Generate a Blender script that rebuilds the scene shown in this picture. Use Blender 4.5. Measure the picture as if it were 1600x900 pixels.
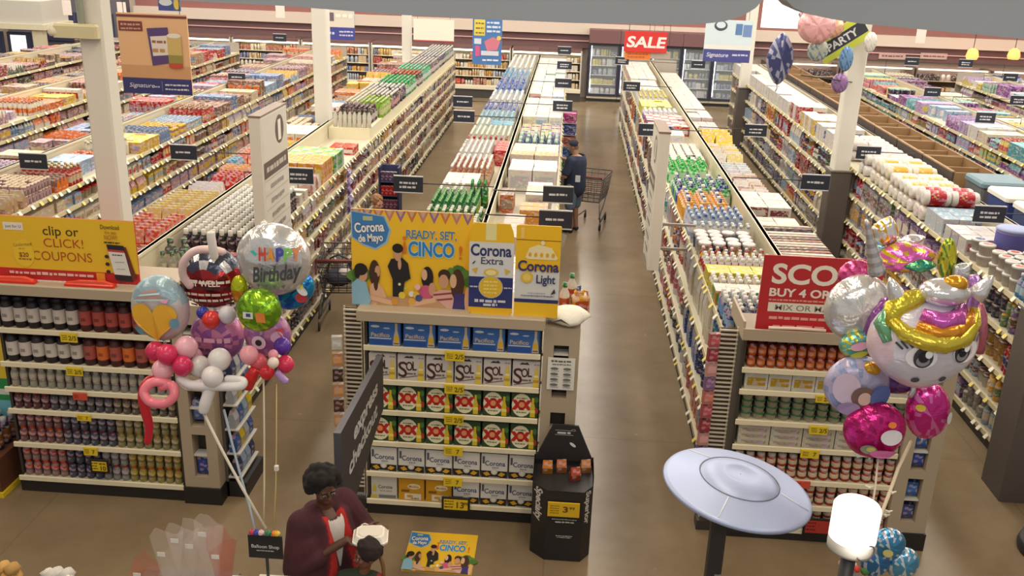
import bpy, bmesh, math, random
import numpy as np
from mathutils import Matrix, Vector
for o in list(bpy.data.objects): bpy.data.objects.remove(o)
SC = bpy.context.scene
COL = SC.collection
RND = random.Random(11)
PI = math.pi
def lin(c):
    if isinstance(c, str):
        c = c.lstrip('#'); c = tuple(int(c[i:i+2], 16) for i in (0, 2, 4))
    return tuple(((v/255)/12.92 if v/255 <= .04045 else ((v/255+.055)/1.055)**2.4) for v in c[:3])

# ------------------------------------------------------------------ camera
EYE = 5.0; FPX = 1482.3
def cam_axes(p, y, r):
    cy, sy, cp, sp, cr, sr = math.cos(y), math.sin(y), math.cos(p), math.sin(p), math.cos(r), math.sin(r)
    A = np.array([[cy, -sy, 0], [sy, cy, 0], [0, 0, 1]]); B = np.array([[1, 0, 0], [0, 0, -1], [0, 1, 0]])
    C_ = np.array([[1, 0, 0], [0, cp, -sp], [0, sp, cp]]); D = np.array([[cr, -sr, 0], [sr, cr, 0], [0, 0, 1]])
    return D @ C_ @ B @ A
CM = cam_axes(0.3460, -0.05161, 0.0354)
cd = bpy.data.cameras.new('camera'); cam = bpy.data.objects.new('camera', cd); COL.objects.link(cam)
cd.sensor_width = 36; cd.lens = FPX*36/1600; cd.clip_start = .05; cd.clip_end = 200
m4 = Matrix.Identity(4)
for i in range(3):
    m4[i][0] = CM[0, i]; m4[i][1] = -CM[1, i]; m4[i][2] = -CM[2, i]
m4[2][3] = EYE
cam.matrix_world = m4; SC.camera = cam
def _d(u, v): return CM.T @ np.array([u-800, v-450, FPX])
def atZ(u, v, Z): k = _d(u, v); s = (Z-EYE)/k[2]; return Vector((k[0]*s, k[1]*s, Z))
def atY(u, v, Y): k = _d(u, v); s = Y/k[1]; return Vector((k[0]*s, Y, EYE+k[2]*s))

# ------------------------------------------------------------------ light and exposure
W = bpy.data.worlds.new('world'); SC.world = W; W.use_nodes = True
W.node_tree.nodes['Background'].inputs[0].default_value = (*lin((225, 222, 215)), 1)
W.node_tree.nodes['Background'].inputs[1].default_value = .35
SC.view_settings.view_transform = 'Standard'; SC.view_settings.look = 'None'
SC.view_settings.exposure = 0.54; SC.view_settings.gamma = 1
try: SC.view_settings.use_curve_mapping = False
except Exception: pass
SC.cycles.use_denoising = True
SC.cycles.max_bounces = 6; SC.cycles.diffuse_bounces = 3; SC.cycles.glossy_bounces = 3; SC.cycles.transparent_max_bounces = 8
def area(name, loc, sx, sy, power, color, rot=(0, 0, 0)):
    l = bpy.data.lights.new(name, 'AREA'); l.shape = 'RECTANGLE'; l.size = sx; l.size_y = sy; l.energy = power; l.color = lin(color)
    o = bpy.data.objects.new(name, l); o.location = loc; o.rotation_euler = rot; COL.objects.link(o); return o
# rows of fluorescent strips over the aisles, thinner towards the checkouts
for k in range(-5, 7):
    area('ceiling_strip_light', (-2.5+3.25*k, 21.5, 6.2), .35, 24, 400, (255, 248, 236))
area('soffit_fill_light', (.6, -1.6, 6.6), 7, .4, 150, (250, 244, 236))  # added fill behind the camera to brighten the grey soffit and near balloons
for k in range(-1, 3):
    area('ceiling_strip_light', (-2.5+3.25*k, 5.5, 6.2), .35, 5, 62, (255, 238, 210))

# ------------------------------------------------------------------ materials
MATS = {}
def mat(name, color=(128, 128, 128), rough=.5, metal=0., emit=0., alpha=1., bump=0., bscale=40., vary=0., trans=0., ior=1.45):
    if name in MATS: return MATS[name]
    m = bpy.data.materials.new(name); m.use_nodes = True; nt = m.node_tree; b = nt.nodes['Principled BSDF']
    c = lin(color); b.inputs['Base Color'].default_value = (*c, 1); b.inputs['Roughness'].default_value = rough; b.inputs['Metallic'].default_value = metal
    b.inputs['Alpha'].default_value = alpha; b.inputs['IOR'].default_value = ior
    if trans: b.inputs['Transmission Weight'].default_value = trans
    if emit: b.inputs['Emission Color'].default_value = (*c, 1); b.inputs['Emission Strength'].default_value = emit
    if bump or vary:
        tc = nt.nodes.new('ShaderNodeTexCoord'); n = nt.nodes.new('ShaderNodeTexNoise'); n.inputs['Scale'].default_value = bscale; n.inputs['Detail'].default_value = 4
        nt.links.new(tc.outputs['Object'], n.inputs['Vector'])
        if bump:
            bp = nt.nodes.new('ShaderNodeBump'); bp.inputs['Strength'].default_value = bump; bp.inputs['Distance'].default_value = .01
            nt.links.new(n.outputs['Fac'], bp.inputs['Height']); nt.links.new(bp.outputs['Normal'], b.inputs['Normal'])
        if vary:
            mx = nt.nodes.new('ShaderNodeMix'); mx.data_type = 'RGBA'
            mx.inputs[6].default_value = (*[v*(1-vary) for v in c], 1); mx.inputs[7].default_value = (*[min(1, v*(1+vary)) for v in c], 1)
            nt.links.new(n.outputs['Fac'], mx.inputs[0]); nt.links.new(mx.outputs[2], b.inputs['Base Color'])
    MATS[name] = m; return m

def vcol_mat(name, rough=.45, metal=0., prints=0., cell=26., bump=0., bscale=30., trans=0., sat=1., val=1.):
    """colour comes from the mesh's own Col attribute; prints: strength of a busy package print on top of it"""
    m = bpy.data.materials.new(name); m.use_nodes = True; nt = m.node_tree; b = nt.nodes['Principled BSDF']; L = nt.links.new
    b.inputs['Roughness'].default_value = rough; b.inputs['Metallic'].default_value = metal
    if trans: b.inputs['Transmission Weight'].default_value = trans
    a = nt.nodes.new('ShaderNodeAttribute'); a.attribute_name = 'Col'; out = a.outputs['Color']
    tc = nt.nodes.new('ShaderNodeTexCoord')
    if prints:
        mp = nt.nodes.new('ShaderNodeMapping'); mp.inputs['Scale'].default_value = (1, .55, 1.35); L(tc.outputs['Object'], mp.inputs['Vector'])
        v = nt.nodes.new('ShaderNodeTexVoronoi'); v.inputs['Scale'].default_value = cell; v.distance = 'CHEBYCHEV'; L(mp.outputs['Vector'], v.inputs['Vector'])
        hs = nt.nodes.new('ShaderNodeHueSaturation'); hs.inputs['Saturation'].default_value = .55; hs.inputs['Value'].default_value = 1.0; L(v.outputs['Color'], hs.inputs['Color'])
        sep = nt.nodes.new('ShaderNodeSeparateColor'); L(v.outputs['Color'], sep.inputs['Color'])
        th = nt.nodes.new('ShaderNodeMath'); th.operation = 'GREATER_THAN'; th.inputs[1].default_value = .62; L(sep.outputs[0], th.inputs[0])
        ml = nt.nodes.new('ShaderNodeMath'); ml.operation = 'MULTIPLY'; ml.inputs[1].default_value = prints; L(th.outputs[0], ml.inputs[0])
        mx = nt.nodes.new('ShaderNodeMix'); mx.data_type = 'RGBA'; L(ml.outputs[0], mx.inputs[0]); L(out, mx.inputs[6]); L(hs.outputs['Color'], mx.inputs[7]); out = mx.outputs[2]
    if sat != 1 or val != 1:
        h2 = nt.nodes.new('ShaderNodeHueSaturation'); h2.inputs['Saturation'].default_value = sat; h2.inputs['Value'].default_value = val; L(out, h2.inputs['Color']); out = h2.outputs['Color']
    L(out, b.inputs['Base Color'])
    if bump:
        n = nt.nodes.new('ShaderNodeTexNoise'); n.inputs['Scale'].default_value = bscale; n.inputs['Detail'].default_value = 3; n.inputs['Distortion'].default_value = 1.2; L(tc.outputs['Object'], n.inputs['Vector'])
        bp = nt.nodes.new('ShaderNodeBump'); bp.inputs['Strength'].default_value = bump; bp.inputs['Distance'].default_value = .02; L(n.outputs['Fac'], bp.inputs['Height']); L(bp.outputs['Normal'], b.inputs['Normal'])
    return m
M_GOODS = vcol_mat('packaging', .42, prints=.5, cell=30., sat=1.08, val=.74)
M_PLAIN = vcol_mat('painted', .5)
M_PRINT = vcol_mat('printed_card', .55)
M_FOIL = vcol_mat('foil', .2, .6, bump=.55, bscale=9)
M_FOILP = vcol_mat('printed_foil', .28, .2, bump=.35, bscale=12)
M_LATEX = vcol_mat('latex', .25)
M_CLOTH = vcol_mat('cloth', .9, bump=.25, bscale=60)
M_SKIN = vcol_mat('skin', .5)

def floor_mat():
    m = bpy.data.materials.new('polished_concrete'); m.use_nodes = True; nt = m.node_tree; b = nt.nodes['Principled BSDF']; L = nt.links.new
    tc = nt.nodes.new('ShaderNodeTexCoord')
    n1 = nt.nodes.new('ShaderNodeTexNoise'); n1.inputs['Scale'].default_value = .55; n1.inputs['Detail'].default_value = 6; n1.inputs['Roughness'].default_value = .6; L(tc.outputs['Object'], n1.inputs['Vector'])
    n2 = nt.nodes.new('ShaderNodeTexNoise'); n2.inputs['Scale'].default_value = 7; n2.inputs['Detail'].default_value = 5; L(tc.outputs['Object'], n2.inputs['Vector'])
    r = nt.nodes.new('ShaderNodeValToRGB'); r.color_ramp.elements[0].position = .32; r.color_ramp.elements[1].position = .7
    r.color_ramp.elements[0].color = (*lin((118, 100, 78)), 1); r.color_ramp.elements[1].color = (*lin((144, 126, 101)), 1); L(n1.outputs['Fac'], r.inputs[0])
    mx = nt.nodes.new('ShaderNodeMix'); mx.data_type = 'RGBA'; mx.blend_type = 'MULTIPLY'; mx.inputs[0].default_value = .07; L(r.outputs[0], mx.inputs[6])
    r2 = nt.nodes.new('ShaderNodeValToRGB'); r2.color_ramp.elements[0].position = .35; r2.color_ramp.elements[0].color = (.6, .58, .55, 1); r2.color_ramp.elements[1].position = .65; L(n2.outputs['Fac'], r2.inputs[0]); L(r2.outputs[0], mx.inputs[7])
    br = nt.nodes.new('ShaderNodeTexBrick'); br.offset = 0; br.inputs['Scale'].default_value = 1; br.inputs['Brick Width'].default_value = 4.6; br.inputs['Row Height'].default_value = 4.6; br.inputs['Mortar Size'].default_value = .006
    br.inputs['Color1'].default_value = (1, 1, 1, 1); br.inputs['Color2'].default_value = (.96, .96, .96, 1); br.inputs['Mortar'].default_value = (.8, .79, .77, 1); L(tc.outputs['Object'], br.inputs['Vector'])
    m2 = nt.nodes.new('ShaderNodeMix'); m2.data_type = 'RGBA'; m2.blend_type = 'MULTIPLY'; m2.inputs[0].default_value = 1; L(mx.outputs[2], m2.inputs[6]); L(br.outputs['Color'], m2.inputs[7])
    L(m2.outputs[2], b.inputs['Base Color']); b.inputs['Specular IOR Level'].default_value = .18
    rr = nt.nodes.new('ShaderNodeMapRange'); rr.inputs[3].default_value = .2; rr.inputs[4].default_value = .3; L(n2.outputs['Fac'], rr.inputs[0]); L(rr.outputs[0], b.inputs['Roughness'])
    return m

# ------------------------------------------------------------------ mesh helpers
def shade(c, k): return tuple(max(0, min(255, v*k)) for v in c)
class MB:
    def __init__(s): s.v = []; s.f = []; s.c = []; s.sm = []
    def add(s, vs, fs, cols, smooth=False):
        o = len(s.v); s.v.extend(vs)
        one = not isinstance(cols, list)
        for i, f in enumerate(fs):
            s.f.append(tuple(o+k for k in f)); s.c.append(cols if one else cols[i]); s.sm.append(smooth)
        return s
    def box(s, x0, x1, y0, y1, z0, z1, c, top=None, front=None):
        vs = [(x0, y0, z0), (x1, y0, z0), (x1, y1, z0), (x0, y1, z0), (x0, y0, z1), (x1, y0, z1), (x1, y1, z1), (x0, y1, z1)]
        t = top or c; f = front or c
        return s.add(vs, [(0, 3, 2, 1), (4, 5, 6, 7), (0, 1, 5, 4), (2, 3, 7, 6), (1, 2, 6, 5), (3, 0, 4, 7)], [c, t, f, f, c, c])
    def rbox(s, x0, x1, y0, y1, z0, z1, c, b=.01, top=None):
        """box with chamfered upright and top edges"""
        def ring(z, i): return [(x0+b, y0+i, z), (x1-b, y0+i, z), (x1-i, y0+b, z), (x1-i, y1-b, z), (x1-b, y1-i, z), (x0+b, y1-i, z), (x0+i, y1-b, z), (x0+i, y0+b, z)]
        vs = ring(z0, 0)+ring(z1-b, 0)+[(x0+b, y0+b, z1), (x1-b, y0+b, z1), (x1-b, y1-b, z1), (x0+b, y1-b, z1)]
        fs = [tuple(range(7, -1, -1))]+[(i, (i+1) % 8, 8+(i+1) % 8, 8+i) for i in range(8)]
        fs += [(8, 9, 17, 16), (9, 10, 17), (10, 11, 18, 17), (11, 12, 18), (12, 13, 19, 18), (13, 14, 19), (14, 15, 16, 19), (15, 8, 16), (16, 17, 18, 19)]
        return s.add(vs, fs, [c]*(len(fs)-1)+[top or c])
    def lathe(s, x, y, z, prof, cols, n=10, smooth=True, cap=True):
        """prof [(r,h)..] bottom to top, cols one colour per band"""
        vs = []; fs = []; cc = []
        for r, h in prof: vs += [(x+r*math.cos(2*PI*i/n), y+r*math.sin(2*PI*i/n), z+h) for i in range(n)]
        for k in range(len(prof)-1):
            for i in range(n):
                j = (i+1) % n; fs.append((k*n+i, k*n+j, (k+1)*n+j, (k+1)*n+i)); cc.append(cols[k] if isinstance(cols, list) else cols)
        if cap:
            t = (len(prof)-1)*n; fs.append(tuple(range(n-1, -1, -1))); cc.append(cols[0] if isinstance(cols, list) else cols)
            fs.append(tuple(range(t, t+n))); cc.append(cols[-1] if isinstance(cols, list) else cols)
        return s.add(vs, fs, cc, smooth)
    def tube(s, pts, r, c, n=8, r2=None):
        pts = [Vector(p) for p in pts]; vs = []; fs = []; m = len(pts); up = None
        for k, p in enumerate(pts):
            t = (pts[min(k+1, m-1)]-pts[max(k-1, 0)]).normalized()
            if up is None: up = Vector((0, 0, 1)) if abs(t.z) < .9 else Vector((1, 0, 0))
            a = t.cross(up).normalized(); up = a.cross(t).normalized()
            rr = r if r2 is None else r+(r2-r)*k/(m-1)
            if isinstance(r, (list, tuple)): rr = r[k]
            for i in range(n):
                q = p+a*(rr*math.cos(2*PI*i/n))+up*(rr*math.sin(2*PI*i/n)); vs.append(tuple(q))
        for k in range(m-1):
            for i in range(n): fs.append((k*n+i, k*n+(i+1) % n, (k+1)*n+(i+1) % n, (k+1)*n+i))
        fs.append(tuple(range(n-1, -1, -1))); fs.append(tuple(range((m-1)*n, m*n)))
        return s.add(vs, fs, c, True)
    def ball(s, p, r, c, nu=14, nv=9, fn=None, colfn=None):
        rx, ry, rz = r if isinstance(r, (tuple, list)) else (r, r, r); vs = []; fs = []; cc = []
        vs.append((0, 0, -1))
        for j in range(1, nv):
            a = -PI/2+PI*j/nv
            vs += [(math.cos(a)*math.cos(2*PI*i/nu), math.cos(a)*math.sin(2*PI*i/nu), math.sin(a)) for i in range(nu)]
        vs.append((0, 0, 1)); T = len(vs)-1
        for i in range(nu): fs.append((0, 1+(i+1) % nu, 1+i))
        for j in range(nv-2):
            for i in range(nu): fs.append((1+j*nu+i, 1+j*nu+(i+1) % nu, 1+(j+1)*nu+(i+1) % nu, 1+(j+1)*nu+i))
        for i in range(nu): fs.append((1+(nv-2)*nu+i, 1+(nv-2)*nu+(i+1) % nu, T))
        if fn: vs = [fn(*v) for v in vs]
        if colfn: cc = [colfn(*(sum(vs[k][a] for k in f)/len(f) for a in range(3))) for f in fs]
        else: cc = c
        vs = [(p[0]+v[0]*rx, p[1]+v[1]*ry, p[2]+v[2]*rz) for v in vs]
        return s.add(vs, fs, cc, True)
    def prism(s, poly, y0, y1, c, axis='y', edge=None):
        """2D polygon extruded along an axis: y -> (x,z) outline, z -> (x,y), x -> (y,z)"""
        P = {'y': lambda a, b, d: (a, d, b), 'z': lambda a, b, d: (a, b, d), 'x': lambda a, b, d: (d, a, b)}[axis]; n = len(poly)
        vs = [P(a, b, y0) for a, b in poly]+[P(a, b, y1) for a, b in poly]
        fs = [tuple(range(n)), tuple(range(2*n-1, n-1, -1))]+[(i, i+n, (i+1) % n+n, (i+1) % n) for i in range(n)]
        return s.add(vs, fs, [c, c]+[edge or c]*n)
    def xform(s, M, start=0):
        for i in range(start, len(s.v)): s.v[i] = tuple(M @ Vector(s.v[i]))
        return s
    def mesh(s, name, m):
        me = bpy.data.meshes.new(name); me.from_pydata(s.v, [], s.f); me.materials.append(m)
        n = len(s.f); tot = np.array([len(f) for f in s.f], dtype=np.int32)
        pal = {c: (*lin(c), 1.) for c in set(s.c)}
        fc = np.array([pal[c] for c in s.c], dtype=np.float32).reshape(n, 4)
        at = me.color_attributes.new('Col', 'FLOAT_COLOR', 'CORNER'); at.data.foreach_set('color', np.repeat(fc, tot, axis=0).ravel())
        me.polygons.foreach_set('use_smooth', np.array(s.sm, dtype=bool)); me.update(); return me
    def build(s, name, m=None, parent=None):
        o = bpy.data.objects.new(name, s.mesh(name, m or M_PLAIN)); COL.objects.link(o)
        if parent is not None: o.parent = parent
        return o
LABELS = {}
def tag(o, label=None, cat=None, group=None, kind=None):
    if label: o['label'] = label; LABELS.setdefault(label, []).append(o.name)
    if cat: o['category'] = cat
    if group: o['group'] = group
    if kind: o['kind'] = kind
    return o
def thing(name, label, cat, loc=(0, 0, 0), rotz=0., group=None):
    o = bpy.data.objects.new(name, None); COL.objects.link(o); o.location = loc; o.rotation_euler = (0, 0, rotz); o.empty_display_size = .1
    return tag(o, label, cat, group)
def place(name, me, loc, parent=None, rotz=0., scale=None):
    o = bpy.data.objects.new(name, me); COL.objects.link(o); o.location = loc
    if rotz: o.rotation_euler = (0, 0, rotz)
    if scale: o.scale = scale
    if parent is not None: o.parent = parent
    return o
def dup(root, loc, rotz=None, label=None):
    r = root.copy(); COL.objects.link(r); r.location = loc
    if rotz is not None: r.rotation_euler = (0, 0, rotz)
    if label: tag(r, label)
    for ch in list(root.children):
        c = ch.copy(); COL.objects.link(c); c.parent = r
        for g in list(ch.children):
            d = g.copy(); COL.objects.link(d); d.parent = c
    return r
ONES = 'zeroth first second third fourth fifth sixth seventh eighth ninth tenth eleventh twelfth thirteenth fourteenth fifteenth sixteenth seventeenth eighteenth nineteenth twentieth'.split()
def nth(k):
    if k <= 20: return ONES[k]
    t = {2: 'twenty', 3: 'thirty', 4: 'forty', 5: 'fifty', 6: 'sixty', 7: 'seventy', 8: 'eighty', 9: 'ninety'}
    te = {3: 'thirtieth', 4: 'fortieth', 5: 'fiftieth', 6: 'sixtieth', 7: 'seventieth', 8: 'eightieth', 9: 'ninetieth'}
    if k < 100: return te[k//10] if k % 10 == 0 else t[k//10]+'-'+ONES[k % 10]
    return 'hundred-'+nth(k-100) if k > 100 else 'hundredth'
# flat print: polygons and lettering stacked a hair apart on a panel
_TXT = {}
def text_geo(s, bold=0.):
    k = (s, bold)
    if k not in _TXT:
        cu = bpy.data.curves.new('t', 'FONT'); cu.body = s; cu.size = 1; cu.resolution_u = 4; cu.offset = bold; cu.align_x = 'LEFT'
        o = bpy.data.objects.new('t', cu); COL.objects.link(o); me = bpy.data.meshes.new_from_object(o.evaluated_get(bpy.context.evaluated_depsgraph_get()))
        vs = [(v.co.x, v.co.y) for v in me.vertices]; fs = [tuple(p.vertices) for p in me.polygons]
        bpy.data.objects.remove(o); bpy.data.curves.remove(cu); bpy.data.meshes.remove(me); _TXT[k] = (vs, fs)
    return _TXT[k]
class Print:
    """draws on a plane: origin, unit axes u (rightwards) and v (upwards); each layer sits .4 mm further out"""
    def __init__(s, org, u=(1, 0, 0), v=(0, 0, 1), step=.0005):
        s.o = Vector(org); s.u = Vector(u); s.w = Vector(v); s.n = s.u.cross(s.w).normalized(); s.mb = MB(); s.d = 0.; s.step = step
    def P(s, a, b): return tuple(s.o+s.u*a+s.w*b+s.n*s.d)
    def poly(s, pts, c, new=True):
        if new: s.d += s.step
        s.mb.add([s.P(a, b) for a, b in pts], [tuple(range(len(pts)))], c); return s
    def rect(s, a0, a1, b0, b1, c, new=True): return s.poly([(a0, b0), (a1, b0), (a1, b1), (a0, b1)], c, new)
    def oval(s, a, b, ra, rb, c, n=18, rot=0., new=True):
        return s.poly([(a+ra*math.cos(2*PI*i/n)*math.cos(rot)-rb*math.sin(2*PI*i/n)*math.sin(rot), b+ra*math.cos(2*PI*i/n)*math.sin(rot)+rb*math.sin(2*PI*i/n)*math.cos(rot)) for i in range(n)], c, new)
    def line(s, pts, w, c):
        s.d += s.step
        for (a, b), (e, f) in zip(pts, pts[1:]):
            l = math.hypot(e-a, f-b) or 1; x, y = -(f-b)/l*w/2, (e-a)/l*w/2
            s.poly([(a-x, b-y), (e-x, f-y), (e+x, f+y), (a+x, b+y)], c, False)
        return s
    def text(s, t, a, b, h, c, bold=0., width=None, align='C', rot=0., outline=None, ow=.03, shear=0.):
        if outline: s._text(t, a, b, h, outline, bold+ow, width, align, rot, shear)
        return s._text(t, a, b, h, c, bold, width, align, rot, shear)
    def _text(s, t, a, b, h, c, bold, width, align, rot, shear):
        vs, fs = text_geo(t, bold)
        if not vs: return s
        vs0, _ = text_geo(t, 0.); x0 = min(v[0] for v in vs0); x1 = max(v[0] for v in vs0); sc = h/.72; sx = sc if width is None else width/max(1e-6, x1-x0)
        off = {'C': (x0+x1)/2, 'L': x0, 'R': x1}[align]; cr, sr = math.cos(rot), math.sin(rot); s.d += s.step; out = []
        for x, y in vs:
            p, q = (x-off)*sx+shear*y*sc, y*sc-(h/2)
            out.append(s.P(a+p*cr-q*sr, b+p*sr+q*cr))
        s.mb.add(out, fs, c); return s
    def squiggle(s, a0, a1, b, h, c, seed=0):
        """a line of print too small to read"""
        r = random.Random(seed); a = a0
        s.d += s.step
        while a < a1-.3*h:
            w = min(a1-a, h*r.uniform(.8, 2.6)); s.rect(a, a+w, b-h/2*r.uniform(.6, 1), b+h/2*r.uniform(.6, 1), c, False); a += w+h*.35
        return s
    def build(s, name, parent=None, m=None): return s.mb.build(name, m or M_PRINT, parent)
# ================================================================== the building
M_FLOOR = floor_mat()
fl = MB(); fl.box(-24, 22, -3, 34.4, -.1, 0, (120, 100, 80)); tag(fl.build('floor', M_FLOOR), kind='structure')
ce = MB(); ce.box(-24, 22, 3.4, 34.4, 6.4, 6.5, (225, 222, 212)); tag(ce.build('ceiling', mat('ceiling_white', (225, 222, 212), .9)), kind='structure')
wb = MB(); wb.box(-24, 22, 34.3, 34.4, 0, 6.4, (206, 190, 176)); tag(wb.build('wall_back', mat('wall_cream', (206, 190, 176), .8)), kind='structure')
wl = MB(); wl.box(-24.1, -24, -3, 34.4, 0, 6.4, (150, 146, 150)); tag(wl.build('wall_left', mat('wall_grey', (150, 146, 150), .8)), kind='structure')
wr = MB(); wr.box(22, 22.1, -3, 34.4, 0, 6.4, (206, 190, 176)); tag(wr.build('wall_right', MATS['wall_cream']), kind='structure')
M_MAROON = mat('maroon_paint', (146, 98, 94), .7, vary=.06, bscale=3); M_DKMAROON = mat('dark_maroon_paint', (112, 84, 84), .7, vary=.06, bscale=3); M_BEAM = mat('beam_cream', (214, 198, 184), .7)
t = MB(); t.box(-15.5, 22, 34.18, 34.3, 2.56, 4.2, (0, 0, 0)); tag(t.build('trim_1', M_MAROON), kind='structure')
t = MB(); t.box(-15.5, 22, 33.95, 34.3, 2.2, 2.56, (0, 0, 0)); tag(t.build('trim_2', M_BEAM), kind='structure')
t = MB(); t.box(-15.5, 22, 34.1, 34.3, 1.72, 2.2, (0, 0, 0)); tag(t.build('trim_3', M_DKMAROON), kind='structure')
t = MB(); t.box(-15.5, 22, 34.04, 34.1, 1.95, 1.985, (214, 170, 168)); tag(t.build('trim_4', M_PLAIN), kind='structure')
# two grey soffit boards with rounded ends, close overhead
M_SOFF = mat('soffit_grey', (158, 161, 164), .55, vary=.05, bscale=2)
def soffit(name, pts, y):
    b = MB(); b.prism([(p.x, p.z) for p in pts], y, y+.12, (120, 122, 124)); return tag(b.build(name, M_SOFF), kind='structure')
ys = 2.0
pa = [atY(u, v, ys) for u, v in ((235, -2), (340, 4), (440, 9), (620, 23), (780, 31), (900, 36), (1040, 38.5), (1095, 37.5), (1130, 34), (1160, 25), (1180, 13), (1192, 0), (1198, -14))]
soffit('trim_5', pa+[Vector((pa[-1].x+.012, ys, 5.3)), Vector((pa[0].x, ys, 5.3))], ys)
pb = [atY(u, v, ys+.15) for u, v in ((1222, -6), (1240, 12), (1262, 22), (1300, 30), (1345, 37), (1440, 46), (1620, 63), (1760, 76))]
soffit('trim_6', pb+[Vector((pb[-1].x, ys, 5.4)), Vector((pb[0].x, ys, 5.4))], ys+.15)

# ------------------------------------------------------------------ support columns
CREAM = (222, 216, 200); SHELF = (198, 190, 168); BEIGE = (176, 160, 138)
def column(x, y, label, w=.22, boot=None, bootw=None, junction=False):
    t = thing('support_column', label, 'column', (x, y, 0)); h = w/2
    s = MB(); s.rbox(-h, h, -h, h, 0, 6.4, (218, 214, 204), .02); s.build('shaft', M_PLAIN, t)
    b = MB(); bw = (bootw or w+.06)/2; bz = boot or .2; b.rbox(-bw, bw, -bw, bw, 0, bz, (92, 84, 80), .02); b.build('boot', M_PLAIN, t)
    if boot:
        k = MB(); k.box(-bw-.015, bw+.015, -bw-.015, bw+.015, bz, bz+.025, (120, 112, 104)); k.build('collar', M_PLAIN, t)
    if junction:
        z = atY(147, 50, y-.2).z
        j = MB(); j.rbox(-.3, .1, -.2, -h, z-.06, z+.06, (206, 196, 160), .02); j.build('junction_box', M_PLAIN, t)
        j = MB(); j.lathe(-.29, -.15, z-.05, [(.05, 0), (.065, .03), (.05, .09)], (220, 212, 190), 12); j.build('lamp_socket', M_PLAIN, t)
        j = MB(); j.tube([(-.05, -.14, z+.06), (-.05, -.14, 6.4)], .03, (190, 200, 188)); j.build('conduit', M_PLAIN, t)
    return t
column(-4.2, 8.42, 'cream support column with a junction box rising behind the yellow coupon sign', .22, junction=True)
column(-4.3, 16.6, 'cream support column standing past the aisle one sign in the same shelf run', .26)
column(-4.42, 26.1, 'distant cream support column near the blank white hanging panel', .24)
column(4.58, 15.9, 'tall cream column with dark lower casing beside the green and black banner', .27, 1.66, .36)
column(4.72, 26.3, 'distant cream column with dark casing near the pale blue hanging promotion', .27, 1.6, .34)
column(4.68, 8.62, 'dark cased column footing by the round white bin', .3, 1.9, .46)

# ------------------------------------------------------------------ coolers along the back wall
def cell_fill(mb, x0, x1, y0, y1, z, hmax, pal, r, wr=(.06, .16)):
    x = x0
    while x < x1-wr[0]-.001:
        w = r.uniform(*wr); c = r.choice(pal); n = r.randint(2, 5); h = hmax*r.uniform(.6, .95)
        for _ in range(n):
            if x+w > x1: break
            if r.random() < .5: mb.box(x+.004, x+w-.004, y0, y1, z, z+h, c, shade(c, 1.1))
            else: mb.lathe(x+w/2, y0+w/2, z, [(w*.42, 0), (w*.42, h*.75), (w*.2, h)], [c, c, shade(c, .8)], 6)
            x += w
    return mb
DAIRY = [(235, 228, 210), (220, 190, 120), (205, 90, 80), (240, 235, 225), (190, 200, 215), (225, 170, 90), (120, 140, 190), (230, 205, 160), (180, 120, 100)]
M_LAMP = mat('lit_tube', (255, 238, 190), emit=4.5)
M_DKBODY = mat('dark_case', (52, 50, 56), .5)
names = ['white tub dairy case', 'yellow cheese case', 'red meat pack case', 'boxed yoghurt case', 'creamy bottle case', 'mixed deli case']
for k in range(6):
    x0 = -14.2+k*2.44; r = random.Random(50+k)
    t = thing('open_dairy_case', 'open lit %s on the back wall, %s from the grey corner' % (names[k].rsplit(' ', 1)[0], nth(k+1)), 'dairy case', (x0, 33.1, 0), 0, 'open dairy cases on the back wall')
    b = MB(); b.box(0, 2.4, 0, 1.0, 0, .3, (70, 66, 66)); b.box(0, 2.4, -.06, .04, .3, .42, (226, 218, 196)); b.box(0, .05, .1, 1.0, .3, 1.7, (190, 184, 172)); b.box(2.35, 2.4, .1, 1.0, .3, 1.7, (190, 184, 172)); b.box(0, 2.4, .92, 1.0, .3, 1.7, (210, 205, 195)); b.build('case_body', M_PLAIN, t)
    c = MB(); c.box(0, 2.4, .15, 1.0, 1.62, 1.72, (120, 90, 88)); c.build('canopy', M_PLAIN, t)
    l = MB(); l.box(.05, 2.35, .2, .26, 1.56, 1.61, (255, 240, 200)); l.build('light_tube', M_LAMP, t)
    g = MB()
    for j, z in enumerate((.42, .72, 1.0, 1.28)):
        s = MB(); s.box(.05, 2.35, .12+.05*j, .92, z-.02, z, (230, 222, 200)); s.build('shelf', M_PLAIN, t)
        cell_fill(g, .07, 2.33, .14+.05*j, .5, z, .24, DAIRY, r)
    g.build('chilled_goods', M_GOODS, t)['kind'] = 'stuff'
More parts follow.
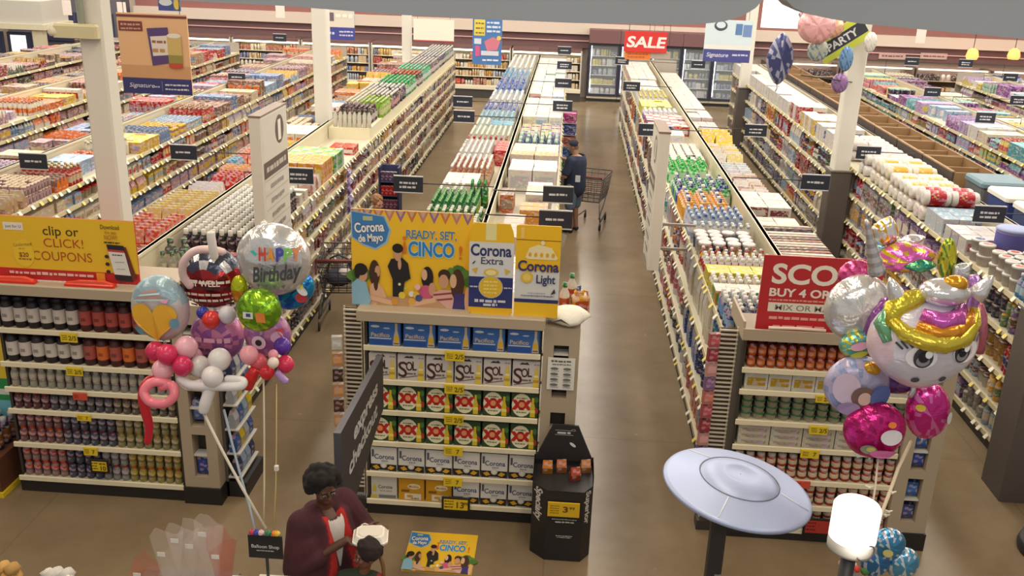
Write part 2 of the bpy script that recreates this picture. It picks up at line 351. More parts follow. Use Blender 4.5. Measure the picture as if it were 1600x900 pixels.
# glass door freezers
gl = mat('freezer_glass', (225, 235, 240), .03, alpha=.12)
for k in range(5):
    x0 = .62+k*1.05; r = random.Random(70+k)
    t = thing('glass_door_freezer', 'black framed glass door freezer at the aisle end, %s door from the open dairy cases' % nth(k+1), 'freezer', (x0, 33.2, 0), 0, 'glass door freezers on the back wall')
    b = MB(); b.box(0, 1.04, 0, 1.0, 0, .22, (206, 196, 170)); b.box(0, 1.04, -.05, 0, .05, .14, (30, 28, 32)); b.box(0, 1.04, .9, 1.0, .22, 2.0, (190, 195, 200)); b.box(0, .02, .06, .9, .22, 2.0, (60, 62, 74)); b.box(1.02, 1.04, .06, .9, .22, 2.0, (60, 62, 74)); b.build('case_body', M_PLAIN, t)
    h = MB(); h.box(0, 1.04, -.1, 1.0, 2.0, 2.42, (118, 84, 86)); h.build('header', M_PLAIN, t)
    d = MB()
    for a in ((0, .06, .22, 2.0), (.98, 1.04, .22, 2.0), (.06, .98, .22, .3), (.06, .98, 1.92, 2.0)): d.box(a[0], a[1], -.03, .03, a[2], a[3], (46, 48, 66))
    d = d.build('door', M_PLAIN, t)
    p = MB(); p.box(.06, .98, -.005, .005, .3, 1.92, (225, 235, 240)); p.build('pane', gl, d)
    p = MB(); p.tube([(.1, -.06, .8), (.1, -.06, 1.5)], .015, (150, 150, 155)); p.build('handle', M_PLAIN, d)
    l = MB(); l.box(.08, .11, .06, .09, .35, 1.9, (240, 246, 255)); l.build('light_tube', mat('cool_tube', (240, 246, 255), emit=3), t)
    g = MB()
    for z in (.28, .6, .92, 1.24, 1.56):
        s = MB(); s.box(.04, 1.0, .15, .88, z-.015, z, (220, 222, 225)); s.build('shelf', M_PLAIN, t)
        cell_fill(g, .05, 1.0, .17, .5, z, .25, [(170, 185, 200), (110, 130, 170), (220, 222, 225), (200, 190, 90), (140, 150, 160), (90, 100, 130)], r, (.08, .2))
    g.build('frozen_goods', M_GOODS, t)['kind'] = 'stuff'
# bakery wall on the far right: bright bread shelves under lettered maroon band
for k in range(5):
    x0 = 6.6+k*2.5; r = random.Random(90+k)
    t = thing('bakery_shelf', 'bright bakery display shelf along the far wall, %s unit past the freezers' % nth(k+1), 'bakery shelf', (x0, 33.1, 0), 0, 'bakery shelves along the back wall')
    b = MB(); b.box(0, 2.44, 0, 1.0, 0, .35, (112, 96, 90)); b.box(0, 2.44, .9, 1.0, .35, 1.6, (150, 130, 120)); b.box(0, .05, .1, .9, .35, 1.6, (120, 104, 96)); b.box(2.39, 2.44, .1, .9, .35, 1.6, (120, 104, 96)); b.build('frame', M_PLAIN, t)
    l = MB(); l.box(.06, 2.38, .2, .26, 1.54, 1.58, (255, 236, 205)); l.build('light_tube', mat('warm_tube', (255, 236, 205), emit=2.2), t)
    g = MB()
    for j, z in enumerate((.4, .8, 1.2)):
        s = MB(); s.box(.05, 2.39, .1, .9, z-.02, z, (200, 180, 150)); s.build('shelf', M_PLAIN, t); cell_fill(g, .08, 2.36, .12, .55, z, .24, [(238, 228, 210), (226, 190, 140), (214, 120, 100), (240, 235, 225), (70, 60, 60), (220, 160, 120)], r, (.12, .28))
    g.build('bakery_goods', M_GOODS, t)['kind'] = 'stuff'
for k in range(3):
    u = 1300+k*65
    p = atY(u+30, 88, 34.0)
    t = thing('wall_sign', 'small pale lettered sign on dark maroon wall band, %s from the lime banner' % nth(k+2), 'sign', (p.x, 34.08, p.z), 0, 'small signs on the maroon band')
    b = MB(); b.rbox(-.45, .45, -.03, .0, -.1, .1, (196, 168, 160), .01); b.build('board', M_PLAIN, t)
    q = Print((-.45, -.032, 0)); q.squiggle(.1, .8, 0, .07, (120, 90, 88), k); q.build('lettering', t)
for k, u in enumerate((1520, 1585)):
    p = atY(u, 82, 33.0)
    t = thing('pendant_lamp', 'glowing orange glass pendant lamp over the far bakery wall, %s one from the columns' % nth(k+1), 'lamp', (p.x, 33.0, p.z), 0, 'orange pendant lamps')
    g = MB(); g.lathe(0, 0, -.22, [(.16, 0), (.2, .1), (.16, .28), (.05, .36)], (255, 150, 70), 16); g.build('shade', mat('orange_glow', (255, 150, 80), emit=1.6), t)
    g = MB(); g.tube([(0, 0, .14), (0, 0, 6.4-p.z)], .012, (60, 50, 50)); g.build('cord', M_PLAIN, t)
# service kiosk in the far left corner
p0 = atY(2, 60, 29.5)
t = thing('service_kiosk', 'pale service kiosk with two lit screens in the far corner', 'kiosk', (p0.x-.6, 29.5, 0))
b = MB(); b.box(-1.6, 2.1, .05, 1.6, 0, 1.05, (150, 140, 130)); b.build('counter', M_PLAIN, t)
b = MB(); b.box(-1.6, 2.1, -.1, 1.7, 2.05, 2.22, (214, 206, 178)); b.box(-1.6, 2.0, 0, 1.6, 2.22, 2.9, (196, 192, 184)); b.build('canopy', M_PLAIN, t)
b = MB(); b.box(1.62, 1.95, 0, .25, 1.05, 2.05, (206, 198, 170)); b.build('post', M_PLAIN, t)
for i, x in enumerate((-.15, .75)):
    s = MB(); s.rbox(x, x+.78, .05, .13, 1.18, 1.95, (40, 42, 70), .02); s = s.build('screen', M_PLAIN, t)
    q = Print((x, .045, 1.2)); q.rect(.12, .62, .16, .66, (214, 226, 216)); q.oval(.36, .42, .14, .12, (150, 170, 140)); q.build('display', s, mat('screen_glow', (205, 220, 210), emit=.8))
p1 = atY(110, 40, 33.6)
b = MB(); b.box(p1.x-2.3, p1.x+1.9, 33.6, 34.3, 0, 3.4, (104, 102, 112)); tag(b.build('wall_corner', mat('corner_grey', (104, 102, 112), .8)), kind='structure')
t = thing('menu_board', 'dark blue menu board on the grey corner wall', 'board', (p1.x-.3, 33.53, 0))
b = MB(); b.rbox(-.7, 1.9, 0, .05, 1.3, 2.3, (58, 60, 92), .01); b.build('panel', M_PLAIN, t)
b = MB(); b.box(.5, .53, -.01, 0, 1.3, 2.3, (90, 92, 120)); b.build('seam', M_PLAIN, t)
# ================================================================== goods
PAL = {
 'warm': [('orange', (226, 124, 66)), ('red', (188, 62, 54)), ('yellow', (226, 186, 74)), ('beige', (214, 192, 156)), ('tan', (188, 152, 116)), ('lavender', (176, 158, 184)), ('pale blue', (150, 178, 204)), ('cream', (226, 218, 198)), ('brown', (134, 98, 78)), ('pink', (214, 152, 148)), ('dusty mauve', (164, 132, 138)), ('steel blue', (110, 134, 168))],
 'muted': [('beige', (206, 190, 166)), ('cream', (224, 216, 200)), ('tan', (180, 152, 126)), ('mauve', (168, 142, 144)), ('grey', (170, 166, 166)), ('rose', (200, 152, 146)), ('dull red', (160, 84, 78)), ('dark green', (92, 106, 88)), ('amber', (206, 150, 84)), ('navy', (56, 58, 84)), ('dark brown', (76, 56, 50)), ('charcoal', (60, 58, 60)), ('gold', (190, 150, 70)), ('crimson', (140, 44, 46))],
 'white': [('white', (234, 232, 226)), ('cream', (228, 222, 206)), ('pale blue', (176, 198, 218)), ('blue', (90, 120, 176)), ('grey', (196, 196, 196)), ('aqua', (140, 190, 200)), ('pale green', (190, 208, 180))],
 'blue': [('blue', (66, 96, 158)), ('white', (226, 226, 222)), ('navy', (50, 60, 104)), ('teal', (70, 140, 150)), ('orange', (214, 130, 66)), ('pink', (206, 120, 130)), ('grey', (150, 156, 164)), ('cream', (220, 212, 190)), ('brown', (120, 92, 76)), ('red', (176, 66, 62))],
 'mixed': [('white', (234, 232, 226)), ('cream', (224, 214, 190)), ('red', (170, 50, 50)), ('pale blue', (160, 186, 210)), ('amber', (222, 170, 80)), ('navy', (60, 70, 110)), ('green', (110, 140, 100)), ('grey', (150, 150, 150)), ('violet', (120, 100, 140)), ('brown', (110, 84, 70))],
 'bright': [('purple', (140, 86, 158)), ('lilac', (182, 160, 204)), ('pink', (220, 146, 164)), ('mint', (168, 210, 184)), ('white', (232, 230, 226)), ('teal', (96, 168, 178)), ('yellow', (222, 204, 110)), ('coral', (214, 110, 108)), ('pale blue', (160, 190, 220)), ('cream', (226, 216, 190)), ('plum', (110, 70, 110))],
 'green': [('green', (60, 150, 80)), ('lime', (150, 190, 80)), ('white', (230, 230, 222)), ('dark green', (46, 86, 60)), ('blue', (80, 110, 170)), ('grey', (180, 182, 180))],
}
KEYS = {}
def template(shape, dims, cols):
    """one product standing on the origin, its front towards -y; cols = body, second, third"""
    k = (shape, dims, cols)
    if k in KEYS: return KEYS[k]
    w, d, h = dims; A, B, C = (cols+cols[:1]*3)[:3]; m = MB(); hw, hd = w/2, d/2
    if shape == 'box':
        m.box(-hw, hw, -hd, hd, 0, h, shade(A, .94), A if B == A else B, A)
        if C != A: m.add([(-hw*.8, -hd-.001, h*.25), (hw*.8, -hd-.001, h*.25), (hw*.8, -hd-.001, h*.75), (-hw*.8, -hd-.001, h*.75)], [(0, 1, 2, 3)], C)
    elif shape == 'bottle':
        r = w*.47; m.lathe(0, 0, 0, [(r*.92, 0), (r, .02*h), (r, .2*h), (r, .52*h), (r*.95, .64*h), (r*.42, .82*h), (r*.42, .86*h), (r*.5, .86*h), (r*.48, h)], [A, A, C, A, A, A, B, B], 8)
    elif shape == 'widecap':
        r = w*.47; m.lathe(0, 0, 0, [(r*.92, 0), (r, .03*h), (r, .16*h), (r, .6*h), (r*.84, .76*h), (r*.56, .8*h), (r*.6, .81*h), (r*.57, h)], [A, A, C, A, A, B, B], 10)
    elif shape == 'pet':
        r = w*.47; m.lathe(0, 0, 0, [(r*.9, 0), (r, .04*h), (r*.9, .3*h), (r, .46*h), (r, .66*h), (r*.6, .84*h), (r*.66, .85*h), (r*.62, h)], [A, A, shade(A, .8), C, A, B, B], 8)
    elif shape == 'can':
        r = w*.48; m.lathe(0, 0, 0, [(r*.94, 0), (r, .04*h), (r, .93*h), (r*.9, h)], [B, A, B], 8)
    elif shape == 'tub':
        r = w*.48; m.lathe(0, 0, 0, [(r*.8, 0), (r*.94, .82*h), (r*1.0, .82*h), (r, .97*h), (r*.92, h)], [A, B, B, B], 12); m.add([(r*.6*math.cos(2*PI*i/10), r*.6*math.sin(2*PI*i/10), h+.001) for i in range(10)], [tuple(range(10))], C)
    elif shape == 'jar':
        r = w*.46; m.lathe(0, 0, 0, [(r*.85, 0), (r, .08*h), (r, .25*h), (r, .6*h), (r*.8, .76*h), (r*.86, .78*h), (r*.84, h)], [A, A, C, A, A, B], 9)
    elif shape == 'bag':
        v = [(-hw, -hd*.9, 0), (hw, -hd*.9, 0), (hw, hd*.9, 0), (-hw, hd*.9, 0), (-hw*.97, -hd, h*.45), (hw*.97, -hd, h*.45), (hw*.97, hd, h*.45), (-hw*.97, hd, h*.45), (-hw*.9, -hd*.12, h), (hw*.9, -hd*.12, h), (hw*.9, hd*.12, h), (-hw*.9, hd*.12, h)]
        f = [(0, 3, 2, 1)]+[(a+i, a+(i+1) % 4, a+4+(i+1) % 4, a+4+i) for a in (0, 4) for i in range(4)]+[(8, 9, 10, 11)]
        m.add(v, f, [A, A, A, A, A, B, A, B, A, C])
    elif shape == 'jug':
        m.rbox(-hw, hw, -hd, hd, 0, h*.66, A, min(hw, hd)*.4); m.rbox(-hw*.7, hw*.35, -hd*.6, hd*.6, h*.66, h*.84, A, hd*.25); m.lathe(-hw*.25, 0, h*.84, [(hd*.42, 0), (hd*.42, h*.16)], B, 8)
        m.tube([(hw*.3, 0, h*.8), (hw*.75, 0, h*.78), (hw*.85, 0, h*.55)], hd*.2, A, 6)
        if C != A: m.add([(-hw*.75, -hd-.002, h*.12), (hw*.75, -hd-.002, h*.12), (hw*.75, -hd-.002, h*.5), (-hw*.75, -hd-.002, h*.5)], [(0, 1, 2, 3)], C)
    elif shape == 'rolls':
        r = h/4
        for lv in (0, 1):
            k = len(m.v); m.lathe(0, 0, 0, [(r*.55, 0), (r*.9, .004), (r, .03), (r, w*.2), (r, w*.8), (r, w-.03), (r*.9, w-.004), (r*.55, w)], [A, A, A, B, A, A, A], 9); m.xform(Matrix.Translation((-hw, 0, r*(1+2*lv))) @ Matrix.Rotation(PI/2, 4, 'Y'), k)
    elif shape == 'card':
        m.box(-hw, hw, -hd, hd, 0, h, A, B, A); m.box(-hw, hw, -hd-.003, -hd+.004, 0, h*1.03, B)
    KEYS[k] = m; return m
MESH = {}
def product_mesh(name, shape, dims, cols):
    k = (shape, dims, cols)
    if k not in MESH: MESH[k] = template(shape, dims, cols).mesh(name, M_GOODS)
    return MESH[k]
COUNT = {}
CAP = 285
class Bulk:
    """goods past the limit: one mesh per run of shelves"""
    def __init__(s): s.m = MB(); s.n = 0
    def put(s, t, x, y, z, ang=0.):
        o = len(s.m.v); ca, sa = math.cos(ang), math.sin(ang)
        s.m.v.extend([(x+a*ca-b*sa, y+a*sa+b*ca, z+c) for a, b, c in t.v]); s.m.f.extend([tuple(o+k for k in f) for f in t.f]); s.m.c.extend(t.c); s.m.sm.extend(t.sm); s.n += 1
def fit(lab):
    """labels keep to sixteen words"""
    for a, b_ in ((', from the aisle edge', ''), ('from the aisle edge in', 'from aisle,'), ('on the sale', 'on sale'), ('from the left', 'from left'), (' of the ', ' of '), (' with ', ' '), ('shelf of coupon endcap', 'shelf, coupon endcap'), (' bottle, ', ', '), (' jar, ', ', '), (' tub, ', ', '), (' carton, ', ', '), ('lower shelf behind the red sign', 'behind the red sign'), ('wide half, drinks gondola', 'wide drinks half'), ('raised wine run, coupon gondola', 'raised wine run'), ('chips half, coupon gondola', 'chips half')):
        if len(lab.replace(',', ' ').split()) <= 16: break
        lab = lab.replace(a, b_)
    return lab
KEEP_CLEAR = [(-4.2, 8.42, .14), (-4.3, 16.6, .18), (-4.42, 26.1, .17), (4.58, 15.9, .23), (4.72, 26.3, .22), (4.68, 8.62, .28)]
def put_product(bulk, name, desc, shape, dims, cols, x, y, z, ang=0., label=None, group=None, single=True):
    for (a, b_, w_) in KEEP_CLEAR:
        if abs(x-a) < w_+dims[0]/2 and abs(y-b_) < w_+dims[1]/2: return
    if single and COUNT.get(name, 0) < CAP:
        COUNT[name] = COUNT.get(name, 0)+1
        o = place(name, product_mesh(name, shape, dims, cols), (x, y, z), None, ang); tag(o, fit(label), CATS.get(name, name.split('_')[-1]), group); return o
    bulk.put(template(shape, dims, cols), x, y, z, ang)
CATS = {'snack_bag': 'bag', 'paper_towel_pack': 'paper towels', 'product_carton': 'carton', 'card_sleeve': 'card'}

# ------------------------------------------------------------------ gondolas
LEV = (.15, .52, .86, 1.16, 1.45, 1.72)
HALF = .78
tagm = MB(); tagm.add([(0, -.03, .045), (0, .03, .045), (.035, .03, .0), (.035, -.03, .0), (.0, -.03, .04), (0, .03, .04), (.03, .03, -.004), (.03, -.03, -.004)], [(0, 1, 2, 3), (7, 6, 5, 4), (2, 6, 7, 3)], (236, 230, 210)); TAGW = tagm.mesh('price_tag', M_PLAIN)
tagm = MB(); tagm.add([(0, -.03, .045), (0, .03, .045), (.035, .03, .0), (.035, -.03, .0), (.0, -.03, .04), (0, .03, .04), (.03, .03, -.004), (.03, -.03, -.004)], [(0, 1, 2, 3), (7, 6, 5, 4), (2, 6, 7, 3)], (226, 206, 110)); TAGY = tagm.mesh('price_tag', M_PLAIN)
def gondola(xc, y0, y1, label, faces='', near=0., tags='', risers=(), low='', lev=None):
    lev = lev or {}
    t = thing('shelf_gondola', label, 'shelves', (xc, y0, 0), 0, 'long shelf gondolas'); L = y1-y0
    b = MB(); b.box(-HALF, HALF, 0, L, 0, .12, (48, 44, 42)); b.build('plinth', M_PLAIN, t)
    d = MB(); d.box(-.02, .02, 0, L, .12, 2.0, (206, 196, 168)); d.box(-.03, .03, 0, L, 1.97, 2.0, (220, 210, 184)); d.build('back_panel', M_PLAIN, t)
    for s in (-1, 1):
        for k, z in enumerate(lev.get(s, LEV)):
            if k == 5 and ('l' if s < 0 else 'r') in low: continue
            m = MB(); a, c = sorted((s*.02, s*HALF)); m.box(a, c, 0, L, z-.03, z, SHELF); a, c = sorted((s*(HALF), s*(HALF+.012))); m.box(a, c, 0, L, z-.045, z+.012, (212, 200, 164)); m.build('shelf', M_PLAIN, t)
    for (s, ya, yb, z) in risers:
        m = MB(); a, c = sorted((s*.03, s*(HALF-.02))); m.box(a, c, ya-y0, yb-y0, LEV[5], LEV[5]+z, (226, 216, 186)); m.build('riser', M_PLAIN, t)
    e = MB(); e.box(-HALF, HALF, L, L+.03, 0, 2.0, (170, 160, 150)); e.build('end_panel', M_PLAIN, t)
    r = random.Random(int(xc*10)+99)
    for s, sd in ((-1, 'l'), (1, 'r')):
        if sd in tags:
            n = 0; far = MB()
            for z in (LEV[:5] if sd in low else lev.get(s, LEV)):
                y = .1
                while y < L-.1:
                    me = TAGY if r.random() < .3 else TAGW; x = s*(HALF+.012)
                    if y+y0 < near and n < 280:
                        o = place('price_tag', me, (x, y, z-.035), t, 0 if s > 0 else PI); n += 1
                    else:
                        far.add([(x, y-.03, z+.01), (x, y+.03, z+.01), (x+s*.035, y+.03, z-.035), (x+s*.035, y-.03, z-.035)], [(0, 1, 2, 3)], (236, 230, 210) if r.random() < .75 else (222, 204, 120))
                    y += r.choice((.14, .2, .3, .42)) if y+y0 < 18 else r.choice((.3, .5, .7))
            far.build('price_tags', M_PLAIN, t)['kind'] = 'stuff'
    return t
def top_zone(bulk, xc, side, zones, where, z=LEV[5], ylimit=99, seed=1):
    """zones of equal goods on the top shelf; the first across stands at the aisle edge"""
    r = random.Random(seed); rows = {}
    for (ya, yb, name, desc, shape, (w, d, h), cols, opt) in zones:
        zz = z+opt.get('z', 0); hi = opt.get('tiers', 1); xw = opt.get('across', (0, 1)); gap = opt.get('gap', 1.0)
        xa, xb = .03+(HALF-.03)*(1-xw[1]), HALF-(HALF-.03)*xw[0]
        nx = max(1, int((xb-xa)/w+.02)); ny = max(1, int((yb-ya)/(d*gap)+.02))
        for j in range(ny):
            key = (desc, where); rows[key] = rows.get(key, 0)+1; row = rows[key]
            for i in range(nx):
                if r.random() < opt.get('miss', .03): continue
                x = xc+side*(xb-w*(i+.5)); y = ya+d*gap*(j+.5)
                for tier in range(hi):
                    cc = cols if not isinstance(cols, list) else cols[(j//opt.get('run', 1)+i*opt.get('mixx', 0)) % len(cols)]
                    lab = '%s, %s from the aisle edge in %s row, %s' % (desc, nth(i+1), nth(row), where)
                    if hi > 1: lab = '%s %s, %s from aisle, %s row, %s' % (('lower', 'upper', 'topmost')[tier], desc, nth(i+1), nth(row), where)
                    put_product(bulk, name, desc, shape, (w*.97, d*.97, h), cc, x+r.uniform(-.004, .004), y+r.uniform(-.006, .006), zz+tier*h, r.uniform(-.05, .05), lab, '%s %s' % (desc.split(',')[0], where), y < ylimit)
def random_top(bulk, xc, side, y0, y1, pal, where, ylimit, seed, z=LEV[5], hr=(.14, .3)):
    r = random.Random(seed); y = y0; rows = {}
    while y < y1:
        cn, c = r.choice(PAL[pal]); shape, name = r.choice((('box', 'product_carton'),)*5+(('bag', 'snack_bag'),)*2+(('bottle', 'bottle'), ('can', 'can'), ('tub', 'tub'), ('jar', 'jar')))
        w, d, h = {'box': (r.choice((.12, .18, .25)), r.choice((.06, .1, .2)), r.uniform(*hr)), 'bag': (.18, .1, r.uniform(.16, .26)), 'bottle': (.085, .085, .27), 'can': (.08, .08, .12), 'tub': (.13, .13, .12), 'jar': (.09, .09, .16)}[shape]
        w, d, h = round(w, 2), round(d, 2), round(h, 2); c2 = r.choice(PAL[pal])[1]; blk = min(r.uniform(.3, .8), y1-y)
        if d > blk: break
        xa = 0. if r.random() < .7 else r.uniform(0, .3)
        zones = [(y, y+blk, name, cn+' '+name.replace('_', ' '), shape, (w, d, h), (c, shade(c, 1.12) if shape == 'box' else c2, c2), {'across': (xa, 1), 'miss': .06, 'tiers': 2 if h < .13 and r.random() < .5 else 1})]
        nx = 0
        for zn in zones:
            key = zn[3]; base = rows.get(key, 0)
            # keep the row count running through repeated blocks of one kind
            top_zone_run(bulk, xc, side, zn, where, z, ylimit, r, rows)
        y += blk+r.choice((0, 0, .02, .06))
def top_zone_run(bulk, xc, side, zn, where, z, ylimit, r, rows):
    (ya, yb, name, desc, shape, (w, d, h), cols, opt) = zn; xw = opt['across']; xa, xb = .03+(HALF-.03)*(1-xw[1]), HALF-(HALF-.03)*xw[0]
    nx = max(1, int((xb-xa)/w+.02)); ny = max(1, int((yb-ya)/d+.02))
    for j in range(ny):
        rows[desc] = rows.get(desc, 0)+1
        for i in range(nx):
            if r.random() < opt['miss']: continue
            for tier in range(opt['tiers']):
                lab = '%s, %s from the aisle edge in %s row, %s' % (desc, nth(i+1), nth(rows[desc]), where)
                if opt['tiers'] > 1: lab = '%s %s, %s from aisle, %s row, %s' % (('lower', 'upper')[tier], desc, nth(i+1), nth(rows[desc]), where)
                put_product(bulk, name, desc, shape, (w*.97, d*.97, h), cols, xc+side*(xb-w*(i+.5))+r.uniform(-.006, .006), ya+d*(j+.5), z+tier*h, r.uniform(-.08, .08), lab, '%s %s' % (desc, where), ya < ylimit)
def face_goods(bulk, xc, side, y0, y1, pal, where, ylimit, seed, levels=LEV, hmax=.27, shapes=None, big=1.):
    """front rows on the shelves below the top, seen from the aisle"""
    r = random.Random(seed); sn = ('bottom', 'second', 'third', 'fourth', 'fifth'); cnt = {}
    ang = PI/2 if side > 0 else -PI/2
    for k, z in enumerate(levels[:-1]):
        y = y0; H = (levels[k+1]-z)-.06
        while y < y1-.25:
            cn, c = r.choice(PAL[pal]); c2 = r.choice(PAL[pal])[1]
            shape, name = r.choice(shapes or ((('box', 'product_carton'),)*4+(('bag', 'snack_bag'), ('bottle', 'bottle'), ('bottle', 'bottle'), ('can', 'can'), ('jar', 'jar'), ('tub', 'tub'))))
            w = {'box': r.choice((.1, .14, .18, .24)), 'bag': .17, 'bottle': .085, 'can': .08, 'jar': .09, 'tub': .13}[shape]
            h = {'box': r.uniform(.55, .97)*H, 'bag': .85*H, 'bottle': .95*H, 'can': .12, 'jar': .17, 'tub': .13}[shape]
            w *= big; h = min(h*big, H*.97)
            d = {'box': r.choice((.12, .3)), 'bag': .1}.get(shape, w); n = r.randint(2, 6); st = 3 if h < H*.32 else 2 if h < H*.48 else 1
            dims = (round(w, 2), round(d, 2), round(h, 2))
            for i in range(n):
                if y+w > y1: break
                for q in range(st):
                    key = (k, name, cn); cnt[key] = cnt.get(key, 0)+1
                    lab = '%s %s, %s along on the %s shelf, %s' % (cn, name.replace('_', ' '), nth(cnt[key]), sn[k], where)
                    put_product(bulk, name, cn, shape, dims, (c, shade(c, 1.1) if shape == 'box' else c2, c2), xc+side*(HALF-.015-d/2-r.uniform(0, .05)), y+w/2, z+q*h, ang+r.uniform(-.05, .05), lab, '%s %s, %s shelf, %s' % (cn, name.replace('_', ' '), sn[k], where), y < ylimit)
                y += w+.006
            y += r.choice((0, 0, .02, .05))
def finish(bulk, label, cat='groceries'):
    if bulk.n: tag(bulk.m.build('packed_groceries', M_GOODS), label, cat, kind='stuff')
# ================================================================== the shelf runs (centre x, from the endcaps at y 8 to the far cross aisle)
YE = 28.6
XC, XR, XL, XR2, XLL, XR3, XL3, XR4, XL4, XR5, XL5 = -.88, 2.33, -4.18, 5.55, -7.44, 8.75, -10.7, 11.95, -13.95, 15.15, -17.2
LV4 = (.15, .6, 1.12, 1.72); LV5 = (.15, .5, .86, 1.3, 1.72)
gondola(XC, 8.1, YE, 'long cream gondola of bottled drinks running back behind the beer endcap', '', 12, 'r')
gondola(XR, 8.1, YE, 'long cream gondola of household cleaners behind the red sale endcap', '', 13.5, 'lr', low='r', lev={-1: LV4})
gondola(XL, 8.1, YE, 'long cream gondola of bottles and chips behind the coupon endcap', '', 13.5, 'r', [(1, 16.3, 28.5, .2)])
gondola(XR2, 9.0, YE, 'gondola of paper goods with wooden bins along its top', '', 14, 'lr', lev={-1: LV5})
gondola(XLL, 8.1, YE, 'gondola of boxed dry goods one aisle beyond the coupon column', '', 16, 'r')
gondola(XR3, 9.0, YE, 'gondola of pastel boxes just past the wooden bins', '', 0, 'l')
gondola(XL3, 8.1, YE, 'gondola with long pale shelf edges two aisles beyond the coupon column', '', 0, 'r')
gondola(XR4, 9.0, YE, 'purple and pink stocked gondola two aisles past the wooden bins', '', 0, 'l')
gondola(XL4, 10.0, YE, 'far gondola near the grey service kiosk corner', '', 0, 'r')
gondola(XR5, 12.0, YE, 'outermost gondola toward the orange pendant lamps', '', 0, 'l')

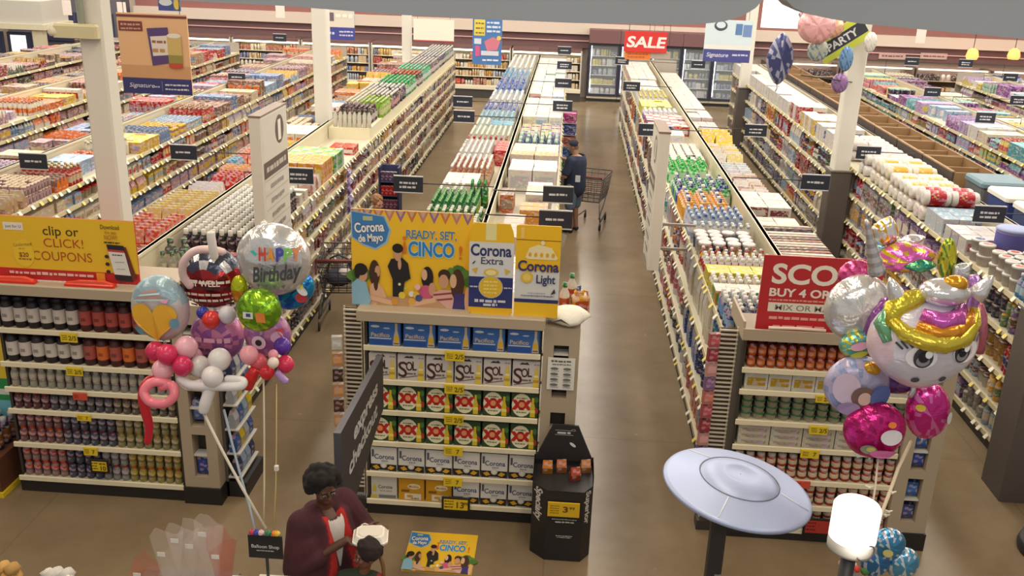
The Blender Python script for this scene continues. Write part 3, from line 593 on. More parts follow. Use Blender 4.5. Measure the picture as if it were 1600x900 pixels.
# household gondola, near half then far half
b = Bulk(); WR = 'red sale gondola'
GL_ = [(60, 170, 74), (60, 170, 74), (206, 222, 205)]
top_zone(b, XR, -1, [
 (8.15, 8.5, 'cleaner_bottle', 'white capped blue bottle', 'bottle', (.09, .09, .26), ((52, 74, 140), (238, 238, 236), (160, 190, 220)), {'miss': 0}),
 (8.5, 8.85, 'cleaner_bottle', 'white topped navy bottle', 'widecap', (.09, .09, .24), ((44, 62, 120), (240, 240, 238), (120, 160, 205)), {'miss': 0}),
 (8.9, 9.15, 'product_carton', 'green and amber carton', 'box', (.12, .12, .15), [((190, 140, 60), (226, 220, 200), (70, 150, 70)), ((80, 150, 70), (230, 226, 210), (226, 190, 90))], {'run': 1, 'mixx': 1}),
 (9.18, 9.45, 'cleaner_bottle', 'small white bottle', 'widecap', (.085, .085, .17), ((226, 222, 204), (246, 246, 244), (206, 190, 80)), {'miss': 0}),
 (9.47, 9.75, 'product_carton', 'yellow sponge carton', 'box', (.24, .14, .15), ((206, 188, 40), (228, 210, 60), (190, 170, 40)), {}),
 (9.8, 10.1, 'cleaner_bottle', 'white tube with red band', 'widecap', (.075, .1, .2), ((236, 234, 232), (240, 240, 240), (190, 50, 60)), {'miss': 0}),
 (10.12, 10.3, 'cleaner_bottle', 'red labelled yellow bottle', 'bottle', (.08, .08, .2), [((222, 190, 40), (178, 48, 56), (178, 48, 56)), ((178, 48, 56), (236, 236, 232), (236, 226, 210))], {'mixx': 1}),
 (10.35, 10.95, 'tub', 'white lidded wipes tub', 'tub', (.165, .15, .2), [((236, 234, 230), (246, 245, 240), (220, 216, 205)), ((232, 230, 226), (244, 243, 238), (205, 210, 215)), ((236, 234, 230), (246, 245, 240), (226, 220, 210)), ((56, 92, 160), (244, 243, 240), (210, 216, 226))], {'mixx': 3, 'miss': .02}),
 (11.0, 11.25, 'cleaner_bottle', 'grey shouldered white bottle', 'bottle', (.09, .09, .24), ((226, 226, 224), (238, 238, 236), (160, 172, 196)), {}),
 (11.3, 11.9, 'cleaner_bottle', 'pale blue cleaner bottle', 'bottle', (.085, .085, .26), [((150, 172, 214), (214, 226, 240), (226, 232, 240)), ((176, 194, 220), (90, 120, 190), (232, 236, 240))], {'mixx': 1}),
 (12.0, 12.75, 'detergent_jug', 'amber detergent jug', 'jug', (.2, .12, .3), [((240, 166, 20), (58, 74, 150), (232, 110, 40)), ((240, 166, 20), (240, 236, 230), (226, 80, 50))], {'mixx': 1, 'miss': 0}),
 (12.8, 13.6, 'detergent_jug', 'green and blue detergent jug', 'jug', (.15, .13, .29), [((52, 88, 160), (40, 56, 110), (90, 180, 90)), ((70, 170, 90), (50, 70, 140), (220, 230, 215)), ((110, 190, 110), (236, 238, 234), (60, 90, 160))], {'mixx': 1}),
 (13.7, 14.0, 'snack_bag', 'silver refill bag', 'bag', (.2, .12, .12), ((176, 186, 186), (214, 216, 214), (150, 160, 160)), {}),
 (14.1, 14.9, 'detergent_jug', 'bright green detergent jug', 'jug', (.16, .13, .28), [((40, 190, 70), (40, 170, 60), (190, 230, 190)), ((60, 200, 80), (30, 150, 60), (220, 236, 216))], {'mixx': 1, 'miss': .1}),
 (15.1, 16.6, 'tub', 'cream lidded tub', 'tub', (.14, .14, .16), ((214, 220, 200), (236, 236, 222), (190, 206, 180)), {}),
 (17.3, 17.9, 'product_carton', 'pale soap carton', 'box', (.2, .12, .14), ((226, 222, 214), (236, 232, 222), (200, 205, 215)), {}),
 (18.0, 19.4, 'product_carton', 'red and white carton', 'box', (.15, .12, .18), [((206, 60, 50), (226, 96, 76), (236, 232, 226)), ((200, 66, 58), (230, 220, 214), (236, 232, 226)), ((60, 70, 130), (226, 226, 230), (206, 70, 60))], {'mixx': 1}),
 (19.5, 20.0, 'cleaner_bottle', 'blue banded white bottle', 'widecap', (.1, .1, .22), ((226, 226, 230), (240, 240, 240), (60, 70, 160)), {}),
 (20.2, 21.2, 'product_carton', 'yellow pack', 'box', (.16, .14, .2), [((214, 206, 60), (226, 220, 90), (226, 226, 200)), ((200, 206, 110), (226, 226, 170), (220, 220, 190))], {'mixx': 1}),
 (21.3, 22.6, 'cleaner_bottle', 'yellow capped white bottle', 'bottle', (.11, .11, .26), ((232, 232, 220), (220, 206, 100), (220, 220, 210)), {}),
 (22.7, 24.5, 'product_carton', 'white and blue pack', 'box', (.2, .16, .2), [((216, 222, 230), (232, 234, 236), (130, 160, 200)), ((150, 190, 150), (220, 230, 215), (230, 230, 225)), ((226, 224, 214), (236, 234, 226), (180, 190, 200))], {'mixx': 2}),
 (24.6, 28.4, 'product_carton', 'pale mixed pack', 'box', (.22, .18, .22), [((226, 220, 205), (236, 232, 222), (200, 190, 180)), ((210, 150, 130), (230, 210, 200), (230, 226, 216)), ((190, 200, 206), (230, 230, 228), (160, 176, 190)), ((226, 200, 150), (236, 226, 205), (220, 210, 190))], {'mixx': 2}),
], WR, LEV[5], 15.2, 3)
z2 = LEV[4]
top_zone(b, XR, 1, [
 (8.2, 8.9, 'product_carton', 'dark red carton', 'box', (.18, .16, .14), [((110, 60, 56), (140, 80, 70), (200, 180, 170)), ((210, 190, 180), (226, 214, 204), (160, 60, 60)), ((90, 66, 60), (120, 90, 80), (190, 170, 160))], {'mixx': 1}),
 (8.95, 9.5, 'snack_bag', 'pink and white bag', 'bag', (.2, .14, .14), [((214, 190, 184), (226, 206, 200), (200, 120, 120)), ((190, 150, 140), (214, 190, 180), (150, 90, 84))], {'mixx': 1}),
 (9.6, 11.8, 'card_sleeve', 'upright white board with dark edge', 'card', (.62, .105, .36), [((214, 208, 196), (226, 222, 212)), ((206, 200, 190), (176, 130, 110)), ((210, 204, 192), (120, 110, 104)), ((216, 210, 200), (222, 200, 180))], {'miss': .05}),
 (11.9, 12.6, 'product_carton', 'flat white carton', 'box', (.3, .2, .12), [((226, 220, 210), (234, 230, 220), (190, 190, 190)), ((210, 205, 196), (228, 222, 212), (120, 70, 70))], {'mixx': 1, 'tiers': 2}),
 (12.7, 13.6, 'product_carton', 'white carton over red', 'box', (.32, .22, .16), [((222, 214, 206), (232, 228, 220), (120, 56, 62)), ((130, 60, 66), (224, 216, 208), (210, 200, 190))], {'tiers': 2, 'mixx': 1}),
 (13.7, 15.5, 'snack_bag', 'brown and white bag', 'bag', (.22, .16, .2), [((190, 176, 164), (226, 216, 205), (140, 80, 70)), ((150, 96, 84), (190, 160, 150), (226, 216, 205)), ((206, 170, 130), (226, 206, 180), (120, 90, 80)), ((206, 202, 198), (230, 226, 220), (160, 160, 166))], {'mixx': 1, 'miss': .1}),
 (15.6, 16.4, 'snack_bag', 'grey blue bag', 'bag', (.22, .18, .18), ((160, 176, 190), (190, 200, 206), (226, 226, 226)), {'miss': .1}),
 (16.5, 17.6, 'snack_bag', 'white sack with yellow trim', 'bag', (.3, .22, .26), [((222, 214, 190), (230, 210, 130), (226, 200, 90)), ((206, 200, 190), (226, 220, 206), (200, 190, 180))], {'mixx': 1}),
 (17.7, 18.8, 'snack_bag', 'yellow sack', 'bag', (.34, .3, .36), [((214, 180, 60), (236, 206, 60), (190, 130, 60)), ((196, 160, 70), (230, 200, 60), (160, 100, 60))], {'mixx': 1, 'miss': 0}),
 (19.2, 20.4, 'product_carton', 'grey speckled pack', 'box', (.18, .16, .18), [((150, 160, 172), (186, 190, 196), (120, 130, 150)), ((176, 170, 166), (200, 196, 190), (120, 120, 130))], {'mixx': 1}),
 (20.6, 28.4, 'product_carton', 'pale grey white pack', 'box', (.24, .2, .22), [((216, 206, 196), (230, 224, 214), (210, 170, 160)), ((222, 218, 210), (234, 230, 222), (190, 190, 190)), ((206, 196, 186), (226, 218, 206), (170, 130, 120))], {'mixx': 1}),
], 'lower shelf behind the red sign', z2, 13.6, 4)
face_goods(b, XR, -1, 8.2, 28.4, 'blue', 'aisle face of the red sale gondola', 12.4, 5, LV4, big=1.25)
finish(b, 'tightly packed household goods filling the far part of the red sale gondola')

# drinks gondola
b = Bulk(); WC = 'drinks gondola'
top_zone(b, XC, -1, [
 (8.3, 10.9, 'soda_bottle', 'white capped clear bottle', 'bottle', (.1, .1, .27), ((206, 214, 206), (236, 236, 232), (220, 220, 210)), {}),
 (11.0, 11.35, 'soda_bottle', 'pale capped green bottle', 'bottle', (.09, .09, .26), ((30, 110, 56), (226, 230, 214), (120, 180, 60)), {'miss': 0}),
 (11.4, 12.1, 'soda_bottle', 'green glass bottle', 'bottle', (.085, .085, .27), [((24, 120, 56), (40, 150, 70), (150, 190, 60)), ((30, 140, 66), (60, 160, 80), (190, 206, 70))], {'mixx': 1, 'across': (0, .8), 'miss': 0}),
 (12.12, 12.4, 'soda_bottle', 'tall green bottle', 'bottle', (.085, .085, .34), ((20, 116, 50), (36, 140, 60), (60, 160, 60)), {'across': (.55, .9), 'miss': 0}),
 (12.12, 12.55, 'soda_bottle', 'white dotted clear bottle', 'bottle', (.09, .09, .25), ((206, 204, 184), (240, 240, 236), (226, 220, 200)), {'across': (0, .5)}),
 (12.65, 13.3, 'product_carton', 'cream drink carton', 'box', (.24, .16, .2), ((226, 216, 176), (234, 228, 200), (226, 206, 190)), {'across': (0, .95), 'miss': 0}),
 (13.35, 14.3, 'soda_bottle', 'amber bottle with white cap', 'bottle', (.085, .085, .28), ((196, 132, 96), (244, 242, 238), (226, 200, 180)), {'across': (0, .9), 'miss': 0}),
 (14.4, 15.5, 'soda_bottle', 'white bottle', 'bottle', (.085, .085, .28), ((230, 228, 218), (242, 240, 236), (206, 200, 190)), {'across': (0, .75)}),
 (14.7, 15.5, 'water_pack', 'red wrapped bottle pack', 'box', (.2, .2, .25), ((190, 44, 44), (214, 70, 66), (220, 120, 110)), {'across': (.72, 1.0), 'miss': 0}),
 (15.6, 15.85, 'soda_bottle', 'red capped bottle', 'bottle', (.09, .09, .28), ((226, 220, 206), (176, 40, 40), (200, 60, 56)), {'miss': 0}),
 (15.95, 16.9, 'water_bottle', 'clear water bottle', 'bottle', (.09, .09, .27), ((220, 224, 210), (234, 232, 220), (236, 236, 230)), {}),
 (16.95, 17.35, 'water_pack', 'teal topped water pack', 'box', (.2, .2, .26), ((206, 220, 220), (60, 160, 190), (226, 232, 230)), {'across': (.4, 1), 'miss': 0}),
 (16.95, 17.6, 'water_bottle', 'pale capped water bottle', 'bottle', (.09, .09, .27), ((214, 224, 220), (238, 238, 230), (190, 210, 220)), {'across': (0, .4)}),
 (17.7, 18.5, 'water_bottle', 'aqua water bottle', 'bottle', (.095, .095, .28), ((190, 214, 220), (150, 200, 214), (226, 232, 232)), {}),
 (18.6, 19.6, 'water_bottle', 'blue labelled water bottle', 'bottle', (.095, .095, .28), ((196, 210, 224), (90, 110, 180), (96, 120, 186)), {}),
 (19.7, 21.2, 'water_bottle', 'white water jug', 'bottle', (.12, .12, .3), ((222, 228, 226), (234, 236, 232), (200, 214, 226)), {}),
 (21.3, 23.2, 'water_bottle', 'deep blue water jug', 'bottle', (.13, .13, .3), ((150, 180, 214), (56, 86, 170), (80, 110, 180)), {}),
 (23.3, 25.2, 'water_bottle', 'teal water jug', 'bottle', (.13, .13, .3), ((186, 208, 220), (90, 150, 190), (206, 220, 226)), {}),
 (25.3, 28.4, 'water_bottle', 'pale water jug', 'bottle', (.14, .14, .3), ((224, 226, 216), (236, 236, 226), (200, 206, 190)), {}),
], WC, LEV[5], 17.4, 6)
top_zone(b, XC, 1, [
 (8.3, 9.6, 'product_carton', 'white drink carton', 'box', (.24, .2, .2), ((226, 222, 214), (236, 232, 226), (200, 120, 110)), {}),
 (9.7, 11.0, 'snack_bag', 'red pouch', 'bag', (.16, .12, .2), [((190, 80, 66), (210, 120, 100), (230, 210, 190)), ((214, 150, 120), (230, 190, 170), (190, 70, 60))], {'mixx': 1, 'across': (0, .35)}),
 (10.2, 11.2, 'product_carton', 'pale pink carton', 'box', (.24, .2, .1), ((214, 186, 176), (226, 204, 194), (200, 190, 186)), {'across': (.45, .9), 'tiers': 2}),
 (11.4, 11.9, 'product_carton', 'amber fronted case', 'box', (.36, .2, .2), ((214, 160, 80), (236, 190, 130), (220, 150, 60)), {'across': (.1, .65), 'miss': 0}),
 (11.95, 12.4, 'product_carton', 'orange and brown case', 'box', (.18, .2, .24), ((196, 110, 60), (150, 130, 116), (160, 140, 126)), {'across': (.72, 1), 'miss': 0}),
 (11.95, 12.9, 'water_pack', 'white drinks case', 'box', (.34, .24, .26), [((226, 222, 216), (240, 236, 230), (190, 194, 198)), ((226, 222, 216), (240, 220, 190), (200, 200, 200))], {'across': (.06, .7), 'miss': 0}),
 (13.0, 13.9, 'water_pack', 'tall white drinks case', 'box', (.34, .24, .34), ((226, 220, 212), (238, 234, 228), (190, 194, 200)), {'across': (0, 1), 'miss': 0}),
 (13.95, 14.3, 'water_pack', 'orange topped case', 'box', (.36, .3, .36), ((222, 206, 190), (240, 190, 140), (214, 200, 190)), {'miss': 0}),
 (14.35, 15.2, 'water_pack', 'rose tinted case', 'box', (.36, .26, .3), ((214, 190, 184), (232, 214, 206), (200, 180, 180)), {'miss': 0}),
 (15.5, 16.6, 'soda_bottle', 'navy and green bottle', 'bottle', (.12, .12, .27), [((44, 70, 110), (120, 190, 130), (90, 160, 140)), ((60, 110, 150), (190, 214, 206), (70, 150, 130)), ((110, 160, 190), (226, 226, 226), (60, 80, 120))], {'mixx': 1}),
 (16.7, 17.8, 'snack_bag', 'purple and yellow pouch', 'bag', (.18, .14, .2), [((110, 80, 150), (150, 120, 180), (226, 206, 110)), ((224, 214, 130), (236, 230, 170), (110, 80, 150)), ((214, 220, 130), (226, 226, 180), (230, 226, 210))], {'mixx': 1}),
 (18.0, 20.5, 'water_pack', 'pale water multipack', 'box', (.25, .3, .25), [((222, 226, 214), (234, 234, 226), (190, 206, 190)), ((206, 216, 220), (230, 232, 230), (150, 176, 200)), ((222, 216, 190), (234, 230, 210), (200, 196, 170))], {'mixx': 1}),
 (20.7, 28.4, 'water_pack', 'blue white water multipack', 'box', (.25, .3, .25), [((176, 190, 220), (226, 230, 232), (80, 100, 160)), ((226, 226, 224), (236, 236, 232), (120, 140, 190)), ((190, 214, 190), (226, 232, 220), (210, 214, 210)), ((220, 190, 180), (232, 222, 214), (190, 80, 80))], {'mixx': 1}),
], 'wide half, drinks gondola', LEV[5], 17.9, 7)
face_goods(b, XC, 1, 8.2, 28.4, 'green', 'aisle face of the drinks gondola', 0, 8)
finish(b, 'tightly packed drinks filling the far part of the drinks gondola')

# bottles and chips gondola
b = Bulk(); WL = 'coupon gondola'
top_zone(b, XL, 1, [
 (8.75, 8.95, 'sauce_bottle', 'green capped clear bottle', 'bottle', (.1, .1, .3), ((170, 176, 150), (50, 110, 60), (214, 206, 190)), {'across': (.15, .9), 'miss': .35}),
 (9.1, 9.25, 'sauce_bottle', 'stout dark bottle', 'bottle', (.15, .15, .32), ((90, 92, 84), (60, 110, 60), (200, 186, 176)), {'across': (.55, .95), 'miss': 0}),
 (9.35, 9.47, 'product_carton', 'red spirits carton', 'box', (.15, .12, .1), ((170, 70, 90), (206, 120, 130), (110, 80, 150)), {}),
 (9.55, 11.75, 'wine_bottle', 'black bottle with white cap', 'widecap', (.098, .096, .3), ((30, 28, 38), (240, 236, 228), (62, 54, 62)), {'miss': .01}),
 (11.8, 12.2, 'product_carton', 'small white carton', 'box', (.2, .12, .14), ((226, 218, 204), (234, 228, 216), (190, 150, 130)), {'miss': .2}),
 (12.3, 12.9, 'snack_bag', 'brown and cream bag', 'bag', (.18, .14, .2), [((170, 120, 110), (200, 160, 150), (226, 220, 205)), ((214, 200, 186), (226, 216, 200), (140, 90, 80))], {'mixx': 1}),
 (12.95, 13.6, 'product_carton', 'amber juice carton', 'box', (.12, .12, .3), [((224, 166, 60), (236, 190, 90), (226, 206, 110)), ((214, 140, 50), (232, 176, 80), (226, 206, 120))], {'mixx': 1, 'across': (0, 1), 'miss': 0}),
 (13.65, 14.3, 'product_carton', 'green juice carton', 'box', (.12, .12, .27), [((50, 150, 70), (110, 190, 100), (206, 210, 60)), ((180, 214, 190), (206, 226, 206), (70, 160, 90)), ((90, 170, 60), (200, 210, 70), (60, 150, 70))], {'mixx': 1, 'miss': 0}),
 (15.0, 15.4, 'product_carton', 'red and white box', 'box', (.2, .2, .12), ((206, 60, 44), (222, 84, 66), (240, 226, 216)), {'across': (.02, .55), 'miss': 0}),
], WL, LEV[5], 15.5, 9)
top_zone(b, XL, 1, [
 (16.32, 16.45, 'wine_bottle', 'white bottle with dark top', 'bottle', (.085, .1, .32), ((216, 214, 190), (90, 84, 66), (226, 222, 204)), {'miss': 0}),
 (16.7, 17.3, 'wine_bottle', 'dark wine bottle', 'bottle', (.085, .1, .3), ((62, 44, 50), (90, 70, 70), (200, 190, 184)), {'across': (.1, 1)}),
 (17.4, 18.3, 'wine_bottle', 'lime green bottle', 'bottle', (.09, .11, .3), ((140, 190, 60), (170, 206, 90), (206, 214, 150)), {'across': (0, .6)}),
 (17.4, 19.4, 'wine_bottle', 'pale straw bottle', 'bottle', (.09, .11, .3), ((214, 208, 180), (226, 220, 196), (230, 226, 210)), {'across': (.6, 1)}),
 (18.4, 19.3, 'wine_bottle', 'pink label dark bottle', 'bottle', (.09, .11, .3), ((70, 52, 56), (230, 226, 220), (206, 140, 150)), {'across': (0, .6)}),
 (19.4, 20.0, 'wine_bottle', 'black bottle with silver cap', 'bottle', (.09, .1, .3), ((36, 36, 44), (222, 222, 220), (120, 120, 120)), {}),
 (20.1, 21.5, 'wine_bottle', 'emerald bottle', 'bottle', (.095, .12, .3), ((50, 160, 90), (60, 176, 100), (216, 226, 214)), {}),
 (21.6, 22.4, 'wine_bottle', 'red topped dark bottle', 'bottle', (.095, .12, .3), ((60, 66, 60), (200, 90, 60), (206, 190, 180)), {}),
 (22.5, 23.6, 'wine_bottle', 'mint green bottle', 'bottle', (.095, .12, .3), ((90, 180, 130), (110, 190, 150), (220, 230, 220)), {}),
 (23.7, 25.2, 'wine_bottle', 'brown bottle with grey cap', 'bottle', (.095, .12, .3), ((110, 96, 90), (200, 196, 190), (214, 206, 200)), {}),
 (25.3, 26.5, 'wine_bottle', 'blue black bottle', 'bottle', (.095, .12, .3), ((56, 66, 96), (206, 206, 206), (206, 200, 180)), {}),
 (26.6, 28.3, 'wine_bottle', 'grey green bottle', 'bottle', (.095, .12, .3), ((120, 136, 120), (206, 210, 200), (206, 206, 196)), {}),
], 'raised wine run, coupon gondola', LEV[5]+.2, 16.6, 10)
top_zone(b, XL, -1, [
 (8.3, 9.7, 'snack_bag', 'dark red chip bag', 'bag', (.2, .12, .26), ((170, 50, 48), (200, 80, 70), (226, 190, 150)), {'z': -.1}),
 (9.75, 10.6, 'snack_bag', 'red chip bag', 'bag', (.19, .11, .26), [((200, 58, 48), (222, 90, 70), (226, 110, 90)), ((216, 90, 66), (230, 140, 110), (200, 70, 60))], {'mixx': 1}),
 (10.65, 11.7, 'snack_bag', 'golden chip bag', 'bag', (.19, .11, .26), [((226, 186, 84), (236, 206, 120), (206, 170, 80)), ((206, 176, 90), (226, 200, 120), (190, 160, 80))], {'mixx': 1}),
 (11.8, 12.3, 'snack_bag', 'white chip bag', 'bag', (.2, .12, .22), ((222, 214, 214), (232, 226, 226), (140, 120, 170)), {'across': (0, .6)}),
 (12.4, 12.85, 'snack_bag', 'crimson chip bag', 'bag', (.19, .11, .26), ((180, 36, 40), (206, 60, 56), (200, 50, 50)), {'across': (.2, 1), 'miss': 0}),
 (12.9, 13.3, 'snack_bag', 'orange chip bag', 'bag', (.19, .11, .26), ((236, 160, 80), (240, 180, 110), (226, 110, 60)), {'across': (.1, .9)}),
 (13.4, 13.75, 'snack_bag', 'blue chip bag', 'bag', (.19, .11, .26), ((50, 130, 180), (90, 170, 210), (226, 226, 226)), {'across': (0, .5)}),
 (13.8, 14.6, 'snack_bag', 'coral chip bag', 'bag', (.19, .12, .26), ((226, 96, 70), (236, 130, 100), (226, 190, 170)), {}),
 (14.7, 15.1, 'snack_bag', 'yellow chip bag', 'bag', (.19, .12, .26), ((226, 190, 50), (236, 206, 90), (220, 180, 60)), {'across': (.3, 1)}),
], 'chips half, coupon gondola', LEV[5]-.06, 15.2, 11)
random_top(b, XL, -1, 15.3, 28.3, 'warm', 'chips half far part', 0, 12)
face_goods(b, XL, 1, 8.2, 28.4, 'muted', 'aisle face of the coupon gondola', 12.0, 13, hmax=.3)
finish(b, 'packed goods crowding the far part of the coupon gondola')

# paper goods gondola with bins
b = Bulk(); WP = 'paper goods gondola'
top_zone(b, XR2, -1, [
 (9.1, 9.7, 'cleaner_bottle', 'blue spray bottle', 'bottle', (.1, .1, .26), ((70, 140, 190), (226, 230, 232), (190, 214, 226)), {}),
 (9.75, 10.5, 'tub', 'white tub with red label', 'tub', (.17, .17, .14), [((226, 214, 206), (238, 232, 226), (206, 100, 80)), ((226, 222, 214), (240, 236, 230), (206, 190, 180))], {'mixx': 1, 'tiers': 2}),
 (10.6, 11.0, 'tub', 'stacked white plate tub', 'tub', (.2, .2, .13), [((222, 214, 206), (236, 230, 224), (206, 150, 140)), ((214, 210, 206), (238, 234, 228), (90, 100, 150))], {'tiers': 2, 'across': (0, .3)}),
 (11.05, 11.75, 'product_carton', 'clear plastic cup pack', 'box', (.24, .22, .2), [((216, 212, 208), (230, 226, 220), (200, 130, 120)), ((190, 186, 196), (222, 220, 222), (120, 110, 160))], {'mixx': 1}),
 (11.8, 12.4, 'water_pack', 'blue and white water pack', 'box', (.2, .2, .24), ((206, 214, 220), (150, 180, 200), (80, 120, 170)), {}),
 (12.5, 12.95, 'paper_towel_pack', 'red wrapped towel pack', 'rolls', (.36, .2, .42), ((236, 228, 222), (186, 44, 52), (186, 44, 52)), {'miss': 0}),
 (13.0, 14.0, 'paper_towel_pack', 'white towel pack', 'rolls', (.36, .2, .36), [((238, 234, 226), (232, 226, 214), (226, 220, 206)), ((238, 232, 216), (230, 190, 90), (226, 190, 80))], {'miss': .02}),
 (14.05, 15.0, 'paper_towel_pack', 'yellow trimmed towel pack', 'rolls', (.36, .22, .4), [((236, 226, 200), (226, 176, 60), (230, 180, 60)), ((238, 234, 224), (228, 222, 210), (226, 220, 210))], {'miss': .02}),
 (15.1, 17.2, 'paper_towel_pack', 'plain white tissue pack', 'rolls', (.36, .24, .36), ((238, 235, 228), (228, 222, 214), (226, 222, 216)), {'miss': .05}),
 (17.3, 18.6, 'product_carton', 'white tissue carton', 'box', (.36, .24, .3), [((230, 228, 222), (240, 238, 232), (120, 150, 190)), ((224, 222, 214), (238, 236, 230), (90, 110, 170))], {'mixx': 1}),
 (18.7, 20.0, 'product_carton', 'yellow edged carton', 'box', (.3, .22, .3), [((222, 190, 80), (236, 232, 224), (90, 130, 190)), ((230, 228, 220), (240, 238, 232), (150, 180, 210))], {'mixx': 1}),
 (20.1, 21.0, 'product_carton', 'red tissue carton', 'box', (.3, .24, .34), [((170, 50, 60), (222, 216, 208), (190, 190, 190)), ((226, 222, 214), (238, 234, 228), (160, 60, 66))], {'mixx': 1}),
 (21.1, 28.4, 'product_carton', 'pale white green carton', 'box', (.3, .24, .3), [((226, 224, 214), (236, 234, 226), (150, 180, 150)), ((220, 222, 216), (236, 234, 228), (190, 200, 205))], {'mixx': 1}),
], WP, LEV[5], 15.2, 14)
face_goods(b, XR2, -1, 9.1, 28.4, 'mixed', 'aisle face of the paper goods gondola', 12.8, 15, LV5, big=1.15)
finish(b, 'packed paper goods filling the far part of the paper goods gondola')
# the big two-colour canister beside the blank board
t = thing('canister', 'large red and blue canister among the white tubs', 'canister', (5.18, 10.82, LEV[5]))
m = MB(); m.lathe(0, 0, 0, [(.17, 0), (.18, .02), (.18, .2), (.18, .38), (.175, .4)], [(150, 50, 66), (160, 48, 62), (84, 80, 150), (130, 120, 180)], 20); m.build('drum', M_PRINT, t)
m = MB(); m.lathe(0, 0, .4, [(.185, 0), (.185, .02), (.16, .035)], (150, 160, 200), 20); m.build('lid', M_PLAIN, t)
# wooden bins on the far half of the run
M_WOOD = mat('bin_plywood', (150, 118, 82), .6, vary=.15, bscale=6); M_BINF = mat('bin_front', (74, 64, 62), .6)
for k in range(11):
    y = 14.0+k*1.28
    t = thing('wooden_bin', 'open plywood bin with dark front on the gondola top, %s bin from the blue coolers' % nth(k+1), 'bin', (5.66, y, LEV[5]), 0, 'open bins along the gondola top')
    m = MB(); m.box(0, .03, 0, 1.24, 0, .38, (74, 64, 62)); m.build('front_board', M_BINF, t)
    m = MB(); m.box(.03, .65, 0, .03, 0, .38, (190, 148, 98)); m.box(.03, .65, 1.21, 1.24, 0, .38, (190, 148, 98)); m.box(.62, .65, .03, 1.21, 0, .38, (150, 112, 76)); m.box(.03, .62, .03, 1.21, 0, .03, (176, 136, 90)); m.build('tray', M_WOOD, t)
    m = MB(); m.box(.03, .62, .6, .63, .03, .34, (196, 152, 100)); m.build('divider', M_WOOD, t)
    m = MB(); m.box(-.012, .035, -.0, 1.24, .38, .4, (200, 160, 110)); m.build('rim', M_WOOD, t)
def cooler(x, y, body, lid, label, tilt=0.):
    t = thing('ice_chest', label, 'cooler', (x, y, LEV[5]), tilt)
    m = MB(); m.rbox(0, .62, 0, .6, 0, .34, body, .03); m.build('body', M_PLAIN, t)
    m = MB(); m.rbox(-.02, .64, -.02, .62, .34, .42, lid, .03); m.build('lid', M_PLAIN, t)
    m = MB(); m.tube([(.66, .1, .3), (.7, .12, .2), (.7, .48, .2), (.66, .5, .3)], .014, (200, 200, 200)); m.build('handle', M_PLAIN, t)
cooler(5.8, 13.25, (96, 96, 100), (104, 130, 142), 'grey ice chest with slate blue lid next to the bins')
cooler(5.8, 12.45, (44, 60, 120), (226, 222, 212), 'blue ice chest with white lid in front of the grey chest')
cooler(5.8, 11.65, (52, 66, 112), (226, 222, 212), 'navy ice chest partly out of view past the blue one')

# the next runs out, mostly bulk
b = Bulk()
random_top(b, XLL, 1, 9.8, 28.3, 'warm', 'box gondola beyond the column', 15.5, 20, hr=(.18, .34)); random_top(b, XLL, -1, 11, 28.3, 'warm', 'far half of the box gondola', 0, 21, hr=(.18, .34))
face_goods(b, XLL, 1, 9.5, 28.4, 'warm', 'aisle face of the box gondola', 13.5, 22)
finish(b, 'boxed dry goods packing the shelves beyond the coupon column')
b = Bulk()
random_top(b, XL3, 1, 12.5, 28.3, 'warm', 'third run', 0, 23); random_top(b, XL3, -1, 14, 28.3, 'muted', 'third run back', 0, 24); face_goods(b, XL3, 1, 12, 28.4, 'warm', 'third run face', 0, 25)
finish(b, 'jumbled warm coloured groceries two aisles beyond the coupon column')
b = Bulk()
random_top(b, XL4, 1, 15, 28.3, 'muted', 'fourth run', 0, 26); random_top(b, XL4, -1, 17, 28.3, 'muted', 'fourth run back', 0, 27); face_goods(b, XL4, 1, 15, 28.4, 'muted', 'fourth run face', 0, 28)
finish(b, 'faded groceries on the far gondola by the service kiosk')
b = Bulk()
random_top(b, XR3, -1, 11, 28.3, 'bright', 'pastel run', 15.5, 30, hr=(.16, .3)); random_top(b, XR3, 1, 14, 28.3, 'bright', 'pastel run back', 0, 31, hr=(.16, .3)); face_goods(b, XR3, -1, 11, 28.4, 'bright', 'pastel run face', 14, 32)
finish(b, 'pastel boxes packing the gondola past the wooden bins')
b = Bulk()
random_top(b, XR4, -1, 14, 28.3, 'bright', 'purple run', 0, 33); random_top(b, XR4, 1, 16, 28.3, 'white', 'purple run back', 0, 34); face_goods(b, XR4, -1, 14, 28.4, 'bright', 'purple run face', 0, 35)
finish(b, 'purple and pink goods on the gondola two aisles past the bins')
b = Bulk()
random_top(b, XR5, -1, 18, 28.3, 'muted', 'outer run', 0, 36); random_top(b, XR5, 1, 19, 28.3, 'white', 'outer run back', 0, 37); face_goods(b, XR5, -1, 17, 28.4, 'white', 'outer run face', 0, 38)
finish(b, 'pale goods on the outermost gondola below the pendant lamps')
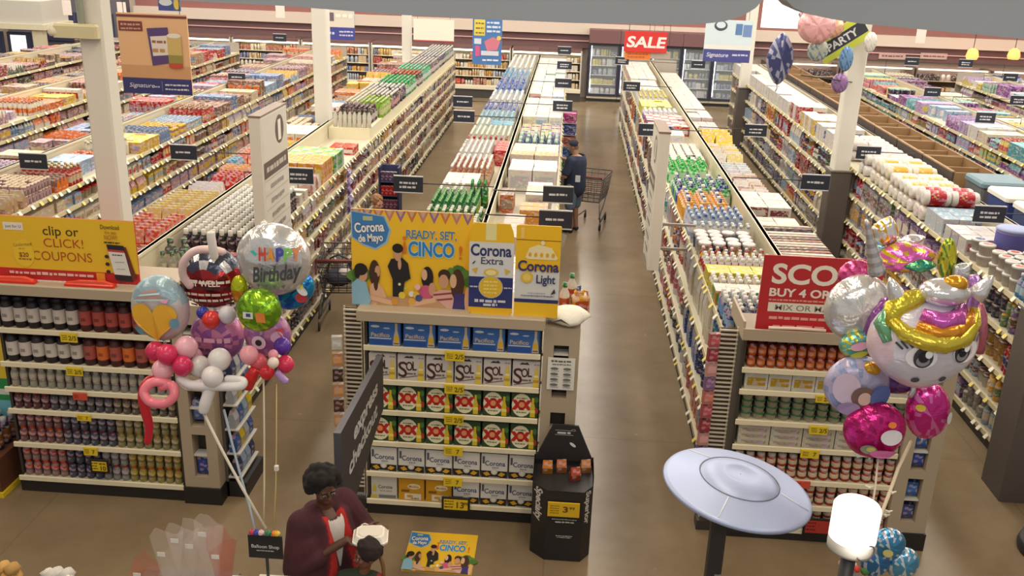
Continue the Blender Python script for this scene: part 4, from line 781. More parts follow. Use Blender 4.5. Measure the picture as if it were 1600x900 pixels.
# ================================================================== endcaps
EY = 7.5          # plane of the endcap shelf fronts
def endcap(name_label, x0, x1, lips, tray=False, colx=None, ztop=2.05, tags=()):
    w = x1-x0; t = thing('endcap_display', name_label, 'display', (x0, EY, 0)); D = .55
    b = MB(); b.box(0, w, 0, D, 0, lips[-1]-.02, (40, 36, 36)); b.build('base', M_PLAIN, t)
    k = MB(); k.box(0, w, D-.03, D, .1, ztop-.1, (54, 50, 48)); k.box(0, .025, .04, D, .1, ztop-.1, (62, 56, 52)); k.box(w-.025, w, .04, D, .1, ztop-.1, (62, 56, 52)); k.build('back_panel', M_PLAIN, t)
    for z in lips:
        s = MB(); s.box(.026, w-.026, 0, D-.03, z-.025, z, SHELF); s = s.build('shelf', M_PLAIN, t)
        l = MB(); l.rbox(.0, w, -.02, 0, z-.035, z+.012, (232, 222, 192), .004); l.build('price_rail', M_PLAIN, s)
    h = MB()
    if tray:
        h.box(-.04, w+.1, -.06, -.04, ztop-.1, ztop, BEIGE); h.box(-.04, -.02, -.04, D, ztop-.1, ztop+.06, BEIGE); h.box(w+.08, w+.1, -.04, D, ztop-.1, ztop, BEIGE); h.box(-.02, w+.08, -.04, D, ztop-.1, ztop-.085, (150, 134, 114))
    else: h.rbox(-.04, w+.03, -.1, D, ztop-.1, ztop, BEIGE, .012)
    h.build('header', M_PLAIN, t)
    if colx:
        c0, c1, zt = colx; c0 -= x0; c1 -= x0; cm = (c0+c1)/2; sl = [(.28, .72), (.8, 1.16), (1.3, 1.52), (1.62, 1.8)]
        for side in (-1, 1):
            p = MB(); a, e = (c0, cm-.065) if side < 0 else (cm+.065, c1); p.box(a, e, -.02, D, .17, zt, BEIGE); p.build('column_side', M_PLAIN, t)
        p = MB(); zs = [.17]+[v for s_ in sl for v in s_]+[zt]
        for a, e in zip(zs[::2], zs[1::2]): p.box(cm-.065, cm+.065, -.02, .1, a, e, BEIGE)
        p.box(cm-.065, cm+.065, .12, D, .17, zt, (66, 58, 54)); p.build('column_front', M_PLAIN, t)
        p = MB(); p.box(c0-.01, c1+.01, -.04, D, 0, .17, (38, 35, 35)); p.build('column_base', M_PLAIN, t)
        p = MB()
        for a, e in sl: p.box(cm-.063, cm+.063, -.01, .1, (a+e)/2-.008, (a+e)/2+.008, (206, 206, 200))
        p.build('slot_shelf', M_PLAIN, t)
    for (a, z, ww, hh, kind) in tags:
        c = {'y': (226, 196, 40), 'r': (206, 80, 62), 'k': (226, 190, 36), 'rk': (176, 52, 46)}[kind]
        m = MB(); m.rbox(a-x0-ww/2, a-x0+ww/2, -.045, -.03, z-hh, z, (30, 26, 24) if 'k' in kind else c, .003); g = m.build('sale_tag', M_PLAIN, t)
        q = Print((a-x0-ww/2, -.0455, z-hh))
        if 'k' in kind: q.rect(.02, ww-.02, .02, hh-.02, c)
        d = shade(c, .45) if kind != 'rk' else (110, 24, 24)
        for i in range(3): q.squiggle(ww*.1, ww*.42, hh*(.72-.2*i), hh*.1, d, i+int(z*100))
        if kind == 'k' and x0 > -3: q.text('13', ww*.66, hh*.5, hh*.42, d, .03); q.text('99', ww*.85, hh*.6, hh*.2, d, .02)
        elif kind == 'k': q.squiggle(ww*.5, ww*.9, hh*.7, hh*.16, d, 4); q.text('10', ww*.7, hh*.38, hh*.32, d, .03)
        elif kind == 'y': q.text('2/5' if z > 1 else '7', ww*.74, hh*.5, hh*.5, d, .02)
        q.build('lettering', g)
    return t
# ------------------------------------------------------------------ beer endcap in the middle
X0, X1 = -1.66, -.12
LIP = (1.69, 1.37, 1.07, .755, .44, .15)
endcap('beer endcap with six shelves of cases below the yellow party sign', X0, X1, LIP, False, (-.1, .21, 1.96), 2.06,
       [(-.86, 1.7, .17, .09, 'y'), (-.86, 1.385, .17, .09, 'y'), (-.86, 1.085, .17, .09, 'y'), (-.86, .77, .17, .09, 'y'), (-.86, .455, .17, .09, 'y'), (-.83, .25, .26, .15, 'k')])
NAVY = (46, 58, 110)
def beer_case(kind, x, z, label, group):
    w, h, d = (.285, .225, .3) if kind == 'blue' else (.245, .245, .3)
    t = thing('beer_case', label, 'beer case', (x, EY+.02, z), RND.uniform(-.02, .02), group); m = MB(); q = Print((-w/2, -.001, 0))
    if kind == 'blue':
        m.rbox(-w/2+.004, w/2-.004, 0, d, 0, h, (62, 112, 186), .006, (74, 124, 196)); q.rect(.01, .205, .012, h*.28, (40, 84, 160)); q.rect(.01, .2, h*.28, h*.33, (196, 206, 214)); q.text('Pacifico', .105, h*.46, .038, (206, 196, 190), .02, .16, outline=(90, 84, 110)); q.oval(.06, h*.8, .04, .012, (220, 232, 240), 10); q.oval(.16, h*.74, .03, .008, (190, 214, 234), 10)
        q.poly([(.215, .01), (.275, .01), (.268, .09), (.256, .15), (.256, .21), (.234, .21), (.234, .15), (.222, .09)], (206, 196, 176)); q.rect(.222, .268, .045, .1, (226, 182, 50)); q.rect(.222, .268, .02, .035, (150, 110, 50)); q.rect(.234, .256, .2, .216, (226, 200, 120))
    elif kind == 'sol':
        m.rbox(-w/2+.003, w/2-.003, 0, d, 0, h, (206, 200, 196), .006, (214, 208, 204)); q.text('S', .05, h*.44, .15, (74, 36, 42), .01, .075); q.text('O', .108, h*.57, .085, (74, 36, 42), .02, .055); q.text('L', .155, h*.59, .085, (74, 36, 42), .02, .034)
        q.poly([(.06, h*.88), (.085, h*.96), (.11, h*.94), (.13, h*.98), (.15, h*.88)], (60, 48, 48)); q.squiggle(.09, .17, h*.28, .02, (120, 100, 100), 2); q.line([(.02, .02), (.18, .05)], .008, (110, 90, 90)); q.squiggle(.19, .235, h*.9, .015, (150, 140, 140), 3)
        q.poly([(.185, .005), (.235, .005), (.235, .1), (.222, .15), (.222, .19), (.2, .19), (.2, .15), (.185, .1)], (222, 196, 70)); q.rect(.185, .235, .05, .075, (190, 150, 60)); q.rect(.19, .23, .1, .12, (236, 226, 190))
    elif kind == 'xx':
        m.rbox(-w/2+.003, w/2-.003, 0, d, 0, h, (46, 70, 42), .006, (70, 92, 60)); q.oval(.095, h*.5, .088, h*.46, (226, 222, 190)); q.text('XX', .095, h*.52, .08, (190, 34, 30), .11, .14); q.oval(.095, h*.52, .025, .028, (226, 150, 100), 10)
        q.squiggle(.05, .14, h*.22, .014, (120, 116, 80), 1); q.squiggle(.05, .14, h*.78, .014, (120, 116, 80), 4)
        q.poly([(.17, .01), (.215, .01), (.215, .1), (.203, .15), (.203, .2), (.183, .2), (.183, .15), (.17, .1)], (214, 186, 40)); q.oval(.225, h*.3, .018, .03, (176, 60, 36), 8); q.oval(.222, h*.75, .02, .03, (70, 120, 60), 8); q.rect(.17, .215, .05, .08, (236, 220, 120))
    elif kind == 'white':
        m.rbox(-w/2+.003, w/2-.003, 0, d, 0, h, (222, 220, 214), .006, (60, 56, 52)); q.rect(.004, w-.004, .005, h*.3, (34, 30, 30)); q.text('Corona', w*.53, h*.62, .05, NAVY, .015, .18); q.squiggle(w*.42, w*.66, h*.44, .013, (130, 130, 150), 1); q.rect(.015, .035, h*.6, h*.9, (90, 90, 110))
        q.oval(w*.5, h*.27, .03, .032, (206, 204, 196)); q.oval(w*.5, h*.27, .018, .02, (226, 224, 214)); q.poly([(.02, h*.2), (.06, h*.27), (.09, h*.14), (.05, h*.08)], (214, 160, 40)); q.poly([(w-.02, h*.2), (w-.06, h*.27), (w-.09, h*.14), (w-.05, h*.08)], (214, 160, 40)); q.squiggle(w*.3, w*.7, .012, .01, (190, 190, 190), 2)
    elif kind == 'family':
        m.rbox(-w/2+.003, w/2-.003, 0, d, 0, h, (206, 202, 194), .006, (214, 210, 200)); q.text('Corona', w*.55, h*.52, .035, (96, 90, 90), .015, .13); q.squiggle(w*.35, w*.8, h*.34, .018, (170, 166, 160), 1); q.poly([(.02, h*.3), (.05, h*.3), (.05, h*.5), (.035, h*.65), (.02, h*.5)], (206, 190, 50)); q.rect(w*.3, w*.95, .01, h*.17, (120, 118, 116)); q.rect(.0, w*.25, .01, h*.16, (206, 180, 60))
    elif kind == 'amber':
        m.rbox(-w/2+.003, w/2-.003, 0, d, 0, h, (206, 150, 30), .006, (226, 214, 190)); q.oval(w*.6, h*.6, .06, .03, (236, 220, 180)); q.text('Modelo', w*.6, h*.6, .024, (170, 90, 30), .01, .09); q.squiggle(.03, .12, h*.42, .03, (130, 84, 20), 2); q.rect(.06, w-.03, .01, h*.3, (226, 216, 196)); q.oval(w*.45, h*.18, .03, .015, (206, 150, 40)); q.squiggle(w*.5, w*.8, h*.1, .015, (120, 100, 70), 3); q.rect(0, w, h*.9, h-.006, (190, 140, 40))
    m.build('carton', M_PRINT, t); q.build('printed_front', t)
rows = [('blue', 5, .302, 'blue beer case with bottle picture', 'top'), ('sol', 6, .253, 'white beer case with brown curly lettering', 'second'), ('xx', 6, .253, 'green beer case with red crosses', 'third'), ('xx', 6, .253, 'green beer case with red crosses', 'fourth'), ('white', 6, .253, 'white and black beer case', 'fifth')]
for (k, n, p, lab, sh), z in zip(rows, LIP):
    for i in range(n): beer_case(k, X0+.03+p*(i+.5), z, '%s, %s along the %s shelf of the beer endcap' % (lab, nth(i+1), sh), 'cases on the %s shelf of the beer endcap' % sh)
for i, (k, lab) in enumerate((('family', 'pale grey beer case with yellow bottle print'), ('amber', 'amber beer case with oval badge'), ('amber', 'amber beer case behind the framed price'), ('white', 'white and black beer case'), ('white', 'white and black beer case'), ('white', 'white and black beer case'))):
    beer_case(k, X0+.03+.253*(i+.5), LIP[5], '%s, %s along the base of the beer endcap' % (lab, nth(i+1)), 'cases on the base of the beer endcap')
# the party sign and two bottle standees on top
def party_art(q, w, h, band=True):
    Y = (242, 194, 44); q.rect(0, w, 0, h, Y)
    if band:
        n = 11
        for i in range(n):
            a = w*i/n; c = ((196, 130, 120), (150, 110, 150), (206, 120, 70))[i % 3]; q.poly([(a, h), (a+w/n, h), (a+w/n*.5, h*.88)], c, i == 0)
        for i in range(n):
            a = w*i/n; q.poly([(a+w/n*.22, h), (a+w/n*.78, h), (a+w/n*.5, h*.93)], (206, 170, 140), i == 0)
    q.poly([(0, h*.98), (w*.28, h*.94), (w*.33, h*.8), (w*.3, h*.66), (w*.2, h*.58), (w*.1, h*.62), (0, h*.7)], (150, 190, 220)); q.poly([(w*.01, h*.97), (w*.27, h*.93), (w*.315, h*.8), (w*.285, h*.675), (w*.2, h*.6), (w*.1, h*.64), (w*.01, h*.71)], (62, 128, 190))
    q.text('Corona', w*.15, h*.82, h*.1, (240, 240, 240), .03, w*.24, rot=.1, outline=(40, 80, 150), ow=.05); q.text('de Mayo', w*.16, h*.71, h*.08, (240, 240, 240), .03, w*.2, rot=.1, outline=(40, 80, 150), ow=.05); q.rect(w*.1, w*.18, h*.885, h*.93, (180, 190, 150))
    q.text('READY, SET,', w*.66, h*.77, h*.085, (70, 130, 180), .025, w*.41, outline=(250, 214, 120), ow=.04); q.text('CINCO', w*.66, h*.62, h*.15, (50, 130, 200), .03, w*.37, outline=(190, 220, 230), ow=.04); q.text('¡', w*.44, h*.7, h*.18, (222, 120, 40), .02); q.text('!', w*.9, h*.6, h*.14, (222, 120, 40), .02)
    SK = (206, 154, 122); SK2 = (222, 178, 146)
    for i, (a, b) in enumerate(((.02, .3), (.06, .34), (.1, .3), (.05, .24), (.84, .36), (.9, .4), (.95, .36), (.99, .3))): q.oval(w*a, h*b, w*.07, h*.06, (76, 120, 50) if i % 2 else (96, 140, 60), 9, .5*i)
    q.oval(w*.19, h*.34, w*.045, h*.14, (70, 46, 34)); q.oval(w*.215, h*.36, w*.022, h*.06, SK); q.poly([(w*.14, 0), (w*.15, h*.2), (w*.2, h*.26), (w*.26, h*.18), (w*.3, h*.05), (w*.3, 0)], SK2); q.oval(w*.2, h*.25, w*.02, h*.1, (70, 46, 34))
    q.poly([(w*.3, h*.42), (w*.33, h*.5), (w*.42, h*.52), (w*.47, h*.46), (w*.49, h*.3), (w*.44, h*.26), (w*.42, h*.08), (w*.34, h*.08), (w*.34, h*.28)], (34, 32, 36)); q.oval(w*.385, h*.56, w*.034, h*.08, SK); q.oval(w*.385, h*.615, w*.045, h*.05, (36, 26, 24)); q.oval(w*.4, h*.45, w*.015, h*.06, SK)
    q.oval(w*.63, h*.32, w*.05, h*.12, (34, 26, 28)); q.oval(w*.605, h*.35, w*.024, h*.06, SK2); q.oval(w*.62, h*.16, w*.06, h*.08, (206, 90, 130)); q.oval(w*.67, h*.2, w*.03, h*.07, SK)
    q.oval(w*.77, h*.36, w*.05, h*.06, (60, 40, 30)); q.oval(w*.765, h*.29, w*.04, h*.075, SK); q.poly([(w*.66, 0), (w*.68, h*.16), (w*.74, h*.2), (w*.84, h*.2), (w*.86, 0)], (214, 170, 160)); q.line([(w*.68, h*.14), (w*.84, h*.17)], h*.02, (150, 60, 60)); q.line([(w*.68, h*.08), (w*.84, h*.11)], h*.02, (150, 60, 60))
    q.oval(w*.88, h*.26, w*.055, h*.17, (74, 48, 36)); q.oval(w*.845, h*.3, w*.028, h*.075, SK2); q.poly([(w*.84, 0), (w*.86, h*.17), (w*.94, h*.17), (w*.96, 0)], (64, 52, 120)); q.oval(w*.965, h*.1, w*.025, h*.14, SK2)
    q.poly([(w*.2, 0), (w*.3, h*.1), (w*.7, h*.1), (w*.8, 0)], (190, 150, 110)); q.line([(w*.15, h*.08), (w*.34, h*.03)], h*.05, SK2); q.line([(w*.48, h*.02), (w*.7, h*.09)], h*.05, SK2)
    for a, b, r, c in ((.42, .12, .03, (226, 200, 70)), (.5, .14, .025, (226, 226, 230)), (.54, .13, .03, (226, 190, 60)), (.45, .2, .012, (190, 200, 120)), (.56, .1, .03, (70, 80, 130)), (.36, .05, .03, (214, 150, 60)), (.5, .06, .03, (226, 170, 70)), (.55, .22, .025, (236, 190, 190)), (.4, .24, .012, (226, 226, 190))): q.oval(w*a, h*b, w*r, h*r*1.3, c, 9)
    q.poly([(0, 0), (0, h*.22), (w*.05, h*.28), (w*.12, h*.25), (w*.16, h*.05), (w*.14, 0)], (140, 186, 210)); q.oval(w*.095, h*.33, w*.04, h*.08, SK); q.oval(w*.08, h*.38, w*.055, h*.065, (34, 28, 30)); q.oval(w*.05, h*.34, w*.025, h*.06, (34, 28, 30))
    return q
t = thing('promotional_sign', 'yellow party sign with people at a table on the beer endcap header', 'sign', (-1.76, 7.56, 2.06)); w, h = 1.03, .84
m = MB(); m.box(0, w, 0, .015, 0, h, (226, 180, 40)); m.build('panel', M_PRINT, t); party_art(Print((0, -.0005, 0)), w, h).build('printed_artwork', t)
def bottle_sign(x, label, light):
    t = thing('bottle_standee', label, 'sign', (x, 7.47, 2.055)); w, h = .37, .8; m = MB()
    if light: pts = [(0, 0), (w, 0), (w, h*.99), (w*.98, h), (.02, h), (0, h*.99)]
    else: pts = [(0, .02), (.03, 0), (w-.03, 0), (w, .02), (w, h*.83), (w*.97, h*.92), (w*.9, h), (w*.1, h), (w*.03, h*.92), (0, h*.83)]
    m.prism(pts, 0, .02, (200, 150, 20)); m.build('panel', M_PRINT, t); q = Print((0, -.0005, 0)); q.poly(pts, (238, 190, 34))
    if light:
        q.rect(.0, w, h*.84, h*.85, (150, 96, 20)); q.rect(.0, w, h*.16, h*.52, (214, 216, 218)); q.rect(0, w, h*.16, h*.2, (40, 50, 110)); q.rect(0, w, h*.2, h*.215, (206, 206, 206)); q.rect(w*.1, w*.18, h*.86, h*.98, (244, 206, 110))
        q.poly([(w*.22, h*.66), (w*.3, h*.76), (w*.5, h*.8), (w*.8, h*.77), (w*.95, h*.66), (w*.9, h*.64), (w*.26, h*.64)], (240, 226, 180)); q.oval(w*.6, h*.82, w*.05, h*.025, (240, 230, 190), 8)
        for i in range(5): q.oval(w*(.32+.13*i), h*.69, w*.035, h*.025, (222, 170, 40), 8)
        q.text('Corona', w*.52, h*.57, .09, NAVY, .03, w*.9, outline=(226, 170, 40)); q.oval(w*.27, h*.44, w*.14, h*.06, (226, 186, 60)); q.oval(w*.27, h*.44, w*.09, h*.04, (236, 206, 110)); q.text('Light', w*.7, h*.43, .075, NAVY, .02, w*.42); q.squiggle(w*.15, w*.9, h*.24, .012, (120, 126, 140), 3); q.squiggle(w*.3, w*.7, h*.27, .008, (150, 150, 160), 4); q.poly([(w*.82, h*.26), (w*.9, h*.33), (w*.93, h*.28)], (50, 56, 70))
    else:
        q.rect(w*.36, w*.6, h*.82, h, (232, 226, 160)); q.rect(0, w, h*.4, h*.8, (216, 218, 222)); q.rect(0, w, h*.08, h*.42, (44, 52, 116)); q.text('Corona', w*.49, h*.715, .1, NAVY, .03, w*.9); q.text('Extra', w*.52, h*.6, .062, (70, 76, 110), .015, w*.5)
        q.oval(w*.5, h*.47, w*.17, h*.045, (222, 190, 70)); q.oval(w*.5, h*.47, w*.12, h*.03, (240, 226, 160)); q.poly([(w*.06, h*.5), (w*.2, h*.52), (w*.16, h*.45)], (222, 180, 60)); q.poly([(w*.94, h*.5), (w*.8, h*.52), (w*.84, h*.45)], (222, 180, 60)); q.line([(w*.08, h*.56), (w*.14, h*.59)], .01, (60, 70, 80))
        q.oval(w*.5, h*.31, w*.28, h*.125, (180, 184, 190)); q.oval(w*.5, h*.31, w*.26, h*.115, (226, 186, 40))
        for i in range(4): q.squiggle(w*.34, w*.66, h*(.37-.04*i), .018, (240, 220, 130), i)
        q.squiggle(w*.14, w*.86, h*.155, .03, (206, 210, 224), 1); q.squiggle(w*.34, w*.66, h*.115, .026, (206, 210, 224), 2); q.squiggle(.01, w*.2, h*.31, .014, (190, 196, 214), 5); q.squiggle(w*.8, w*.98, h*.31, .014, (190, 196, 214), 6); q.rect(.02, w-.02, .005, h*.07, (236, 186, 30))
    q.build('printed_front', t)
bottle_sign(-.75, 'tall bottle shaped sign with white and navy label beside the party sign', False)
bottle_sign(-.365, 'flat topped yellow bottle sign with crown beside the aisle', True)
# odds and ends left on the column top
t = thing('paper_bag', 'crumpled white printed bag lying on the column top by the beer endcap', 'bag', (.09, 7.62, 1.96), -.3); m = MB()
m.ball((0, 0, .07), (.19, .17, .075), (232, 228, 216), 16, 9, lambda x, y, z: (x*(1+.12*math.sin(5*y+3*z)), y*(1+.1*math.sin(4*x)), max(-.9, z+.25*math.sin(3*x)*math.cos(2.5*y)))); m.build('bag', M_CLOTH, t)
q = Print((-.1, -.2, .03), (1, 0, 0), (0, .3, .95)); q.poly([(0, .02), (.1, .05), (.19, .03), (.1, .07)], (70, 64, 60)); q.build('print', t)
for (x, y, A, B, lab) in ((.06, 7.86, (226, 224, 206), (40, 130, 70), 'white bottle with green cap, nearer one on the column top'), (.12, 8.0, (226, 226, 212), (60, 150, 90), 'tall white bottle with green cap behind the amber jug'), (.2, 7.86, (224, 160, 50), (50, 70, 140), 'amber jug with navy cap on the column top')):
    a = A[0] < 225 and A[2] < 100; put_product(None, 'cleaner_jug' if a else 'cleaner_jar', '', 'jug' if a else 'bottle', (.16, .1, .26) if a else (.1, .1, .28), (A, B, (190, 90, 60)), x, y, 1.96 if y < 7.95 else 2.0, .3, lab)
sup = MB(); sup.box(-.1, .21, 7.5+.55, 8.09, 1.9, 1.959, BEIGE)
t = thing('flyer', 'white price flyer with small pictures taped on the beige column', 'flyer', (-.055, 7.465, 1.39)); m = MB(); m.box(0, .235, 0, .006, 0, .3, (226, 224, 216)); m.build('sheet', M_PRINT, t)
q = Print((0, -.001, 0)); q.squiggle(.03, .2, .27, .02, (90, 90, 90), 1); q.squiggle(.04, .2, .24, .014, (120, 120, 120), 2)
for i in range(4):
    for j in range(2): q.oval(.06+.11*j, .2-.05*i, .036, .013, (110, 112, 110), 8); q.squiggle(.03+.11*j, .1+.11*j, .178-.05*i, .008, (150, 150, 150), i+9*j)
q.build('lettering', t)

# ------------------------------------------------------------------ wire wing racks on the endcap sides
def wing(x, label, pal, group):
    t = thing('wire_rack', label, 'rack', (x, 7.62, 0), 0); m = MB()
    for k in range(44): z = .2+k*.041; m.box(-.0, .16, -.006, .006, z, z+.014, (222, 210, 190))
    m.box(0, .012, .006, .02, .1, 2.0, (200, 186, 160)); m.box(.148, .16, .006, .02, .1, 2.0, (200, 186, 160)); m.box(0, .16, .03, .04, .12, 1.98, (90, 78, 70)); m.build('grille', M_PLAIN, t)
    b = MB(); b.box(-.02, .18, -.05, .09, 0, .1, (60, 54, 50)); b.build('foot', M_PLAIN, t)
    r = random.Random(int(x*100))
    for k, (z, c, cn) in enumerate(pal):
        put_product(None, 'hanging_packet', cn, 'box', (.09, .05, .12), (c, shade(c, .7), shade(c, 1.2)), x-.05, 7.56, z, .2, '%s hanging packet, %s from the top on the %s' % (cn, nth(k+1), group), group)
wing(-1.86, 'wire wing rack on the aisle side of the beer endcap', [(1.62, (226, 222, 210), 'white'), (1.46, (214, 160, 110), 'tan'), (1.31, (70, 50, 44), 'dark brown'), (1.16, (220, 166, 120), 'tan'), (1.01, (90, 60, 50), 'dark brown'), (.86, (226, 176, 130), 'tan')], 'beer endcap wing rack')
wing(1.4, 'wire wing rack crowded with pink packets beside the red sale endcap', [(1.84-.135*k, ((190, 100, 106), (160, 70, 78), (214, 160, 156), (140, 106, 146), (206, 130, 116))[k % 5], ('rose', 'crimson', 'blush', 'mauve', 'coral')[k % 5]) for k in range(12)], 'red sale endcap wing rack')

# ------------------------------------------------------------------ coupon endcap: juice and soft drink bottles
L0, L1 = -4.96, -3.38
LL = (1.66, 1.33, 1.08, .86, .515, .16)
endcap('coupon endcap with six shelves of bottled drinks under the yellow coupon sign', L0, L1, LL, False, (-3.36, -3.03, 1.98), 2.12,
       [(-4.28, 1.665, .15, .085, 'y'), (-4.27, 1.335, .15, .08, 'y'), (-4.25, 1.085, .13, .07, 'r'), (-4.24, .865, .13, .06, 'y'), (-4.22, .53, .13, .08, 'y'), (-4.15, .41, .18, .14, 'k')])
def big_bottle(x, y, z, body, label_c, lab):
    t = thing('juice_bottle', lab, 'bottle', (x, y, z), 0, 'large juice bottles on the coupon endcap'); r = .055
    m = MB(); m.lathe(0, 0, 0, [(r*.9, 0), (r, .012), (r, .2), (r*.72, .235), (r*.5, .25)], body, 12); m.build('body', M_PLAIN, t)
    m = MB(); m.lathe(0, 0, .06, [(r*1.015, 0), (r*1.02, .13)], label_c, 12, cap=False); m.box(-.02, .02, -r*1.03, -r*1.0, .1, .13, shade(label_c, .7)); m.build('label', M_PRINT, t)
    m = MB(); m.lathe(0, 0, .25, [(r*.66, 0), (r*.68, .03), (r*.6, .036)], (34, 34, 44), 12); m.build('cap', M_PLAIN, t)
for sh, z in enumerate(LL[:2]):
    for j in range(2):
        for i in range(13):
            x = L0+.085+i*.119; dark = i < 6
            lc = (206, 196, 190) if dark else (((176, 78, 70), (176, 78, 70)) if sh == 0 else ((170, 84, 76), (214, 110, 50)))[i % 2]
            big_bottle(x, EY+.075+.13*j, z, (42, 34, 40) if dark else (74, 34, 34), lc, '%s labelled dark juice bottle, %s from left, %s row, %s shelf, coupon endcap' % ('white' if dark else 'red' if lc[1] < 100 else 'orange', nth(i+1), ('front', 'back')[j], ('top', 'second')[sh]))
def small_row(z, tiers, colf, sh, h=.19, w=.083, rows=2):
    for tr in range(tiers):
        for j in range(rows):
            for i in range(18):
                A, B, Cc, cn = colf(i, tr)
                lab = '%s soft drink bottle, %s from left, %s%s row, %s shelf, coupon endcap' % (cn, nth(i+1), ('lower ', 'upper ')[tr] if tiers > 1 else '', ('front', 'back')[j], sh)
                put_product(BE, 'drink_bottle', cn, 'pet', (w*.95, w*.95, h), (A, B, Cc), L0+.075+i*.0845, EY+.055+.09*j, z+tr*h, 0, lab, 'soft drink bottles on the coupon endcap')
BE = Bulk()
small_row(LL[2], 1, lambda i, t_: ((176, 174, 160), (190, 180, 206) if i % 3 else (214, 120, 150), (206, 200, 180), 'clear') if i < 8 else ((166, 166, 160), (96, 90, 170), (196, 190, 170), 'violet capped'), 'third', .2)
small_row(LL[3], 1, lambda i, t_: ((110, 66, 74), (190, 50, 50), (150, 110, 120), 'red') if i < 4 else ((92, 94, 104), (40, 38, 48), (140, 140, 146), 'grey') if i < 11 else ((116, 104, 92), (200, 80, 50), (160, 150, 120), 'brown'), 'fourth', .17)
small_row(LL[4], 2, lambda i, t_: ((140, 100, 104), (240, 90, 50), (190, 120, 110), 'orange capped') if i < 5 else ((90, 92, 112), (120, 50, 60), (120, 120, 140), 'slate') if i < 11 else ((160, 154, 110), (200, 150, 60), (180, 170, 110), 'straw'), 'fifth', .155)
small_row(LL[5], 2, lambda i, t_: ((176, 140, 140), (244, 90, 46), (216, 90, 70), 'orange topped') if i < 5 else ((90, 92, 116), (44, 40, 56), (70, 70, 110), 'dark blue') if i < 9 else ((160, 160, 160), (216, 70, 60), (180, 176, 180), 'clear red capped') if i < 12 else ((176, 164, 100), (244, 110, 50), (206, 180, 60), 'yellow'), 'base', .16)
finish(BE, 'further soft drink bottles behind the front rows of the coupon endcap', 'bottles')
# coupon sign
t = thing('coupon_sign', 'yellow coupon sign with a phone picture standing on the bottle endcap', 'sign', (-4.86, 7.52, 2.13)); w, h = 1.25, .57
m = MB(); m.box(0, w, 0, .015, 0, h, (190, 40, 36)); m.build('panel', M_PRINT, t)
q = Print((0, -.0005, 0)); q.rect(0, w, .1, h, (232, 188, 44)); q.rect(0, w, 0, .1, (190, 40, 40)); G = (74, 64, 20)
q.text('clip or', w*.48, h*.8, .085, G, .01, w*.25); q.text('CLICK!', w*.49, h*.61, .08, (178, 74, 24), .0, w*.28); q.text('COUPONS', w*.47, h*.4, .085, (178, 84, 24), .0, w*.42)
q.rect(w*.08, w*.22, h*.78, h*.9, (236, 226, 214)); q.text('just for U', w*.15, h*.84, .026, (80, 90, 150), .01, w*.11)
q.oval(w*.2, h*.42, w*.075, h*.22, (236, 196, 50)); q.text('Unlimited', w*.2, h*.56, .03, (120, 90, 30), 0, rot=.12); q.text('up to', w*.19, h*.5, .018, (150, 110, 40), 0); q.text('$20', w*.2, h*.4, .04, (130, 80, 20), .02); q.squiggle(w*.16, w*.25, h*.33, .018, (150, 110, 40), 3)
q.text('Download', w*.83, h*.9, .04, G, .005, w*.13); q.text('the app', w*.83, h*.82, .03, (160, 120, 40), 0, w*.08); q.text('NOW!', w*.83, h*.74, .04, (180, 120, 40), .01, w*.09); q.squiggle(w*.78, w*.89, h*.66, .015, G, 5)
q.squiggle(w*.08, w*.68, h*.11, .03, (236, 190, 180), 7); q.rect(w*.7, w*.76, h*.05, h*.17, (236, 150, 40))
q.poly([(w*.83, h*.62), (w*.93, h*.6), (w*.985, h*.1), (w*.86, h*.02)], (110, 46, 40)); q.poly([(w*.795, h*.63), (w*.915, h*.62), (w*.955, h*.05), (w*.835, h*.07)], (36, 32, 42)); q.poly([(w*.802, h*.52), (w*.918, h*.51), (w*.945, h*.15), (w*.83, h*.16)], (224, 222, 218)); q.poly([(w*.8, h*.555), (w*.916, h*.545), (w*.918, h*.51), (w*.802, h*.52)], (190, 60, 70)); q.squiggle(w*.83, w*.9, h*.47, .014, (90, 90, 90), 1); q.squiggle(w*.845, w*.91, h*.36, .01, (170, 170, 170), 2); q.squiggle(w*.85, w*.91, h*.25, .01, (170, 170, 170), 3)
for i in range(3): q.oval(w*.79, h*(.44-.12*i), w*.016, h*.03, (60, 36, 34), 8)
q.build('printed_face', t)
for k, x in enumerate((-4.72, -4.02)):
    t = thing('sign_holder', 'red plastic sign holder, %s one under the coupon sign' % nth(k+1), 'holder', (x, 7.44, 2.12), 0, 'red holders under the coupon sign')
    m = MB(); m.rbox(-.22, .22, -.02, .05, 0, .03, (222, 58, 44), .008); m.build('base', M_LATEX, t)
    m = MB(); m.prism([(-.2, .03), (.2, .03), (.12, .055), (-.1, .05)], -.01, .03, (236, 90, 70)); m.build('clip', M_LATEX, t)
